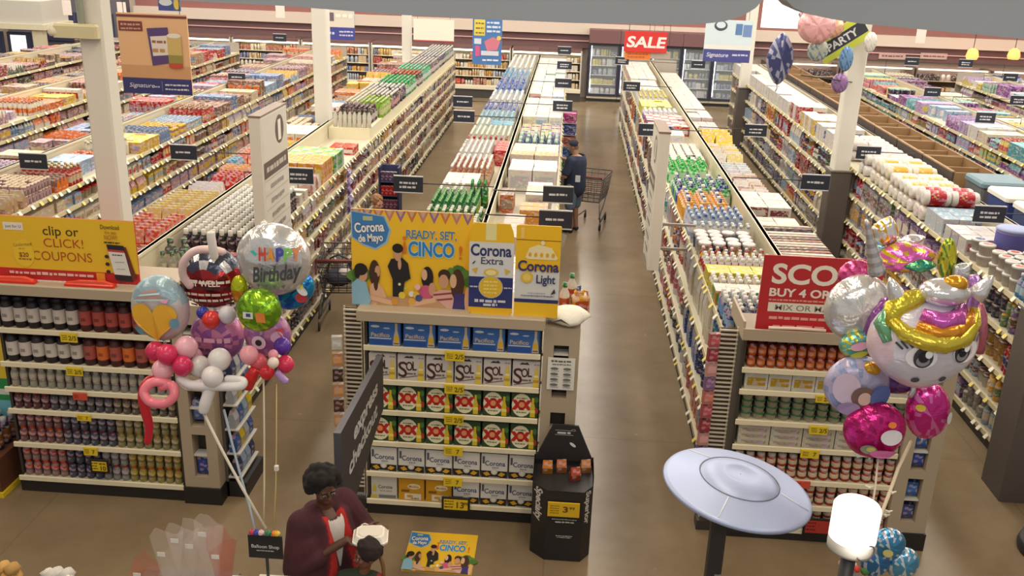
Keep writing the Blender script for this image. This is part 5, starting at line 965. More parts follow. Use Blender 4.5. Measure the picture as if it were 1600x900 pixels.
# goods in the coupon column window slots and its aisle side
for k, (z, c, cn) in enumerate(((.29, (60, 76, 140), 'blue'), (.85, (90, 110, 160), 'grey blue'))):
    put_product(None, 'slot_packet', cn, 'box', (.1, .05, .2), (c, shade(c, .8), shade(c, 1.3)), -3.195, 7.55, z+.005, 0, '%s packet in the window slot of the coupon column' % cn)
t = thing('side_rack', 'narrow side rack of blue and silver packets around the coupon column corner', 'rack', (-3.03, 7.62, 0)); m = MB(); m.box(0, .03, 0, .5, 0, 1.75, (90, 84, 80)); m.build('board', M_PLAIN, t)
m = MB(); m.box(0, .2, 0, .5, 0, .16, (40, 38, 38)); m.build('base', M_PLAIN, t)
for i in range(6):
    m = MB(); m.box(.03, .16, .0, .5, .2+.25*i, .215+.25*i, (200, 196, 186)); m.build('shelf', M_PLAIN, t)
r = random.Random(5)
for k in range(6):
    for i in range(4):
        cn, c = r.choice((('blue', (70, 100, 160)), ('silver', (176, 180, 186)), ('pale blue', (150, 176, 206)), ('yellow', (214, 190, 60)), ('navy', (50, 60, 96))))
        put_product(None, 'side_packet', cn, 'bag', (.11, .08, .19), (c, shade(c, 1.15), shade(c, .7)), -2.94, 7.69+.12*i, .216+.25*k, PI/2, '%s packet, %s along, %s shelf up, side rack of coupon column' % (cn, nth(i+1), nth(k+1)), 'packets on the coupon column side rack')

# ------------------------------------------------------------------ red sale endcap: jars and packs
R0, R1 = 1.6, 3.03
RL = (1.68, 1.475, 1.185, .94, .62, .365, .12)
endcap('sale endcap stacked with orange jars and boxed noodles under the red sign', R0, R1, RL, True, (3.05, 3.39, 1.95), 2.06,
       [(2.31, 1.19, .16, .08, 'y'), (2.31, 1.485, .13, .07, 'y'), (2.27, .955, .16, .08, 'y'), (2.24, .64, .15, .07, 'r'), (2.25, .385, .17, .09, 'r'), (2.44, .27, .26, .17, 'rk')])
BE = Bulk()
def stack(name, shape, desc, z, tiers, n, w, d, h, cols, sh, rows=1):
    for j in range(rows):
        for tr in range(tiers):
            for i in range(n):
                put_product(BE, name, desc, shape, (w*.97, d, h), cols[i % len(cols)] if isinstance(cols, list) else cols, R0+.04+w*(i+.5), EY+.02+d/2+d*1.05*j, z+tr*h, 0, '%s, %s from left, %s tier up, %s%s shelf, sale endcap' % (desc, nth(i+1), nth(tr+1), ('', 'back row, ')[j], sh), '%s on the sale endcap' % desc)
stack('sauce_jar', 'jar', 'orange sauce jar', RL[0], 2, 17, .0835, .083, .105, ((206, 92, 44), (150, 56, 36), (226, 140, 90)), 'top', 2)
stack('noodle_box', 'box', 'white box with yellow picture', RL[1], 1, 7, .2, .14, .15, ((220, 218, 206), (226, 224, 214), (190, 160, 60)), 'second')
stack('noodle_tray', 'tub', 'green rimmed white tub', RL[2], 4, 13, .109, .105, .06, ((222, 220, 196), (46, 110, 70), (200, 200, 170)), 'third')
stack('flat_carton', 'box', 'flat white carton', RL[3], 4, 5, .28, .2, .058, ((216, 210, 190), (222, 216, 196), (176, 168, 150)), 'fourth')
for sh, z in (('fifth', RL[4]), ('sixth', RL[5]), ('base', RL[6])):
    stack('soup_jar', 'jar', 'white capped red jar', z, 2, 15, .0945, .09, .115, ((190, 70, 46), (230, 220, 200), (232, 214, 180)), sh)
finish(BE, 'further jars and packs behind the front of the sale endcap', 'jars')
t = thing('sale_sign', 'red sign offering a bulk discount standing in the beige tray', 'sign', (1.68, 7.55, 2.0)); w, h = .98, .68
m = MB(); m.box(0, w, 0, .015, 0, h, (178, 36, 42)); m.build('panel', M_PRINT, t)
q = Print((0, -.0005, 0)); q.rect(.004, w-.004, .004, h-.004, (184, 40, 46)); CR = (236, 228, 218)
q.text('SCORE', .5, h*.78, .17, CR, .03, .82); q.text('BUY 4 OR MORE', .5, h*.535, .07, CR, .03, .84); q.squiggle(.08, .92, h*.435, .018, (226, 150, 140), 3); q.rect(.08, .92, h*.28, h*.4, (230, 222, 208)); q.text('MIX OR MATCH', .45, h*.34, .05, (130, 130, 126), .01, .62); q.squiggle(.1, .9, h*.2, .03, (226, 160, 150), 6); q.squiggle(.14, .6, h*.08, .05, (230, 180, 170), 8)
q.build('printed_face', t)
t = thing('sign_holder', 'red sign holder with white rod at the foot of the red sale sign', 'holder', (2.0, 7.47, 1.975)); m = MB(); m.rbox(-.22, .25, 0, .06, 0, .09, (210, 44, 40), .01); m.build('base', M_LATEX, t)
m = MB(); m.tube([(-.23, -.005, .1), (-.18, -.005, .1), (.0, -.005, .105), (.24, -.005, .1)], .014, (230, 210, 200)); m.build('rod', M_PLAIN, t)
for k, (z, c, cn) in enumerate(((.29, (70, 84, 130), 'navy'), (.52, (70, 110, 170), 'blue'), (.82, (60, 80, 150), 'deep blue'), (1.0, (60, 96, 160), 'bright blue'), (1.42, (60, 100, 160), 'sky blue'))):
    put_product(None, 'slot_packet', cn, 'box', (.1, .05, .13), (c, shade(c, .8), shade(c, 1.3)), 3.22, 7.55, z+.012, 0, '%s packet in a window slot of the sale endcap column' % cn)

# ------------------------------------------------------------------ black cardboard shipper in the aisle mouth
t = thing('cardboard_shipper', 'black faceted cardboard shipper with a yellow price card by the beer endcap', 'display', (.13, 6.98, 0)); t.scale = (1, 1, .745); BK = (38, 36, 38)
fp = [(-.13, -.02), (.18, -.02), (.26, .1), (.26, .42), (-.26, .42), (-.26, .1)]
m = MB(); m.prism(fp, 0, .93, BK, 'z'); m.build('body', M_PLAIN, t)
m = MB()
m.add([(-.26, .1, .93), (-.26, .42, .93), (.26, .42, .93), (.26, .1, .93), (-.26, .1, 1.05), (-.26, .42, 1.05), (.26, .42, 1.05), (.26, .1, 1.05)], [(0, 1, 5, 4), (1, 2, 6, 5), (2, 3, 7, 6)], BK)
m.add([(-.26, .4, 1.0), (.26, .4, 1.0), (.26, .42, 1.0), (-.26, .42, 1.0), (-.11, .4, 1.47), (.11, .4, 1.47), (.11, .42, 1.47), (-.11, .42, 1.47)], [(0, 1, 5, 4), (3, 7, 6, 2), (1, 2, 6, 5), (0, 4, 7, 3), (4, 5, 6, 7)], (44, 42, 44))
m.build('back_board', M_PLAIN, t)
q = Print((-.26, .398, 0)); q.rect(.17, .33, 1.34, 1.345, (190, 190, 190)); q.rect(.17, .33, 1.4, 1.405, (190, 190, 190)); q.squiggle(.19, .31, 1.372, .03, (206, 206, 206), 2); q.oval(.33, 1.41, .02, .014, (170, 170, 170), 10); q.oval(.33, 1.41, .014, .009, BK, 10); q.oval(.33, 1.22, .016, .04, (222, 222, 222), 10, .7); q.build('lettering', t)
q = Print((-.13, -.021, 0)); q.squiggle(.05, .26, .56, .012, (206, 206, 200), 1); q.squiggle(.08, .24, .525, .02, (214, 214, 206), 2); q.squiggle(.09, .23, .34, .012, (200, 200, 196), 3); q.squiggle(.1, .22, .32, .01, (200, 200, 196), 4); q.build('lettering', t)
def side_txt(s, word):
    a, b = ((-.26, .1), (-.13, -.02)) if s < 0 else ((.18, -.02), (.26, .1)); u = Vector((b[0]-a[0], b[1]-a[1], 0)); L_ = u.length; q = Print((a[0], a[1], 0), u.normalized(), (0, 0, 1)); q.d = .001
    q.text(word, L_*.5, .7, .075, (214, 210, 206), .03, .42, rot=-PI/2, shear=.2); q.build('lettering', t)
side_txt(-1, 'Specialty'); side_txt(1, 'Superior')
m = MB(); m.box(-.12, .15, -.05, -.035, .62, .8, (226, 184, 34)); g = m.build('price_card', M_PRINT, t); q = Print((-.12, -.0505, .62))
q.text('3', .15, .1, .075, (120, 66, 20), .03); q.text('99', .205, .118, .035, (120, 66, 20), .02)
for i in range(4): q.squiggle(.02, .1, .14-.03*i, .012, (150, 110, 30), i)
q.build('lettering', g)
for k, (x, y, c, cn, z) in enumerate(((-.14, .27, (206, 130, 60), 'orange striped', .695), (-.02, .3, (196, 120, 80), 'tan striped', .695), (.19, .32, (200, 140, 90), 'gold striped', .695), (.1, .18, (190, 90, 66), 'red brown', .695))):
    put_product(None, 'snack_packet', cn, 'bag', (.09, .06, .12), (shade(c, .8), shade(c, 1.1), shade(c, .45)), .13+x, 6.98+y, z, .1*k, '%s snack packet standing in the black shipper' % cn, 'packets in the black shipper')
# ================================================================== hanging signs and aisle flags
WIRE = (70, 70, 72)
def hang(name, label, p, w, h, col, draw=None, y_thick=.02, wires=True, rot=0., emit=None):
    """a panel whose top left corner is p, hung on two wires from the ceiling"""
    t = thing(name, label, 'sign', (p.x+w/2, p.y, p.z-h), rot); m = MB(); m.box(-w/2, w/2, 0, y_thick, 0, h, col); m.build('panel', emit or M_PRINT, t)
    if draw: q = Print((-w/2, -.0008, 0), step=.001); draw(q, w, h); q.build('printed_face', t)
    if wires:
        for s in (-1, 1):
            k = MB(); k.tube([(s*w*.4, y_thick/2, h), (s*w*.4, y_thick/2, 6.4-p.z+h)], .004, WIRE, 4); k.build('wire', M_PLAIN, t)
    return t
def d_snack(q, w, h):
    q.rect(0, w, h*.2, h, (226, 180, 136)); q.rect(0, w, 0, h*.2, (56, 58, 116)); q.rect(0, w, h*.2, h*.36, (206, 156, 112)); q.rect(0, w, h*.95, h*.98, (120, 60, 60)); q.rect(w*.02, w*.36, h*.78, h*.9, (120, 62, 58)); q.squiggle(w*.05, w*.33, h*.86, h*.03, (206, 150, 130), 1); q.squiggle(w*.05, w*.33, h*.81, h*.025, (206, 150, 130), 2)
    q.poly([(w*.42, h*.82), (w*.72, h*.84), (w*.74, h*.4), (w*.46, h*.36)], (90, 66, 120)); q.poly([(w*.46, h*.72), (w*.7, h*.74), (w*.71, h*.5), (w*.48, h*.48)], (226, 214, 206)); q.squiggle(w*.48, w*.68, h*.66, h*.04, (150, 100, 70), 3); q.squiggle(w*.48, w*.68, h*.55, h*.06, (190, 140, 90), 4)
    q.rect(w*.7, w*.9, h*.36, h*.74, (206, 176, 110)); q.oval(w*.8, h*.74, w*.1, h*.03, (226, 222, 210)); q.rect(w*.7, w*.9, h*.4, h*.5, (150, 140, 70)); q.oval(w*.8, h*.36, w*.1, h*.03, (190, 80, 60)); q.rect(w*.7, w*.9, h*.36, h*.4, (190, 80, 60))
    q.text('Signature', w*.28, h*.11, h*.055, (206, 206, 224), .01, w*.36, shear=.25); q.squiggle(w*.46, w*.54, h*.095, h*.02, (180, 180, 206), 5); q.rect(w*.575, w*.58, h*.04, h*.17, (150, 150, 190)); q.squiggle(w*.62, w*.96, h*.125, h*.025, (206, 206, 224), 6); q.squiggle(w*.62, w*.96, h*.07, h*.025, (206, 206, 224), 7)
p = atY(181, 19, 11.2); q2 = atY(300, 145, 11.2)
hang('hanging_sign', 'peach hanging sign with a snack box and canister over a blue strip', p, .84, .93, (226, 180, 136), d_snack)
t = hang('hanging_sign', 'small blue and yellow promotional card above the peach sign', atY(246, -6, 11.25), .26, .16, (70, 110, 170), lambda q, w, h: (q.rect(0, w*.7, 0, h*.5, (66, 84, 150)), q.oval(w*.35, h*.6, w*.3, h*.25, (214, 220, 226)), q.oval(w*.85, h*.5, w*.14, h*.4, (226, 200, 90))))
def d_blue(q, w, h):
    q.rect(0, w, h*.42, h, (222, 214, 200)); q.rect(0, w, 0, h*.42, (66, 72, 150)); q.squiggle(w*.08, w*.4, h*.22, h*.1, (206, 206, 226), 1); q.squiggle(w*.55, w*.95, h*.28, h*.06, (206, 206, 226), 2); q.squiggle(w*.55, w*.95, h*.16, h*.06, (206, 206, 226), 3); q.rect(w*.24, w*.4, h*.62, h*.9, (110, 96, 110)); q.squiggle(w*.45, w*.95, h*.8, h*.15, (240, 236, 226), 4)
hang('hanging_sign', 'cream and blue hanging sign beside the middle cream column', atY(500, 14, 18.6), .66, .56, (66, 72, 150), d_blue)
hang('hanging_sign', 'blank white hanging panel with a thin red lower edge', atY(646, 29, 25.3), 1.06, .56, (236, 230, 214), lambda q, w, h: q.rect(0, w, 0, h*.05, (176, 60, 56)))
def d_promo(q, w, h):
    q.rect(0, w, 0, h, (74, 120, 180)); q.rect(w*.05, w*.42, h*.62, h*.96, (222, 200, 80)); q.squiggle(w*.1, w*.38, h*.88, h*.04, (120, 110, 60), 1); q.squiggle(w*.1, w*.38, h*.78, h*.04, (120, 110, 60), 2); q.squiggle(w*.1, w*.38, h*.68, h*.04, (120, 110, 60), 3)
    for i in range(3): q.squiggle(w*.48, w*.95, h*(.9-.09*i), h*.05, (206, 220, 236), 4+i)
    q.poly([(w*.4, h*.5), (w*.7, h*.6), (w*.95, h*.52), (w*.85, h*.32), (w*.5, h*.3)], (206, 120, 140)); q.rect(w*.06, w*.3, h*.44, h*.56, (206, 216, 230)); q.rect(w*.1, w*.26, h*.18, h*.4, (206, 90, 140)); q.rect(w*.3, w*.9, h*.2, h*.3, (206, 210, 220)); q.squiggle(w*.35, w*.9, h*.1, h*.05, (220, 230, 240), 9); q.oval(w*.9, h*.58, w*.08, h*.05, (226, 190, 80))
hang('hanging_sign', 'tall blue promotional hanging sign with a yellow corner block', atY(739, 27, 20.5), .62, .96, (74, 120, 180), d_promo)
hang('hanging_sign', 'red SALE hanging sign over the cleaners gondola', atY(977, 48, 20), .86, .41, (206, 50, 48), lambda q, w, h: q.text('SALE', w*.5, h*.5, h*.52, (238, 226, 220), .03, w*.88, shear=.15))
hang('hanging_sign', 'orange card hanging below the red SALE sign', atY(977, 79, 20.05), .52, .17, (226, 130, 60), lambda q, w, h: (q.squiggle(w*.1, w*.9, h*.65, h*.2, (190, 90, 40), 2), q.squiggle(w*.1, w*.8, h*.3, h*.2, (190, 90, 40), 3)), wires=True)
hang('hanging_sign', 'small grey card hanging beside the orange one', atY(1017, 80, 20.05), .4, .15, (176, 160, 150))
def d_sig(q, w, h):
    q.rect(0, w, h*.42, h, (206, 222, 230)); q.rect(0, w, 0, h*.3, (70, 74, 140)); q.text('Signature', w*.3, h*.17, h*.1, (214, 214, 230), .01, w*.46, shear=.2); q.squiggle(w*.62, w*.95, h*.18, h*.05, (200, 200, 222), 2); q.oval(w*.32, h*.86, w*.14, h*.12, (70, 76, 90)); q.oval(w*.32, h*.88, w*.1, h*.08, (206, 222, 230)); q.rect(w*.64, w*.78, h*.66, h*.92, (90, 126, 180)); q.rect(w*.8, w*.98, h*.62, h*.9, (110, 140, 190)); q.rect(0, w, h*.3, h*.42, (222, 224, 222))
hang('hanging_sign', 'pale blue hanging promotion with a dark logo near the distant dark cased column', atY(1104, 30, 20.8), .98, .86, (206, 222, 230), d_sig)
hang('hanging_sign', 'bright white hanging light panel between the grey soffits', atY(1194, -4, 21.5), .86, .62, (244, 238, 220), emit=mat('lit_panel', (250, 244, 226), emit=.9))
for k, (u, v) in enumerate(((436, 4), (188, 3), (526, 16), (1440, 43), (102, 0))):
    hang('ceiling_card', 'small pale hanging card, %s one found along the cream wall beam' % nth(k+1), atY(u-6, v, 28), .26, .42, (232, 222, 214))

# small black category flags held out over the aisle on rods
CENT = [XC, XR, XL, XR2, XLL, XR3, XL3, XR4, XL4, XR5]
FLAGS = [(52, 252), (287, 238), (467, 275), (638, 288), (872, 304), (868, 343), (723, 159), (370, 122), (437, 59), (879, 166), (880, 130), (882, 102), (882, 79), (972, 95), (987, 135), (1015, 203), (1091, 101), (1181, 204), (1274, 285), (1357, 239), (1546, 335), (1457, 144), (1540, 184), (1425, 96), (1509, 99), (1579, 121), (1592, 157), (500, 30+30), (725, 182)]
GN = {XC: 'drinks', XR: 'cleaners', XL: 'coupon', XR2: 'paper goods', XLL: 'boxed goods', XR3: 'pastel goods', XL3: 'third left', XR4: 'purple goods', XL4: 'far left', XR5: 'outermost'}; FN = {}
for k, (u, v) in enumerate(sorted(FLAGS, key=lambda f: -f[1])):
    p = atZ(u, v, 2.08)
    if p.y > 28: p = atY(u, v, 27.5)
    c = min(CENT, key=lambda a: abs(a-p.x)); d = c-p.x
    if abs(d) < .55: d = math.copysign(.7, d)
    w, h = .38, .2
    fk = (GN[c], 'left' if p.x < c else 'right'); FN[fk] = FN.get(fk, 0)+1
    t = thing('category_flag', 'black category flag on a rod, %s from the front, %s side of %s gondola' % (nth(FN[fk]), fk[1], fk[0]), 'sign', tuple(p), 0, 'black category flags over the aisles')
    m = MB(); m.box(-w/2, w/2, -.006, .006, -h/2, h/2, (38, 42, 56)); m.build('plate', M_PRINT, t)
    m = MB(); m.box(-w/2, w/2, -.009, .009, h/2, h/2+.014, (206, 206, 206)); m.box(-w/2, w/2, -.009, .009, -h/2-.014, -h/2, (206, 206, 206)); m.build('edge_strip', M_PLAIN, t)
    q = Print((-w/2, -.0065, -h/2)); q.squiggle(w*.2, w*.8, h*(.6 if k % 2 else .5), h*.16, (206, 206, 210), k)
    if k % 2: q.squiggle(w*.2, w*.75, h*.32, h*.16, (206, 206, 210), k+40)
    q.build('lettering', t)
    s = math.copysign(1, d); m = MB(); m.tube([(s*w/2, 0, .02), (d, 0, .02), (d, 0, 1.98-p.z)], .008, (50, 50, 54), 6); m.build('rod', M_PLAIN, t)
# tall white aisle marker boxes standing out from the shelf runs
def aisle_box(x, y0, L, z0, z1, label, s, wall):
    t = thing('aisle_marker', label, 'sign', (x, y0, z0)); w = .13; h = z1-z0; m = MB(); m.rbox(-w/2, w/2, 0, L, 0, h, (228, 224, 216), .008); m.build('panel', M_PRINT, t)
    m = MB(); m.box(-w/2-.004, w/2+.004, -.004, L+.004, h, h+.02, (140, 120, 106)); m.build('top_cap', M_PLAIN, t)
    q = Print((s*(w/2+.001), 0 if s > 0 else L, 0), (0, s, 0), (0, 0, 1)); br = (96, 80, 74)
    q.rect(.02, L-.02, .02, h-.02, (206, 200, 190)); q.oval(L*.68, h*.86, .16, .16, br, 24); q.text('1', L*.68, h*.86, .23, (232, 226, 216), .02, .075); q.rect(.03, L-.03, h*.58, h*.69, br); q.squiggle(.12, L-.1, h*.635, .07, (190, 180, 170), 3)
    for i in range(6): q.rect(.05, L-.05, h*(.56-.1*i), h*(.565-.1*i), (170, 164, 156)); q.squiggle(L*.25, L*.75, h*(.51-.1*i), .06, (150, 144, 138), i)
    q.build('lettering', t)
    m = MB()
    for z in (.15, .45): m.box(*sorted((0, wall-x)), L*.45, L*.5, z, z+.03, (150, 140, 130))
    m.build('bracket', M_PLAIN, t)
aisle_box(-3.3, 9.85, .95, 1.58, 3.2, 'tall white aisle marker numbered one standing out from the coupon gondola', 1, -3.42)
aisle_box(1.09, 10.55, .75, 1.5, 3.1, 'tall white aisle marker edge-on beside the cleaners gondola', -1, 1.58)
# green and black party banner and foil shapes near the tall column
p = atY(1316, 62, 15.6)
t = thing('party_banner', 'slanting lime banner with a black lettered stripe tied to the tall cream column', 'banner', tuple(p)); m = MB(); A = .62
m.box(-.4, .4, 0, .015, -.2, .2, (190, 200, 70)); m.xform(Matrix.Rotation(-A, 4, 'Y')); m.build('panel', M_PRINT, t)
u = Vector((math.cos(A), 0, math.sin(A))); v_ = Vector((-math.sin(A), 0, math.cos(A))); q = Print((0, -.001, 0), u, v_); q.rect(-.4, .4, -.1, .1, (46, 48, 60)); q.text('PARTY', 0, 0, .12, (206, 206, 206), .03, .5); q.build('lettering', t)
m = MB(); m.tube([(.22, .01, .2), (.24, .1, .3)], .008, WIRE, 5); m.build('tie', M_PLAIN, t)
# ================================================================== balloons
def foil_shape(mb, p, r, depth, colfn, wr=.04, n=28, nz=9, ry=1., pw=2.):
    """pillow shaped foil disc facing -y with a crimped rim"""
    vs = []; fs = []; cc = []
    prof = []
    for k in range(nz+1):
        a = -PI/2+PI*k/nz; prof.append((math.cos(a)**.7, math.sin(a)))
    for k, (c, s) in enumerate(prof):
        for i in range(n):
            th = 2*PI*i/n; rim = c**6; rr = r*c*(1+wr*rim*math.sin(th*n/2.))*((abs(math.cos(th))**pw+abs(math.sin(th))**pw)**(-1/pw)); vs.append((p[0]+rr*math.cos(th), p[1]+depth*s*(1+.12*math.sin(7*th)*c*(1-c)), p[2]+rr*ry*math.sin(th)))
    for k in range(nz):
        for i in range(n):
            f = (k*n+i, k*n+(i+1) % n, (k+1)*n+(i+1) % n, (k+1)*n+i); fs.append(f); c = [sum(vs[q][a] for q in f)/4 for a in range(3)]; cc.append(colfn((c[0]-p[0])/r, (c[2]-p[2])/(r*ry), c[1]-p[1]))
    return mb.add(vs, fs, cc, True)
def ribbon(name, label, pts, c, r=.006, group=None):
    t = thing(name, label, 'ribbon', pts[0], 0, group); o = Vector(pts[0]); m = MB(); m.tube([tuple(Vector(p)-o) for p in pts], r, c, 5); m.build('strand', M_PLAIN, t); return t
def foil(label, u, v, Y, rpx, colfn, draw=None, depth=.5, m=None, tilt=0., ry=1., turn=0., pw=2.):
    p = atY(u, v, Y); d = (p-Vector((0, 0, EYE))).length; r = rpx*d/FPX
    t = thing('foil_balloon', label, 'balloon', tuple(p), turn); b = MB(); foil_shape(b, (0, 0, 0), r, r*depth, colfn, ry=ry, pw=pw); b.xform(Matrix.Rotation(tilt, 4, 'Y')); b.build('skin', m or M_FOIL, t)
    k = MB(); k.tube([(0, 0, -r*ry*.98), (r*.03, 0, -r*ry*1.12), (-r*.05, .01, -r*ry*1.25)], r*.05, (206, 206, 206), 6); k.build('neck', M_FOIL, t)
    if draw: # print follows the bulge: each point pushed out onto the skin
        q = Print((0, 0, 0), step=.0012); draw(q, r); out = []
        for (x, y, z) in q.mb.v:
            e = min(.98, math.hypot(x, z/ry)/r); out.append((x, y-r*depth*math.sqrt(max(0, 1-e**(1/.7*2)))*1.0-.02-(abs(y)), z))
        q.mb.v = out; q.mb.xform(Matrix.Rotation(tilt, 4, 'Y')); q.build('printed_design', t)
    return t
def latex(label, pts, c, group=None, n=12):
    """pts [(u,v,Y,rpx)] - one gives a round balloon, more give a long twisting one"""
    P = []
    for (u, v, Y, rp) in pts:
        p = atY(u, v, Y); P.append((p, rp*(p-Vector((0, 0, EYE))).length/FPX))
    o = P[0][0]; t = thing('latex_balloon', label, 'balloon', tuple(o), 0, group); m = MB()
    if len(P) == 1:
        r = P[0][1]; m.ball((0, 0, 0), (r*.96, r*.96, r), c, 16, 11, lambda x, y, z: (x*(1-.12*max(0, -z)), y*(1-.12*max(0, -z)), z)); m.build('skin', M_LATEX, t); k = MB(); k.lathe(0, 0, -r*1.08, [(r*.12, 0), (r*.05, r*.06), (r*.08, r*.12)], c, 8); k.build('knot', M_LATEX, t)
    else:
        Q = []; n_ = len(P)
        for i in range(n_-1):
            for j in range(5):
                f = j/5; a, b = P[i], P[i+1]; p_, n2 = P[max(0, i-1)][0], P[min(n_-1, i+2)][0]
                h = ((2*a[0])+(b[0]-p_)*f+(2*p_-5*a[0]+4*b[0]-n2)*f*f+(3*a[0]-p_-3*b[0]+n2)*f**3)*.5; Q.append((h, a[1]+(b[1]-a[1])*f))
        Q.append(P[-1]); rs = [x[1] for x in Q]; rs[0] *= .45; rs[-1] *= .35
        m.tube([tuple(x[0]-o) for x in Q], rs, c, n); m.build('skin', M_LATEX, t); k = MB(); k.ball(tuple(Q[-1][0]-o), rs[-1]*.8, c, 8, 6); k.build('knot', M_LATEX, t)
    return t
# --- left cluster
SIL = (206, 208, 212)
def d_happy(q, r):
    for ch, x, c in zip('HAPPY', (-.1, .12, .36, .56, .76), ((206, 70, 60), (226, 150, 50), (60, 70, 170), (120, 190, 90), (214, 130, 80))): q.text(ch, r*x, r*.34, r*.34, c, .04, r*.17)
    q.text('Birthday', r*.2, -r*.15, r*.42, (74, 76, 84), .03, r*1.2, shear=.25, rot=.12)
    for i in range(4): q.poly([(r*(-.3+.22*i), -r*.5), (r*(-.18+.22*i), -r*.46), (r*(-.24+.22*i), -r*.6)], (110, 112, 118))
    q.poly([(-r*.4, r*.42), (-r*.25, r*.3), (-r*.2, r*.36), (-r*.3, r*.46)], (70, 180, 170))
foil('silver round foil balloon with a multicoloured birthday greeting', 428, 405, 5.2, 57, lambda x, z, y: (214, 215, 218), d_happy, .55)
def d_heart(q, r):
    q.poly([(r*.82*(16*math.sin(a)**3)/17, r*(-.22)+r*.86*(13*math.cos(a)-5*math.cos(2*a)-2*math.cos(3*a)-math.cos(4*a))/17) for a in [2*PI*i/28 for i in range(28)]], (236, 178, 54))
    for i in range(4): q.poly([(-r*(.66-.1*i), r*(.42+.1*i)), (r*(.5-.1*i), r*(.5+.11*i)), (r*(.45-.1*i), r*(.56+.11*i)), (-r*(.6-.1*i), r*(.48+.1*i))], ((226, 232, 236), (206, 150, 130))[i % 2])
    q.poly([(r*.3, r*.5), (r*.6, r*.6), (r*.5, r*.42)], (220, 150, 180)); q.oval(-r*.55, -r*.62, r*.2, r*.16, (110, 160, 180)); q.oval(r*.7, -r*.3, r*.14, r*.2, (110, 160, 180))
foil('round clear and blue foil balloon with a big yellow heart', 251, 481, 5.15, 43, lambda x, z, y: (150, 176, 190) if z > .3 else (206, 186, 190) if abs(x) > .8 else (196, 190, 186), d_heart, .55, M_FOILP, ry=1.18)
def d_flower(q, r):
    for i in range(5): q.squiggle(-r*.8, r*.8, r*(.1-.2*i), r*.1, ((236, 226, 214), (60, 40, 44), (226, 200, 180))[i % 3], i)
    q.text('GET WELL', 0, r*.1, r*.2, (240, 230, 220), .02, r*1.1)
foil('red printed foil balloon with silver stripes across its dome', 331, 433, 5.3, 47, lambda x, z, y: ((216, 218, 222), (70, 74, 90))[int(z*14) % 2] if z > .35 else (168, 46, 50) if int((x+z)*5) % 3 else (120, 30, 36), d_flower, .7, M_FOIL, ry=1.0)
foil('lime green foil balloon with an orange panel', 405, 484, 5.0, 34, lambda x, z, y: (150, 200, 40) if int(z*9+x*2) % 2 else (110, 160, 40), lambda q, r: (q.poly([(r*.1, r*.2), (r*.5, r*.15), (r*.52, -r*.3), (r*.14, -r*.25)], (226, 130, 60)), q.rect(-r*.45, 0, -r*.1, r*.2, (226, 226, 220)), q.rect(-r*.3, -r*.1, 0, r*.15, (60, 70, 130))), .7)
foil('shiny blue foil balloon slanting behind the lime green one', 460, 455, 5.3, 36, lambda x, z, y: (30, 140, 200) if int((x-z)*4) % 3 else (20, 90, 170), lambda q, r: (q.oval(r*.3, -r*.35, r*.22, r*.25, (190, 60, 70)), q.oval(r*.55, -r*.1, r*.15, r*.3, (226, 226, 226)), q.oval(r*.65, r*.1, r*.1, r*.15, (226, 206, 60))), .5, ry=.7, tilt=-.7)
foil('mauve owl-like foil balloon with one dark round eye', 418, 521, 5.25, 36, lambda x, z, y: (190, 130, 170) if int(x*5+z*3) % 2 else (160, 100, 170), lambda q, r: (q.oval(-r*.15, -r*.12, r*.3, r*.3, (226, 200, 220)), q.oval(-r*.15, -r*.12, r*.14, r*.14, (40, 36, 46)), q.oval(r*.6, r*.15, r*.24, r*.24, (220, 170, 200)), q.poly([(r*.55, r*.5), (r*.85, r*.45), (r*.8, r*.1)], (190, 60, 60))), .6, M_FOILP)
foil('pink and purple patterned foil balloon in the middle of the cluster', 340, 524, 5.35, 40, lambda x, z, y: (206, 130, 170) if int(x*6+5)+int(z*7+5) & 1 else (150, 90, 160), lambda q, r: (q.squiggle(-r*.6, r*.7, r*.1, r*.22, (226, 170, 200), 3), q.squiggle(-r*.5, r*.6, -r*.3, r*.18, (90, 60, 100), 4), q.poly([(-r*.3, -r*.5), (r*.1, -r*.44), (r*.05, -r*.64), (-r*.25, -r*.7)], (60, 50, 60))), .6, M_FOILP)
foil('yellow green foil star tip between the red and silver balloons', 374, 452, 5.15, 13, lambda x, z, y: (200, 206, 40) if z > 0 else (206, 140, 40), None, .6, ry=1.7)
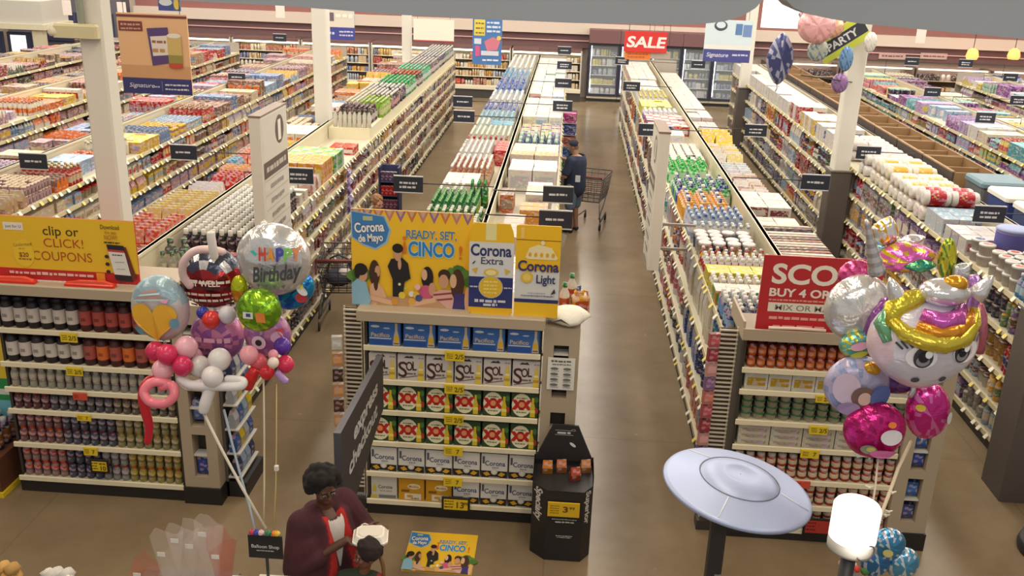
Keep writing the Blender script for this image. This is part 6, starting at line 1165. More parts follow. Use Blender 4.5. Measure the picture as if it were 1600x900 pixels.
for lab, u, v, r, c, Y in (('red round latex balloon', 330, 500, 14, (206, 50, 44), 5.05), ('dark blue round latex balloon', 317, 489, 10, (44, 50, 150), 5.1), ('pale lilac latex balloon', 355, 492, 14, (206, 200, 210), 5.08), ('hot pink latex balloon, outermost of its bunch', 243, 549, 15, (206, 44, 90), 5.05), ('hot pink latex balloon, middle of its bunch', 261, 554, 16, (214, 50, 96), 4.98), ('hot pink latex balloon, lowest of its bunch', 285, 572, 16, (206, 44, 92), 4.98), ('pale pink latex balloon, lower one', 255, 578, 17, (236, 172, 184), 5.0), ('pale pink latex balloon, upper one', 291, 543, 18, (236, 176, 190), 5.06), ('pale pink latex balloon behind the hot pink ones', 302, 557, 14, (226, 170, 184), 5.15), ('white latex balloon, upper one', 343, 562, 18, (222, 216, 216), 5.0), ('white latex balloon, left one', 312, 573, 17, (214, 208, 206), 5.06), ('white latex balloon, centre of the flower', 332, 589, 17, (226, 220, 220), 4.93), ('blush latex balloon in the right bunch', 389, 555, 15, (236, 160, 172), 5.05), ('coral latex balloon in the right bunch', 404, 566, 14, (222, 100, 110), 5.1), ('hot pink latex balloon in the right bunch', 446, 569, 14, (214, 50, 90), 5.05), ('purple latex balloon in the right bunch', 441, 541, 14, (90, 50, 160), 5.1), ('small cream latex balloon in the right bunch', 427, 567, 9, (236, 214, 206), 4.95), ('small pink latex balloon in the right bunch', 427, 554, 8, (230, 150, 170), 5.0), ('red latex balloon in the right bunch', 417, 582, 12, (206, 40, 50), 5.0)):
    latex(lab, [(u, v, Y, r)], c)
latex('long red latex balloon hanging from the left bunch', [(240, 590, 5.05, 6), (228, 600, 5.0, 7), (223, 620, 4.98, 7), (228, 645, 4.98, 7), (233, 668, 4.98, 6), (230, 695, 4.98, 5)], (198, 36, 52))
latex('pink latex balloon twisted into a ring', [(270, 600, 4.95, 6), (240, 597, 4.93, 7), (225, 612, 4.9, 7), (235, 628, 4.88, 7), (258, 630, 4.88, 7), (272, 618, 4.9, 7), (268, 602, 4.93, 7), (248, 606, 4.95, 6)], (232, 124, 140))
latex('white latex balloon bent into a flat loop', [(318, 597, 5.0, 6), (292, 603, 4.98, 7), (283, 592, 4.98, 7), (300, 602, 4.95, 7), (345, 604, 4.93, 7), (376, 603, 4.93, 7), (378, 594, 4.95, 6), (350, 592, 4.96, 6)], (226, 220, 222))
latex('long white latex balloon pointing down', [(331, 600, 4.95, 8), (326, 615, 4.94, 9), (321, 630, 4.93, 9), (317, 645, 4.93, 7)], (228, 222, 220))
latex('pale pink latex balloon arched over the red foil balloon', [(300, 450, 5.15, 6), (286, 430, 5.12, 6), (288, 408, 5.1, 6), (305, 392, 5.1, 6), (330, 390, 5.1, 6), (352, 395, 5.12, 6)], (226, 196, 196))
latex('white latex balloon standing up from the red foil balloon', [(335, 404, 5.05, 6), (333, 390, 5.03, 6.5), (330, 372, 5.02, 6.5), (329, 361, 5.02, 6)], (232, 226, 222))
latex('long red latex balloon under the right bunch', [(400, 575, 5.05, 7), (392, 590, 5.05, 10), (385, 608, 5.05, 8)], (206, 44, 44))
latex('lilac latex balloon tip under the right bunch', [(432, 580, 5.0, 5), (440, 590, 5.0, 6), (449, 598, 5.0, 5)], (176, 140, 200))
latex('stub of white latex balloon above the silver greeting balloon', [(413, 362, 5.25, 5), (413, 345, 5.25, 6)], (226, 222, 216))
def px_line(pts): return [tuple(atY(u, v, Y)) for u, v, Y in pts]
ribbon('ribbon', 'pale ribbon from the white balloon flower to the weights', px_line([(318, 645, 4.93), (345, 700, 4.85), (378, 762, 4.8), (415, 826, 4.75)]), (214, 206, 190), .009)
ribbon('ribbon', 'silver blue ribbon crossing the pale ribbon', px_line([(350, 640, 5.0), (362, 690, 4.95), (375, 740, 4.9), (390, 792, 4.85), (398, 826, 4.77)]), (170, 184, 196), .008)
ribbon('ribbon', 'straight cream ribbon under the right bunch', px_line([(412, 594, 5.0), (413, 680, 4.95), (413, 760, 4.85), (412, 828, 4.77)]), (206, 192, 160), .006)
ribbon('ribbon', 'thin golden ribbon with a white clip', px_line([(432, 600, 5.0), (432, 690, 4.95), (431, 760, 4.87), (428, 828, 4.77)]), (190, 176, 110), .004)
p = atY(432, 731, 4.9); t = thing('ribbon_clip', 'small white clip on the thin golden ribbon', 'clip', tuple(p)); m = MB(); m.rbox(-.012, .012, -.012, .012, -.016, .016, (222, 214, 204), .003); m.build('body', M_PLAIN, t)
# weights, black shelf sign and counter edge at the floral stand
b0 = atY(415, 853, 4.8)
t = thing('counter_sign', 'small black counter sign on a stem below the balloon ribbons', 'sign', (b0.x, 4.8, 0)); z = b0.z
m = MB(); m.box(-.105, .105, -.006, .006, z-.085, z+.075, (28, 28, 32)); m.build('plate', M_PRINT, t); m = MB(); m.tube([(-.0, .012, z-.3), (0, .012, z-.08)], .01, (40, 40, 42)); m.build('stem', M_PLAIN, t)
q = Print((-.105, -.0065, z-.085)); q.text('Balloon Shop', .105, .085, .024, (214, 214, 210), .01, .17); q.squiggle(.05, .16, .055, .008, (190, 190, 186), 2); q.build('lettering', t)
m = MB(); m.box(-.09, .13, -.1, .12, 0, z-.3, (206, 200, 186)); m.box(-.24, .16, -.16, .05, z-.3, z-.27, (226, 222, 214)); m.build('stand', M_PLAIN, t)
m = MB(); m.box(-.12, .1, -.15, -.12, z-.269, z-.267, (190, 180, 160)); m.build('label_strip', M_PLAIN, t)
for k, (du, c, cn) in enumerate(((-22, (206, 50, 70), 'red'), (-16, (60, 70, 170), 'blue'), (-8, (226, 190, 200), 'pale pink'), (3, (40, 130, 80), 'green'), (13, (236, 130, 40), 'orange'), (17, (226, 190, 60), 'yellow'))):
    p = atY(415+du, 830, 4.79); t = thing('balloon_weight', '%s balloon weight tied above the black counter sign' % cn, 'weight', (p.x, 4.8, z+.077), 0, 'balloon weights'); r = .02
    m = MB(); m.ball((0, 0, r*.8), (r, r, r*.85), c, 10, 7); m.build('body', M_LATEX, t); m = MB(); m.tube([(0, 0, r*1.5), (0, 0, r*2)], .003, c, 5); m.build('loop', M_LATEX, t)
# clear bouquet sleeves with white tags
M_CELLO = mat('cellophane', (236, 226, 224), .12, alpha=.2, bump=.5, bscale=14); M_CELLOP = mat('pink_cellophane', (206, 90, 84), .2, alpha=.3, bump=.5, bscale=14)
TAGP = [(308, 803), (294, 828), (271, 843), (341, 834), (320, 846), (296, 838), (334, 848), (226, 875)]
for k, (u, v) in enumerate(((262, 838), (284, 832), (305, 826), (326, 822), (345, 842), (226, 885))):
    Y = 4.9+.05*(k % 3); p = atY(u, v, Y); t = thing('bouquet_sleeve', 'clear cellophane bouquet sleeve with white tag, %s along the row' % nth(k+1), 'sleeve', (p.x, Y, p.z-.62), .3*k, 'clear bouquet sleeves'); m = MB(); n = 12; pr = [(.02, 0), (.035, .2), (.06, .4), (.085, .56), (.095, .62)]
    for a, b in zip(pr, pr[1:]):
        m.add([(a[0]*(1+.18*math.sin(3*i+k))*math.cos(2*PI*i/n), a[0]*math.sin(2*PI*i/n), a[1]) for i in range(n)]+[(b[0]*(1+.18*math.sin(3*i+k))*math.cos(2*PI*i/n), b[0]*math.sin(2*PI*i/n), b[1]+(.05*math.cos(2*PI*i/n*2+k) if b is pr[-1] else 0)) for i in range(n)], [(i, (i+1) % n, n+(i+1) % n, n+i) for i in range(n)], (236, 226, 224), True)
    m.build('wrap', M_CELLOP if k in (4, 5) else M_CELLO, t)
    g = MB(); w = .05; zt = .55+.07*(k % 2); g.box(-w/2, w/2, -.112, -.11, zt, zt+.03, (232, 226, 220)); g.xform(Matrix.Rotation(-.3*k, 4, 'Z')); g.build('tag', M_PRINT, t)
bx = atY(290, 900, 4.95)
t = thing('flower_stand', 'low dark flower stand holding the clear bouquet sleeves', 'stand', (bx.x-.02, 4.95, 0)); m = MB(); m.box(-.3, .3, -.14, .16, 0, 1.02-.0, (96, 80, 66)); m.build('body', M_PLAIN, t); m = MB(); m.rbox(-.32, .32, -.16, .18, 1.02, 1.06, (110, 94, 80), .01); m.build('rim', M_PLAIN, t)
# white tissue rose bunch and tan tissue at the very bottom edge
for nm, lab, (u, v, Y), cols, k in (('paper_bouquet', 'crumpled white paper bouquet at the lower edge beside the sleeves', (92, 893, 4.7), (232, 226, 218), 9), ('paper_bouquet', 'tan tissue paper bouquet in the lower corner', (4, 897, 4.7), (206, 160, 90), 6)):
    p = atY(u, v, Y); t = thing(nm, lab, 'bouquet', (p.x, Y, 0)); r = random.Random(k)
    for i in range(k+3):
        m = MB(); rr = r.uniform(.035, .06); m.ball((r.uniform(-.1, .1), r.uniform(-.06, .06), p.z-.03+r.uniform(-.04, .045)), (rr, rr, rr*.7), shade(cols, r.uniform(.85, 1.05)), 9, 6, lambda x, y, z: (x*(1+.25*math.sin(6*z+3*y)), y*(1+.2*math.sin(5*x)), z*(1+.2*math.cos(4*x)))); m.build('paper_fold', M_CLOTH, t)
    m = MB(); m.lathe(0, 0, 0, [(.12, 0), (.1, .2), (.1, p.z-.1)], (110, 96, 84), 14); m.build('bucket', M_PLAIN, t)

# --- right cluster with the unicorn
def rpx(p, v): return v*(p-Vector((0, 0, EYE))).length/FPX
UY = 4.75; p = atY(1440, 535, UY); S = rpx(p, 1)
t = thing('unicorn_balloon', 'large white unicorn head foil balloon with rainbow forelock and big eyes', 'balloon', tuple(p), .08)
m = MB()
def headfn(x, y, z):
    w = 1+.06*z-.28*max(0, -z-.25)**1.2; return (x*w, y, z)
m.ball((0, 0, 0), (78*S, 50*S, 68*S), (206, 204, 214), 32, 20, headfn, lambda x, y, z: (226, 200, 212) if (abs(x) > .72 and z < .3) or z < -.72 else (212, 208, 222)); m.build('head', M_FOILP, t)
def on_head(x, z, push=1.0):
    xx, zz = x/78, z/68; w = 1+.06*zz-.28*max(0, -zz-.25)**1.2; xx /= w; return Vector((x*S, -50*S*math.sqrt(max(.02, 1-xx*xx-zz*zz))*push-.004, z*S))
for sx, ex, ez in ((-1, -20, -3), (1, 44, 5)):
    q = Print((0, 0, 0), step=.001); 
    q.oval(ex*S, ez*S, 21*S, 17*S, (236, 232, 236)); q.oval((ex-4*sx-2)*S, ez*S, 13*S, 16*S, (60, 58, 66)); q.oval((ex-4*sx-2)*S, (ez-5)*S, 9*S, 8*S, (140, 138, 146)); q.oval((ex-4*sx-2)*S, (ez+1)*S, 7*S, 8*S, (24, 24, 30)); q.oval((ex-4*sx+4)*S, (ez+6)*S, 5*S, 6*S, (244, 244, 246), 10)
    for i in range(3): a = ex-14+sx*0-6*i if sx < 0 else ex+10+7*i; q.line([(a*S, (ez+14-2*i)*S), ((a-9*(1 if sx < 0 else -1))*S, (ez+24-3*i)*S)], 3*S, (60, 56, 64))
    q.mb.v = [tuple(on_head(x/S, z/S)+Vector((0, y, 0))) for x, y, z in q.mb.v]; q.build('eye', t)
for ex, ez in ((-18, -42), (20, -39)):
    q = Print((0, 0, 0)); q.oval(ex*S, ez*S, 5.5*S, 5*S, (76, 72, 84), 12); q.mb.v = [tuple(on_head(x/S, z/S)+Vector((0, y, 0))) for x, y, z in q.mb.v]; q.build('nostril', t)
def lock(pts, c, name, r0=10):
    m = MB(); rs = [r0*S*(.45+.75*math.sin(PI*(.12+.8*i/(len(pts)-1)))) for i in range(len(pts))]; m.tube([on_head(a, b, pu) for a, b, pu in pts], rs, c, 10); return m.build(name, M_FOIL, t)
lock([(-58, 40, .95), (-44, 28, 1.0), (-20, 22, 1.04), (6, 20, 1.06), (34, 26, 1.06), (58, 40, .98), (62, 56, .9)], (216, 196, 70), 'forelock', 12)
lock([(-62, 30, .8), (-52, 52, .9), (-30, 66, .7), (-10, 76, .6)], (206, 190, 60), 'forelock', 14)
lock([(-30, 40, 1.0), (-6, 34, 1.1), (20, 36, 1.12), (46, 44, 1.0), (58, 54, .9)], (226, 150, 50), 'forelock', 10)
lock([(-22, 54, 1.0), (0, 48, 1.15), (24, 50, 1.15), (44, 58, 1.0)], (206, 100, 190), 'forelock', 12)
lock([(-60, 10, .8), (-66, 32, .7), (-56, 56, .6)], (130, 190, 150), 'forelock', 11)
m = MB(); m.ball((14*S, -8*S, 80*S), (36*S, 26*S, 20*S), (222, 222, 226), 16, 10); m.build('crown', M_FOIL, t)
m = MB(); m.ball((24*S, -14*S, 95*S), (18*S, 14*S, 12*S), (220, 160, 50), 12, 8); m.build('crown_jewel', M_FOIL, t)
for ex, ez, a in ((-44, 84, -.5), (62, 92, .55)):
    m = MB(); m.lathe(0, 0, 0, [(13*S, 0), (12*S, 14*S), (6*S, 32*S), (1*S, 40*S)], (226, 226, 232), 12); m.xform(Matrix.Translation((ex*S, 0, (ez-22)*S)) @ Matrix.Rotation(a, 4, 'Y')); m.build('ear', M_FOIL, t)
m = MB(); m.lathe(0, 0, 0, [((14-.95*i)*S*(1 if i % 2 else .86), 7*i*S) for i in range(13)], [(206, 204, 208) if i % 2 else (176, 172, 180) for i in range(12)], 14); m.xform(Matrix.Translation((-68*S, 30*S, 92*S)) @ Matrix.Rotation(-.35, 4, 'Y')); m.build('horn', M_FOIL, t)
m = MB(); m.tube([(66*S, 20*S, 95*S), (76*S, 22*S, 70*S), (72*S, 20*S, 46*S), (82*S, 18*S, 24*S), (76*S, 14*S, 4*S)], [7*S, 10*S, 8*S, 10*S, 4*S], (176, 130, 200), 9); m.build('mane_curl', M_FOIL, t)
m = MB(); m.tube([(80*S, 26*S, 60*S), (92*S, 26*S, 34*S), (96*S, 24*S, 6*S), (100*S, 22*S, -24*S)], [6*S, 9*S, 10*S, 6*S], (206, 120, 140), 9); m.build('mane_curl', M_FOIL, t)
k = MB(); k.tube([(0, 0, -66*S), (2*S, 0, -76*S), (-2*S, 0, -86*S)], 4*S, (214, 206, 214), 7); k.build('neck', M_FOIL, t)
def foil2(label, u, v, rp, c1, c2, ry=1., tilt=0., Y=4.95, draw=None, dep=.6, mt=None, pw=2.): return foil(label, u, v, Y, rp, (lambda x, z, y: c1 if int((x*1.3+z)*5+40) % 3 else c2), draw, dep, mt, tilt, ry, 0., pw)
foil2('white pearly foil balloon body behind the unicorn head', 1340, 480, 47, (226, 226, 226), (210, 210, 216), 1.1, .5, 5.05)
foil2('pink dome foil balloon with orange trim beside the spiral horn', 1338, 432, 27, (216, 90, 150), (190, 60, 110), .95, 0, 5.15, lambda q, r: q.poly([(-r*.8, -r*.2), (-r*.6, -r*.75), (0, -r*.95), (r*.6, -r*.7), (0, -r*.75), (-r*.5, -r*.5)], (226, 130, 70)))
foil2('rainbow foil mane balloon above the unicorn', 1412, 402, 44, (226, 110, 190), (226, 190, 60), .5, -.2, 5.1, pw=1.5)
foil2('green and teal foil balloon tip above the unicorn', 1436, 414, 24, (60, 150, 130), (110, 180, 90), .45, -.1, 5.02, pw=1.3)
foil2('white and gold foil hat balloon topmost of the right cluster', 1383, 362, 21, (226, 226, 230), (220, 170, 50), 1.15, .2, 5.2, pw=1.3)
foil2('pale blue foil balloon tip under the gold hat balloon', 1368, 388, 15, (130, 190, 220), (190, 214, 226), .6, .2, 5.18)
foil2('white foil wing tip right of the rainbow mane', 1424, 375, 20, (226, 222, 224), (206, 200, 206), .4, -.3, 5.2, pw=1.3)
foil2('yellow and green corn shaped foil balloon', 1480, 404, 13, (206, 200, 60), (90, 150, 70), 2.4, -.1, 5.1)
foil2('white foil spike right of the corn shaped balloon', 1502, 424, 14, (230, 230, 230), (190, 206, 216), 1.1, .6, 5.05, pw=1.2)
foil2('lilac foil strip balloon behind the white body', 1372, 497, 14, (170, 110, 176), (150, 90, 160), 2.6, .35, 4.95)
foil2('teal and yellow foil tail balloon at the far edge', 1338, 538, 25, (120, 190, 180), (206, 206, 70), .8, -.3, 4.95, lambda q, r: (q.oval(0, r*.2, r*.5, r*.25, (226, 170, 200)), q.oval(-r*.1, -r*.3, r*.5, r*.2, (206, 210, 80))))
foil2('small gold foil balloon above the round picture balloon', 1362, 576, 13, (220, 170, 50), (206, 150, 90), .8, .4, 4.85)
foil2('purple foil balloon under the unicorn chin', 1392, 596, 32, (110, 70, 130), (80, 60, 110), .5, .1, 4.95)
foil2('round lavender and blue printed foil balloon', 1338, 602, 47, (176, 170, 200), (140, 150, 190), 1., 0, 4.9, lambda q, r: (q.oval(-r*.45, r*.1, r*.4, r*.5, (200, 180, 200)), q.oval(r*.05, -r*.1, r*.36, r*.34, (120, 90, 84)), q.oval(r*.1, -r*.16, r*.2, r*.22, (214, 180, 166)), q.oval(r*.6, -r*.1, r*.34, r*.4, (90, 110, 170)), q.oval(-r*.3, -r*.55, r*.34, r*.26, (170, 150, 190))), .5, M_FOILP)
foil2('round magenta foil balloon with a white oval patch', 1366, 671, 44, (206, 40, 130), (170, 30, 100), 1., .1, 4.8, lambda q, r: (q.oval(r*.35, r*.1, r*.36, r*.28, (230, 226, 230)), q.oval(-r*.25, -r*.45, r*.26, r*.18, (150, 150, 130)), q.oval(-r*.2, -r*.42, r*.14, r*.1, (206, 190, 110)), q.oval(r*.3, -r*.55, r*.5, r*.18, (226, 120, 180)), q.oval(r*.25, r*.55, r*.14, r*.1, (236, 130, 60)), q.poly([(-r*.6, -r*.8), (-r*.3, -r*.72), (-r*.4, -r*.95)], (240, 232, 226))), .55)
foil2('tall crinkled magenta foil balloon under the unicorn chin', 1449, 642, 31, (206, 50, 140), (226, 120, 190), 1.4, -.1, 4.9, lambda q, r: (q.oval(-r*.55, r*.5, r*.2, r*.16, (220, 190, 60)), q.oval(r*.8, -r*.1, r*.16, r*.3, (206, 210, 206))))
for lab, u, v, r, c1, c2, ry in (('blue and silver printed foil balloon, upper of the three', 1387, 851, 24, (70, 140, 190), (206, 214, 222), 1.1), ('blue and silver printed foil balloon, left of the three', 1370, 875, 21, (60, 120, 180), (190, 206, 220), 1.3), ('blue and silver printed foil balloon, right of the three', 1410, 880, 22, (90, 160, 200), (222, 226, 230), 1.15)):
    foil2(lab, u, v, r, c1, c2, ry, .3, 4.3, (lambda q, r_: q.oval(-r_*.2, -r_*.1, r_*.3, r_*.25, (206, 196, 120))) if 'upper' in lab else None, .6)
ribbon('ribbon', 'cream curling ribbon band from the magenta balloons to the stand', px_line([(1424, 690, 4.85), (1404, 730, 4.7), (1390, 770, 4.6), (1374, 812, 4.5), (1362, 846, 4.4)]), (214, 200, 170), .011)
ribbon('ribbon', 'second cream ribbon beside the curling band', px_line([(1372, 716, 4.75), (1368, 760, 4.65), (1362, 800, 4.55), (1356, 840, 4.4)]), (206, 196, 176), .006)
for k, (u, v) in enumerate(((1358, 762), (1394, 770), (1388, 800), (1384, 806), (1372, 815))):
    p = atY(u, v, 4.6); t = thing('ribbon_clip', 'cream plastic clip on the curling band, %s from the top' % nth(k+1), 'clip', tuple(p), 0, 'cream clips on the ribbons'); m = MB(); m.tube([(-.02, 0, .012), (0, 0, 0), (.022, 0, .01)], [.004, .008, .003], (230, 220, 200), 6); m.ball((0, 0, 0), .009, (236, 226, 206), 8, 6); m.build('body', M_PLAIN, t)
p = atY(1336, 888, 4.3); t = thing('flower_bunch', 'small red and white flower bunch under the lit lane lamp', 'flowers', (p.x, 4.3, 0)); r = random.Random(3)
m = MB(); m.lathe(0, 0, 0, [(.09, 0), (.08, p.z-.08)], (60, 54, 50), 12); m.build('vase', M_PLAIN, t)
for i in range(9):
    m = MB(); rr = r.uniform(.016, .026); m.ball((r.uniform(-.07, .07), r.uniform(-.05, .05), p.z-.05+r.uniform(0, .09)), rr, r.choice(((206, 70, 60), (222, 214, 206), (190, 150, 150), (70, 120, 60))), 8, 6); m.build('flower', M_CLOTH, t)
# far foil shapes hanging near the tall column
for lab, u, v, Y, rp, c1, c2, ry in (('dark blue shield shaped foil balloon hanging before the column', 1219, 92, 15.5, 20, (60, 64, 110), (150, 150, 170), 1.9), ('pale pink foil balloon under the grey soffit', 1276, 40, 15.2, 27, (226, 170, 170), (206, 150, 150), .95), ('peach foil balloon next to the pale pink one', 1300, 42, 15.4, 17, (226, 180, 150), (210, 150, 130), .9), ('white topped foil balloon above the pale pink one', 1262, 22, 15.4, 13, (206, 206, 214), (150, 90, 90), .8), ('grey green foil balloon below the lime banner', 1278, 78, 15.3, 15, (170, 176, 160), (110, 130, 160), 1.1), ('light blue foil balloon against the tall cream column', 1322, 92, 15.4, 10, (110, 150, 190), (70, 100, 150), 1.8), ('violet foil balloon low beside the tall column', 1312, 130, 15.4, 12, (150, 110, 160), (110, 90, 130), 1.2), ('white latex-look foil balloon right of the column', 1360, 66, 15.4, 9, (226, 222, 216), (200, 196, 190), 1.6)):
    foil2(lab, u, v, rp, c1, c2, ry, 0, Y, None, .5, M_FOILP, 1.5 if 'shield' in lab else 2.)
t = thing('balloon_rack', 'dark wire balloon rack behind the tall cream column', 'rack', (4.2, 15.3, 0)); m = MB(); m.tube([(.42, .6, 1.72), (.42, .6, 3.1), (.0, .0, 3.2), (-.6, -.0, 3.25)], .012, (60, 56, 54), 6); m.build('frame', M_PLAIN, t)
# ================================================================== fixtures close by
p = atY(1153, 748, 4.6); S = rpx(p, 1); R_ = 112*S
t = thing('reflector_lamp', 'wide silver dish reflector on a black pole in front of the sale endcap', 'lamp', (p.x, p.y, 0)); z = p.z
TD = Matrix.Translation((0, 0, z-.06)) @ Matrix.Rotation(.13, 4, 'Y')
m = MB(); m.lathe(0, 0, 0, [(R_*.985, -.012), (R_, 0), (R_*.985, .012), (R_*.94, .016), (R_*.535, .062)], (200, 204, 214), 72, cap=False); m.lathe(0, 0, 0, [(R_*.535, .062), (R_*.53, .058), (R_*.52, .064), (R_*.42, .082), (R_*.25, .098), (R_*.2, .096), (R_*.17, .09), (.003, .092)], (200, 204, 214), 72, cap=False); m.xform(TD); m.build('dish', mat('satin_silver', (168, 180, 214), .45, .4), t)
m = MB(); m.lathe(0, 0, 0, [(.05, -.03), (R_*.5, -.02), (R_*.985, -.012)], (70, 70, 74), 48, cap=False); m.xform(TD); m.build('dish_underside', mat('dark_metal', (60, 60, 64), .5, .4), t)
m = MB(); m.lathe(0, 0, 0, [(R_*.532, .0605), (R_*.54, .064), (R_*.527, .0655)], (110, 114, 124), 72, cap=False); m.xform(TD); m.build('dome_seam', M_PLAIN, t)
for a in (-.35, 2.2, 4.3):
    m = MB(); m.tube([(R_*.56, 0, .0605), (R_*.95, 0, .016)], .0035, (226, 228, 232), 5); m.xform(TD @ Matrix.Rotation(a, 4, 'Z')); m.build('seam_rib', M_PLAIN, t)
m = MB(); m.rbox(-.12, .04, -.06, .06, z-.3, z-.08, (46, 44, 46), .015); m.build('head_box', M_PLAIN, t)
m = MB(); m.rbox(-.115, -.03, -.04, .04, .04, z-.29, (48, 46, 48), .01); m.build('pole', M_PLAIN, t); m = MB(); m.lathe(-.06, 0, 0, [(.25, 0), (.25, .03), (.05, .06)], (40, 40, 42), 24); m.build('base', M_PLAIN, t)
m = MB(); m.box(-.07, -.035, -.05, -.035, z-.72, z-.6, (150, 150, 150)); m.build('switch_plate', M_PLAIN, t)
# lit lane lamp
p = atY(1335, 820, 3.9); S = rpx(p, 1); t = thing('lane_lamp', 'glowing white cylindrical lane lamp with a dark ring mark', 'lamp', (p.x, p.y, 0), 0); z = p.z; r = 33*S
TL = Matrix.Translation((0, 0, z)) @ Matrix.Rotation(.0, 4, 'Y')
m = MB(); m.lathe(0, 0, z-.125, [(r*.98, 0), (r, .01), (r, .06)], (236, 228, 214), 32); m.build('lower_shade', mat('lamp_lower', (176, 172, 166), emit=.03), t)
m = MB(); m.lathe(0, 0, z-.065, [(r, 0), (r, .16), (r*.94, .172), (r*.1, .175)], (255, 255, 255), 32); m.build('shade', mat('lamp_white', (255, 253, 246), emit=.7), t)
m = MB(); m.lathe(0, 0, z-.14, [(r*.8, 0), (r*1.0, .015)], (110, 104, 100), 32); m.build('bottom_ring', M_PLAIN, t)
m = MB(); m.tube([(r*math.sin(a)*1.02*.0+.35*r+.42*r*math.cos(b), -r*math.sqrt(max(.05, 1-(.35+.42*math.cos(b))**2))-.003, z-.085+.36*r*math.sin(b)) for a, b in [(0, -2.6+i*.26) for i in range(16)]], .0035, (70, 66, 70), 6); m.build('ring_mark', M_PLAIN, t)
m = MB(); m.tube([(0, 0, 0.03), (0, 0, z-.13)], .035, (40, 38, 40), 12); m.build('pole', M_PLAIN, t); m = MB(); m.lathe(0, 0, 0, [(.2, 0), (.2, .02), (.04, .05)], (40, 38, 40), 20); m.build('base', M_PLAIN, t)
l = bpy.data.lights.new('lane_lamp_bulb', 'POINT'); l.energy = 1.2; l.color = lin((255, 244, 226)); l.shadow_soft_size = .06; o = bpy.data.objects.new('lane_lamp_bulb', l); o.location = (p.x, p.y-.18, z); COL.objects.link(o)
# slanted black hanging checkout sign
x = -1.45; z1, z0 = 1.78, 1.27
t = thing('checkout_sign', 'black blade sign with white slanted lettering jutting toward the checkouts', 'sign', (x, 5.66, 0)); pl = [(0, z1+.06), (1.5, z1-.02), (1.5, z0+.0), (1.02, z0-.07), (.3, z0-.2), (0, z0+.02)]
m = MB(); m.prism(pl, -.025, .025, (50, 48, 52), 'x', (86, 86, 92)); m.build('blade', M_PRINT, t)
q = Print((.026, 0, 0), (0, 1, 0), (0, 0, 1)); q.text('express', .82, z1-.16, .13, (196, 196, 198), .035, .85, rot=-.03); q.text('checkout', .72, z1-.35, .13, (196, 196, 198), .035, 1.0, rot=-.03); q.build('lettering', t)
m = MB(); m.tube([(0, .04, z0-.05), (0, .04, .02)], .03, (50, 48, 52), 10); m.build('post', M_PLAIN, t); m = MB(); m.lathe(0, .04, 0, [(.18, 0), (.18, .02), (.03, .04)], (50, 48, 52), 18); m.build('base', M_PLAIN, t)
# floor sticker in front of the beer endcap
t = thing('floor_sticker', 'yellow party sticker stuck on the floor before the beer endcap', 'sticker', (-1.2, 6.67, 0)); m = MB(); m.box(0, .6, 0, .58, 0, .003, (230, 180, 60)); m.build('sheet', M_PRINT, t); q = Print((0, 0, .0035), (1, 0, 0), (0, 1, 0), .0003); party_art(q, .6, .58, False); q.build('printed_artwork', t)
# round white bin by the dark column
t = thing('round_bin', 'round white bin with a black base ring by the dark column', 'bin', (4.62, 7.55, 0)); m = MB(); m.lathe(0, 0, .12, [(.27, 0), (.28, .04), (.28, .75), (.24, .8)], (214, 208, 200), 32); m.build('body', M_PLAIN, t); m = MB(); m.lathe(0, 0, 0, [(.33, 0), (.34, .05), (.32, .12)], (36, 36, 40), 32); m.build('base_ring', M_PLAIN, t); m = MB(); m.lathe(0, 0, .92, [(.25, 0), (.25, .02), (.12, .05)], (60, 60, 64), 32); m.build('lid', M_PLAIN, t)
# floor display at the left edge: dark bottles on a printed board
p = atZ(22, 690, 0.0); t = thing('floor_display', 'bright printed cardboard floor display with yellow foot at the far edge', 'display', (-5.25, 7.72, 0)); m = MB(); m.box(-.55, .2, .2, .3, 0, 1.7, (60, 130, 90)); m.build('back_board', M_PRINT, t)
q = Print((-.55, .199, 0)); q.rect(0, .75, .95, 1.7, (236, 206, 60)); q.rect(0, .75, .72, .95, (50, 150, 80)); q.rect(0, .75, .78, .84, (226, 230, 220)); q.rect(0, .75, .35, .72, (120, 190, 210)); q.rect(0, .75, 0, .35, (226, 190, 40)); q.build('printed_face', t)
m = MB(); m.box(-.5, .18, -.35, .2, .02, .38, (96, 56, 40)); m.box(-.52, .2, -.37, .22, 0, .05, (226, 196, 40)); m.build('tray', M_PRINT, t)
for i in range(5):
    for j in range(4): put_product(None, 'pile_bottle', 'dark', 'widecap', (.1, .1, .27), ((44, 40, 64), (206, 206, 214), (150, 96, 60)), -5.68+.125*i, 7.47+.125*j, .38, .2*i, 'dark bottle with pale cap, %s along, %s row of the floor display' % (nth(i+1), nth(j+1)), 'dark bottles on the floor display')
# small racks out in the aisles
t = thing('aisle_rack', 'dark blue slim rack with red cards standing in the drinks aisle', 'rack', (-3.05, 16.2, 0), 0); m = MB(); m.box(-.18, .18, -.15, .15, 0, .1, (44, 46, 80)); m.box(-.18, -.15, -.15, .15, .1, 1.3, (44, 46, 80)); m.box(.15, .18, -.15, .15, .1, 1.3, (44, 46, 80)); m.box(-.15, .15, .1, .15, .1, 1.3, (60, 60, 96)); m.build('frame', M_PLAIN, t)
for k, z in enumerate((.3, .55, .8, 1.05)):
    m = MB(); m.box(-.15, .15, -.14, .1, z-.015, z, (70, 70, 100)); m.build('shelf', M_PLAIN, t)
    for i in range(4): put_product(None, 'rack_packet', 'card', 'box', (.065, .05, .17), (((206, 90, 90), (120, 60, 90), (206, 50, 50), (90, 70, 110))[k],)*1, -3.16+.072*i, 16.12, z, 0, 'small %s packet, %s along on the slim dark blue aisle rack' % (('plum', 'wine red', 'scarlet', 'rose')[k], nth(i+1)), 'packets on the slim aisle rack')
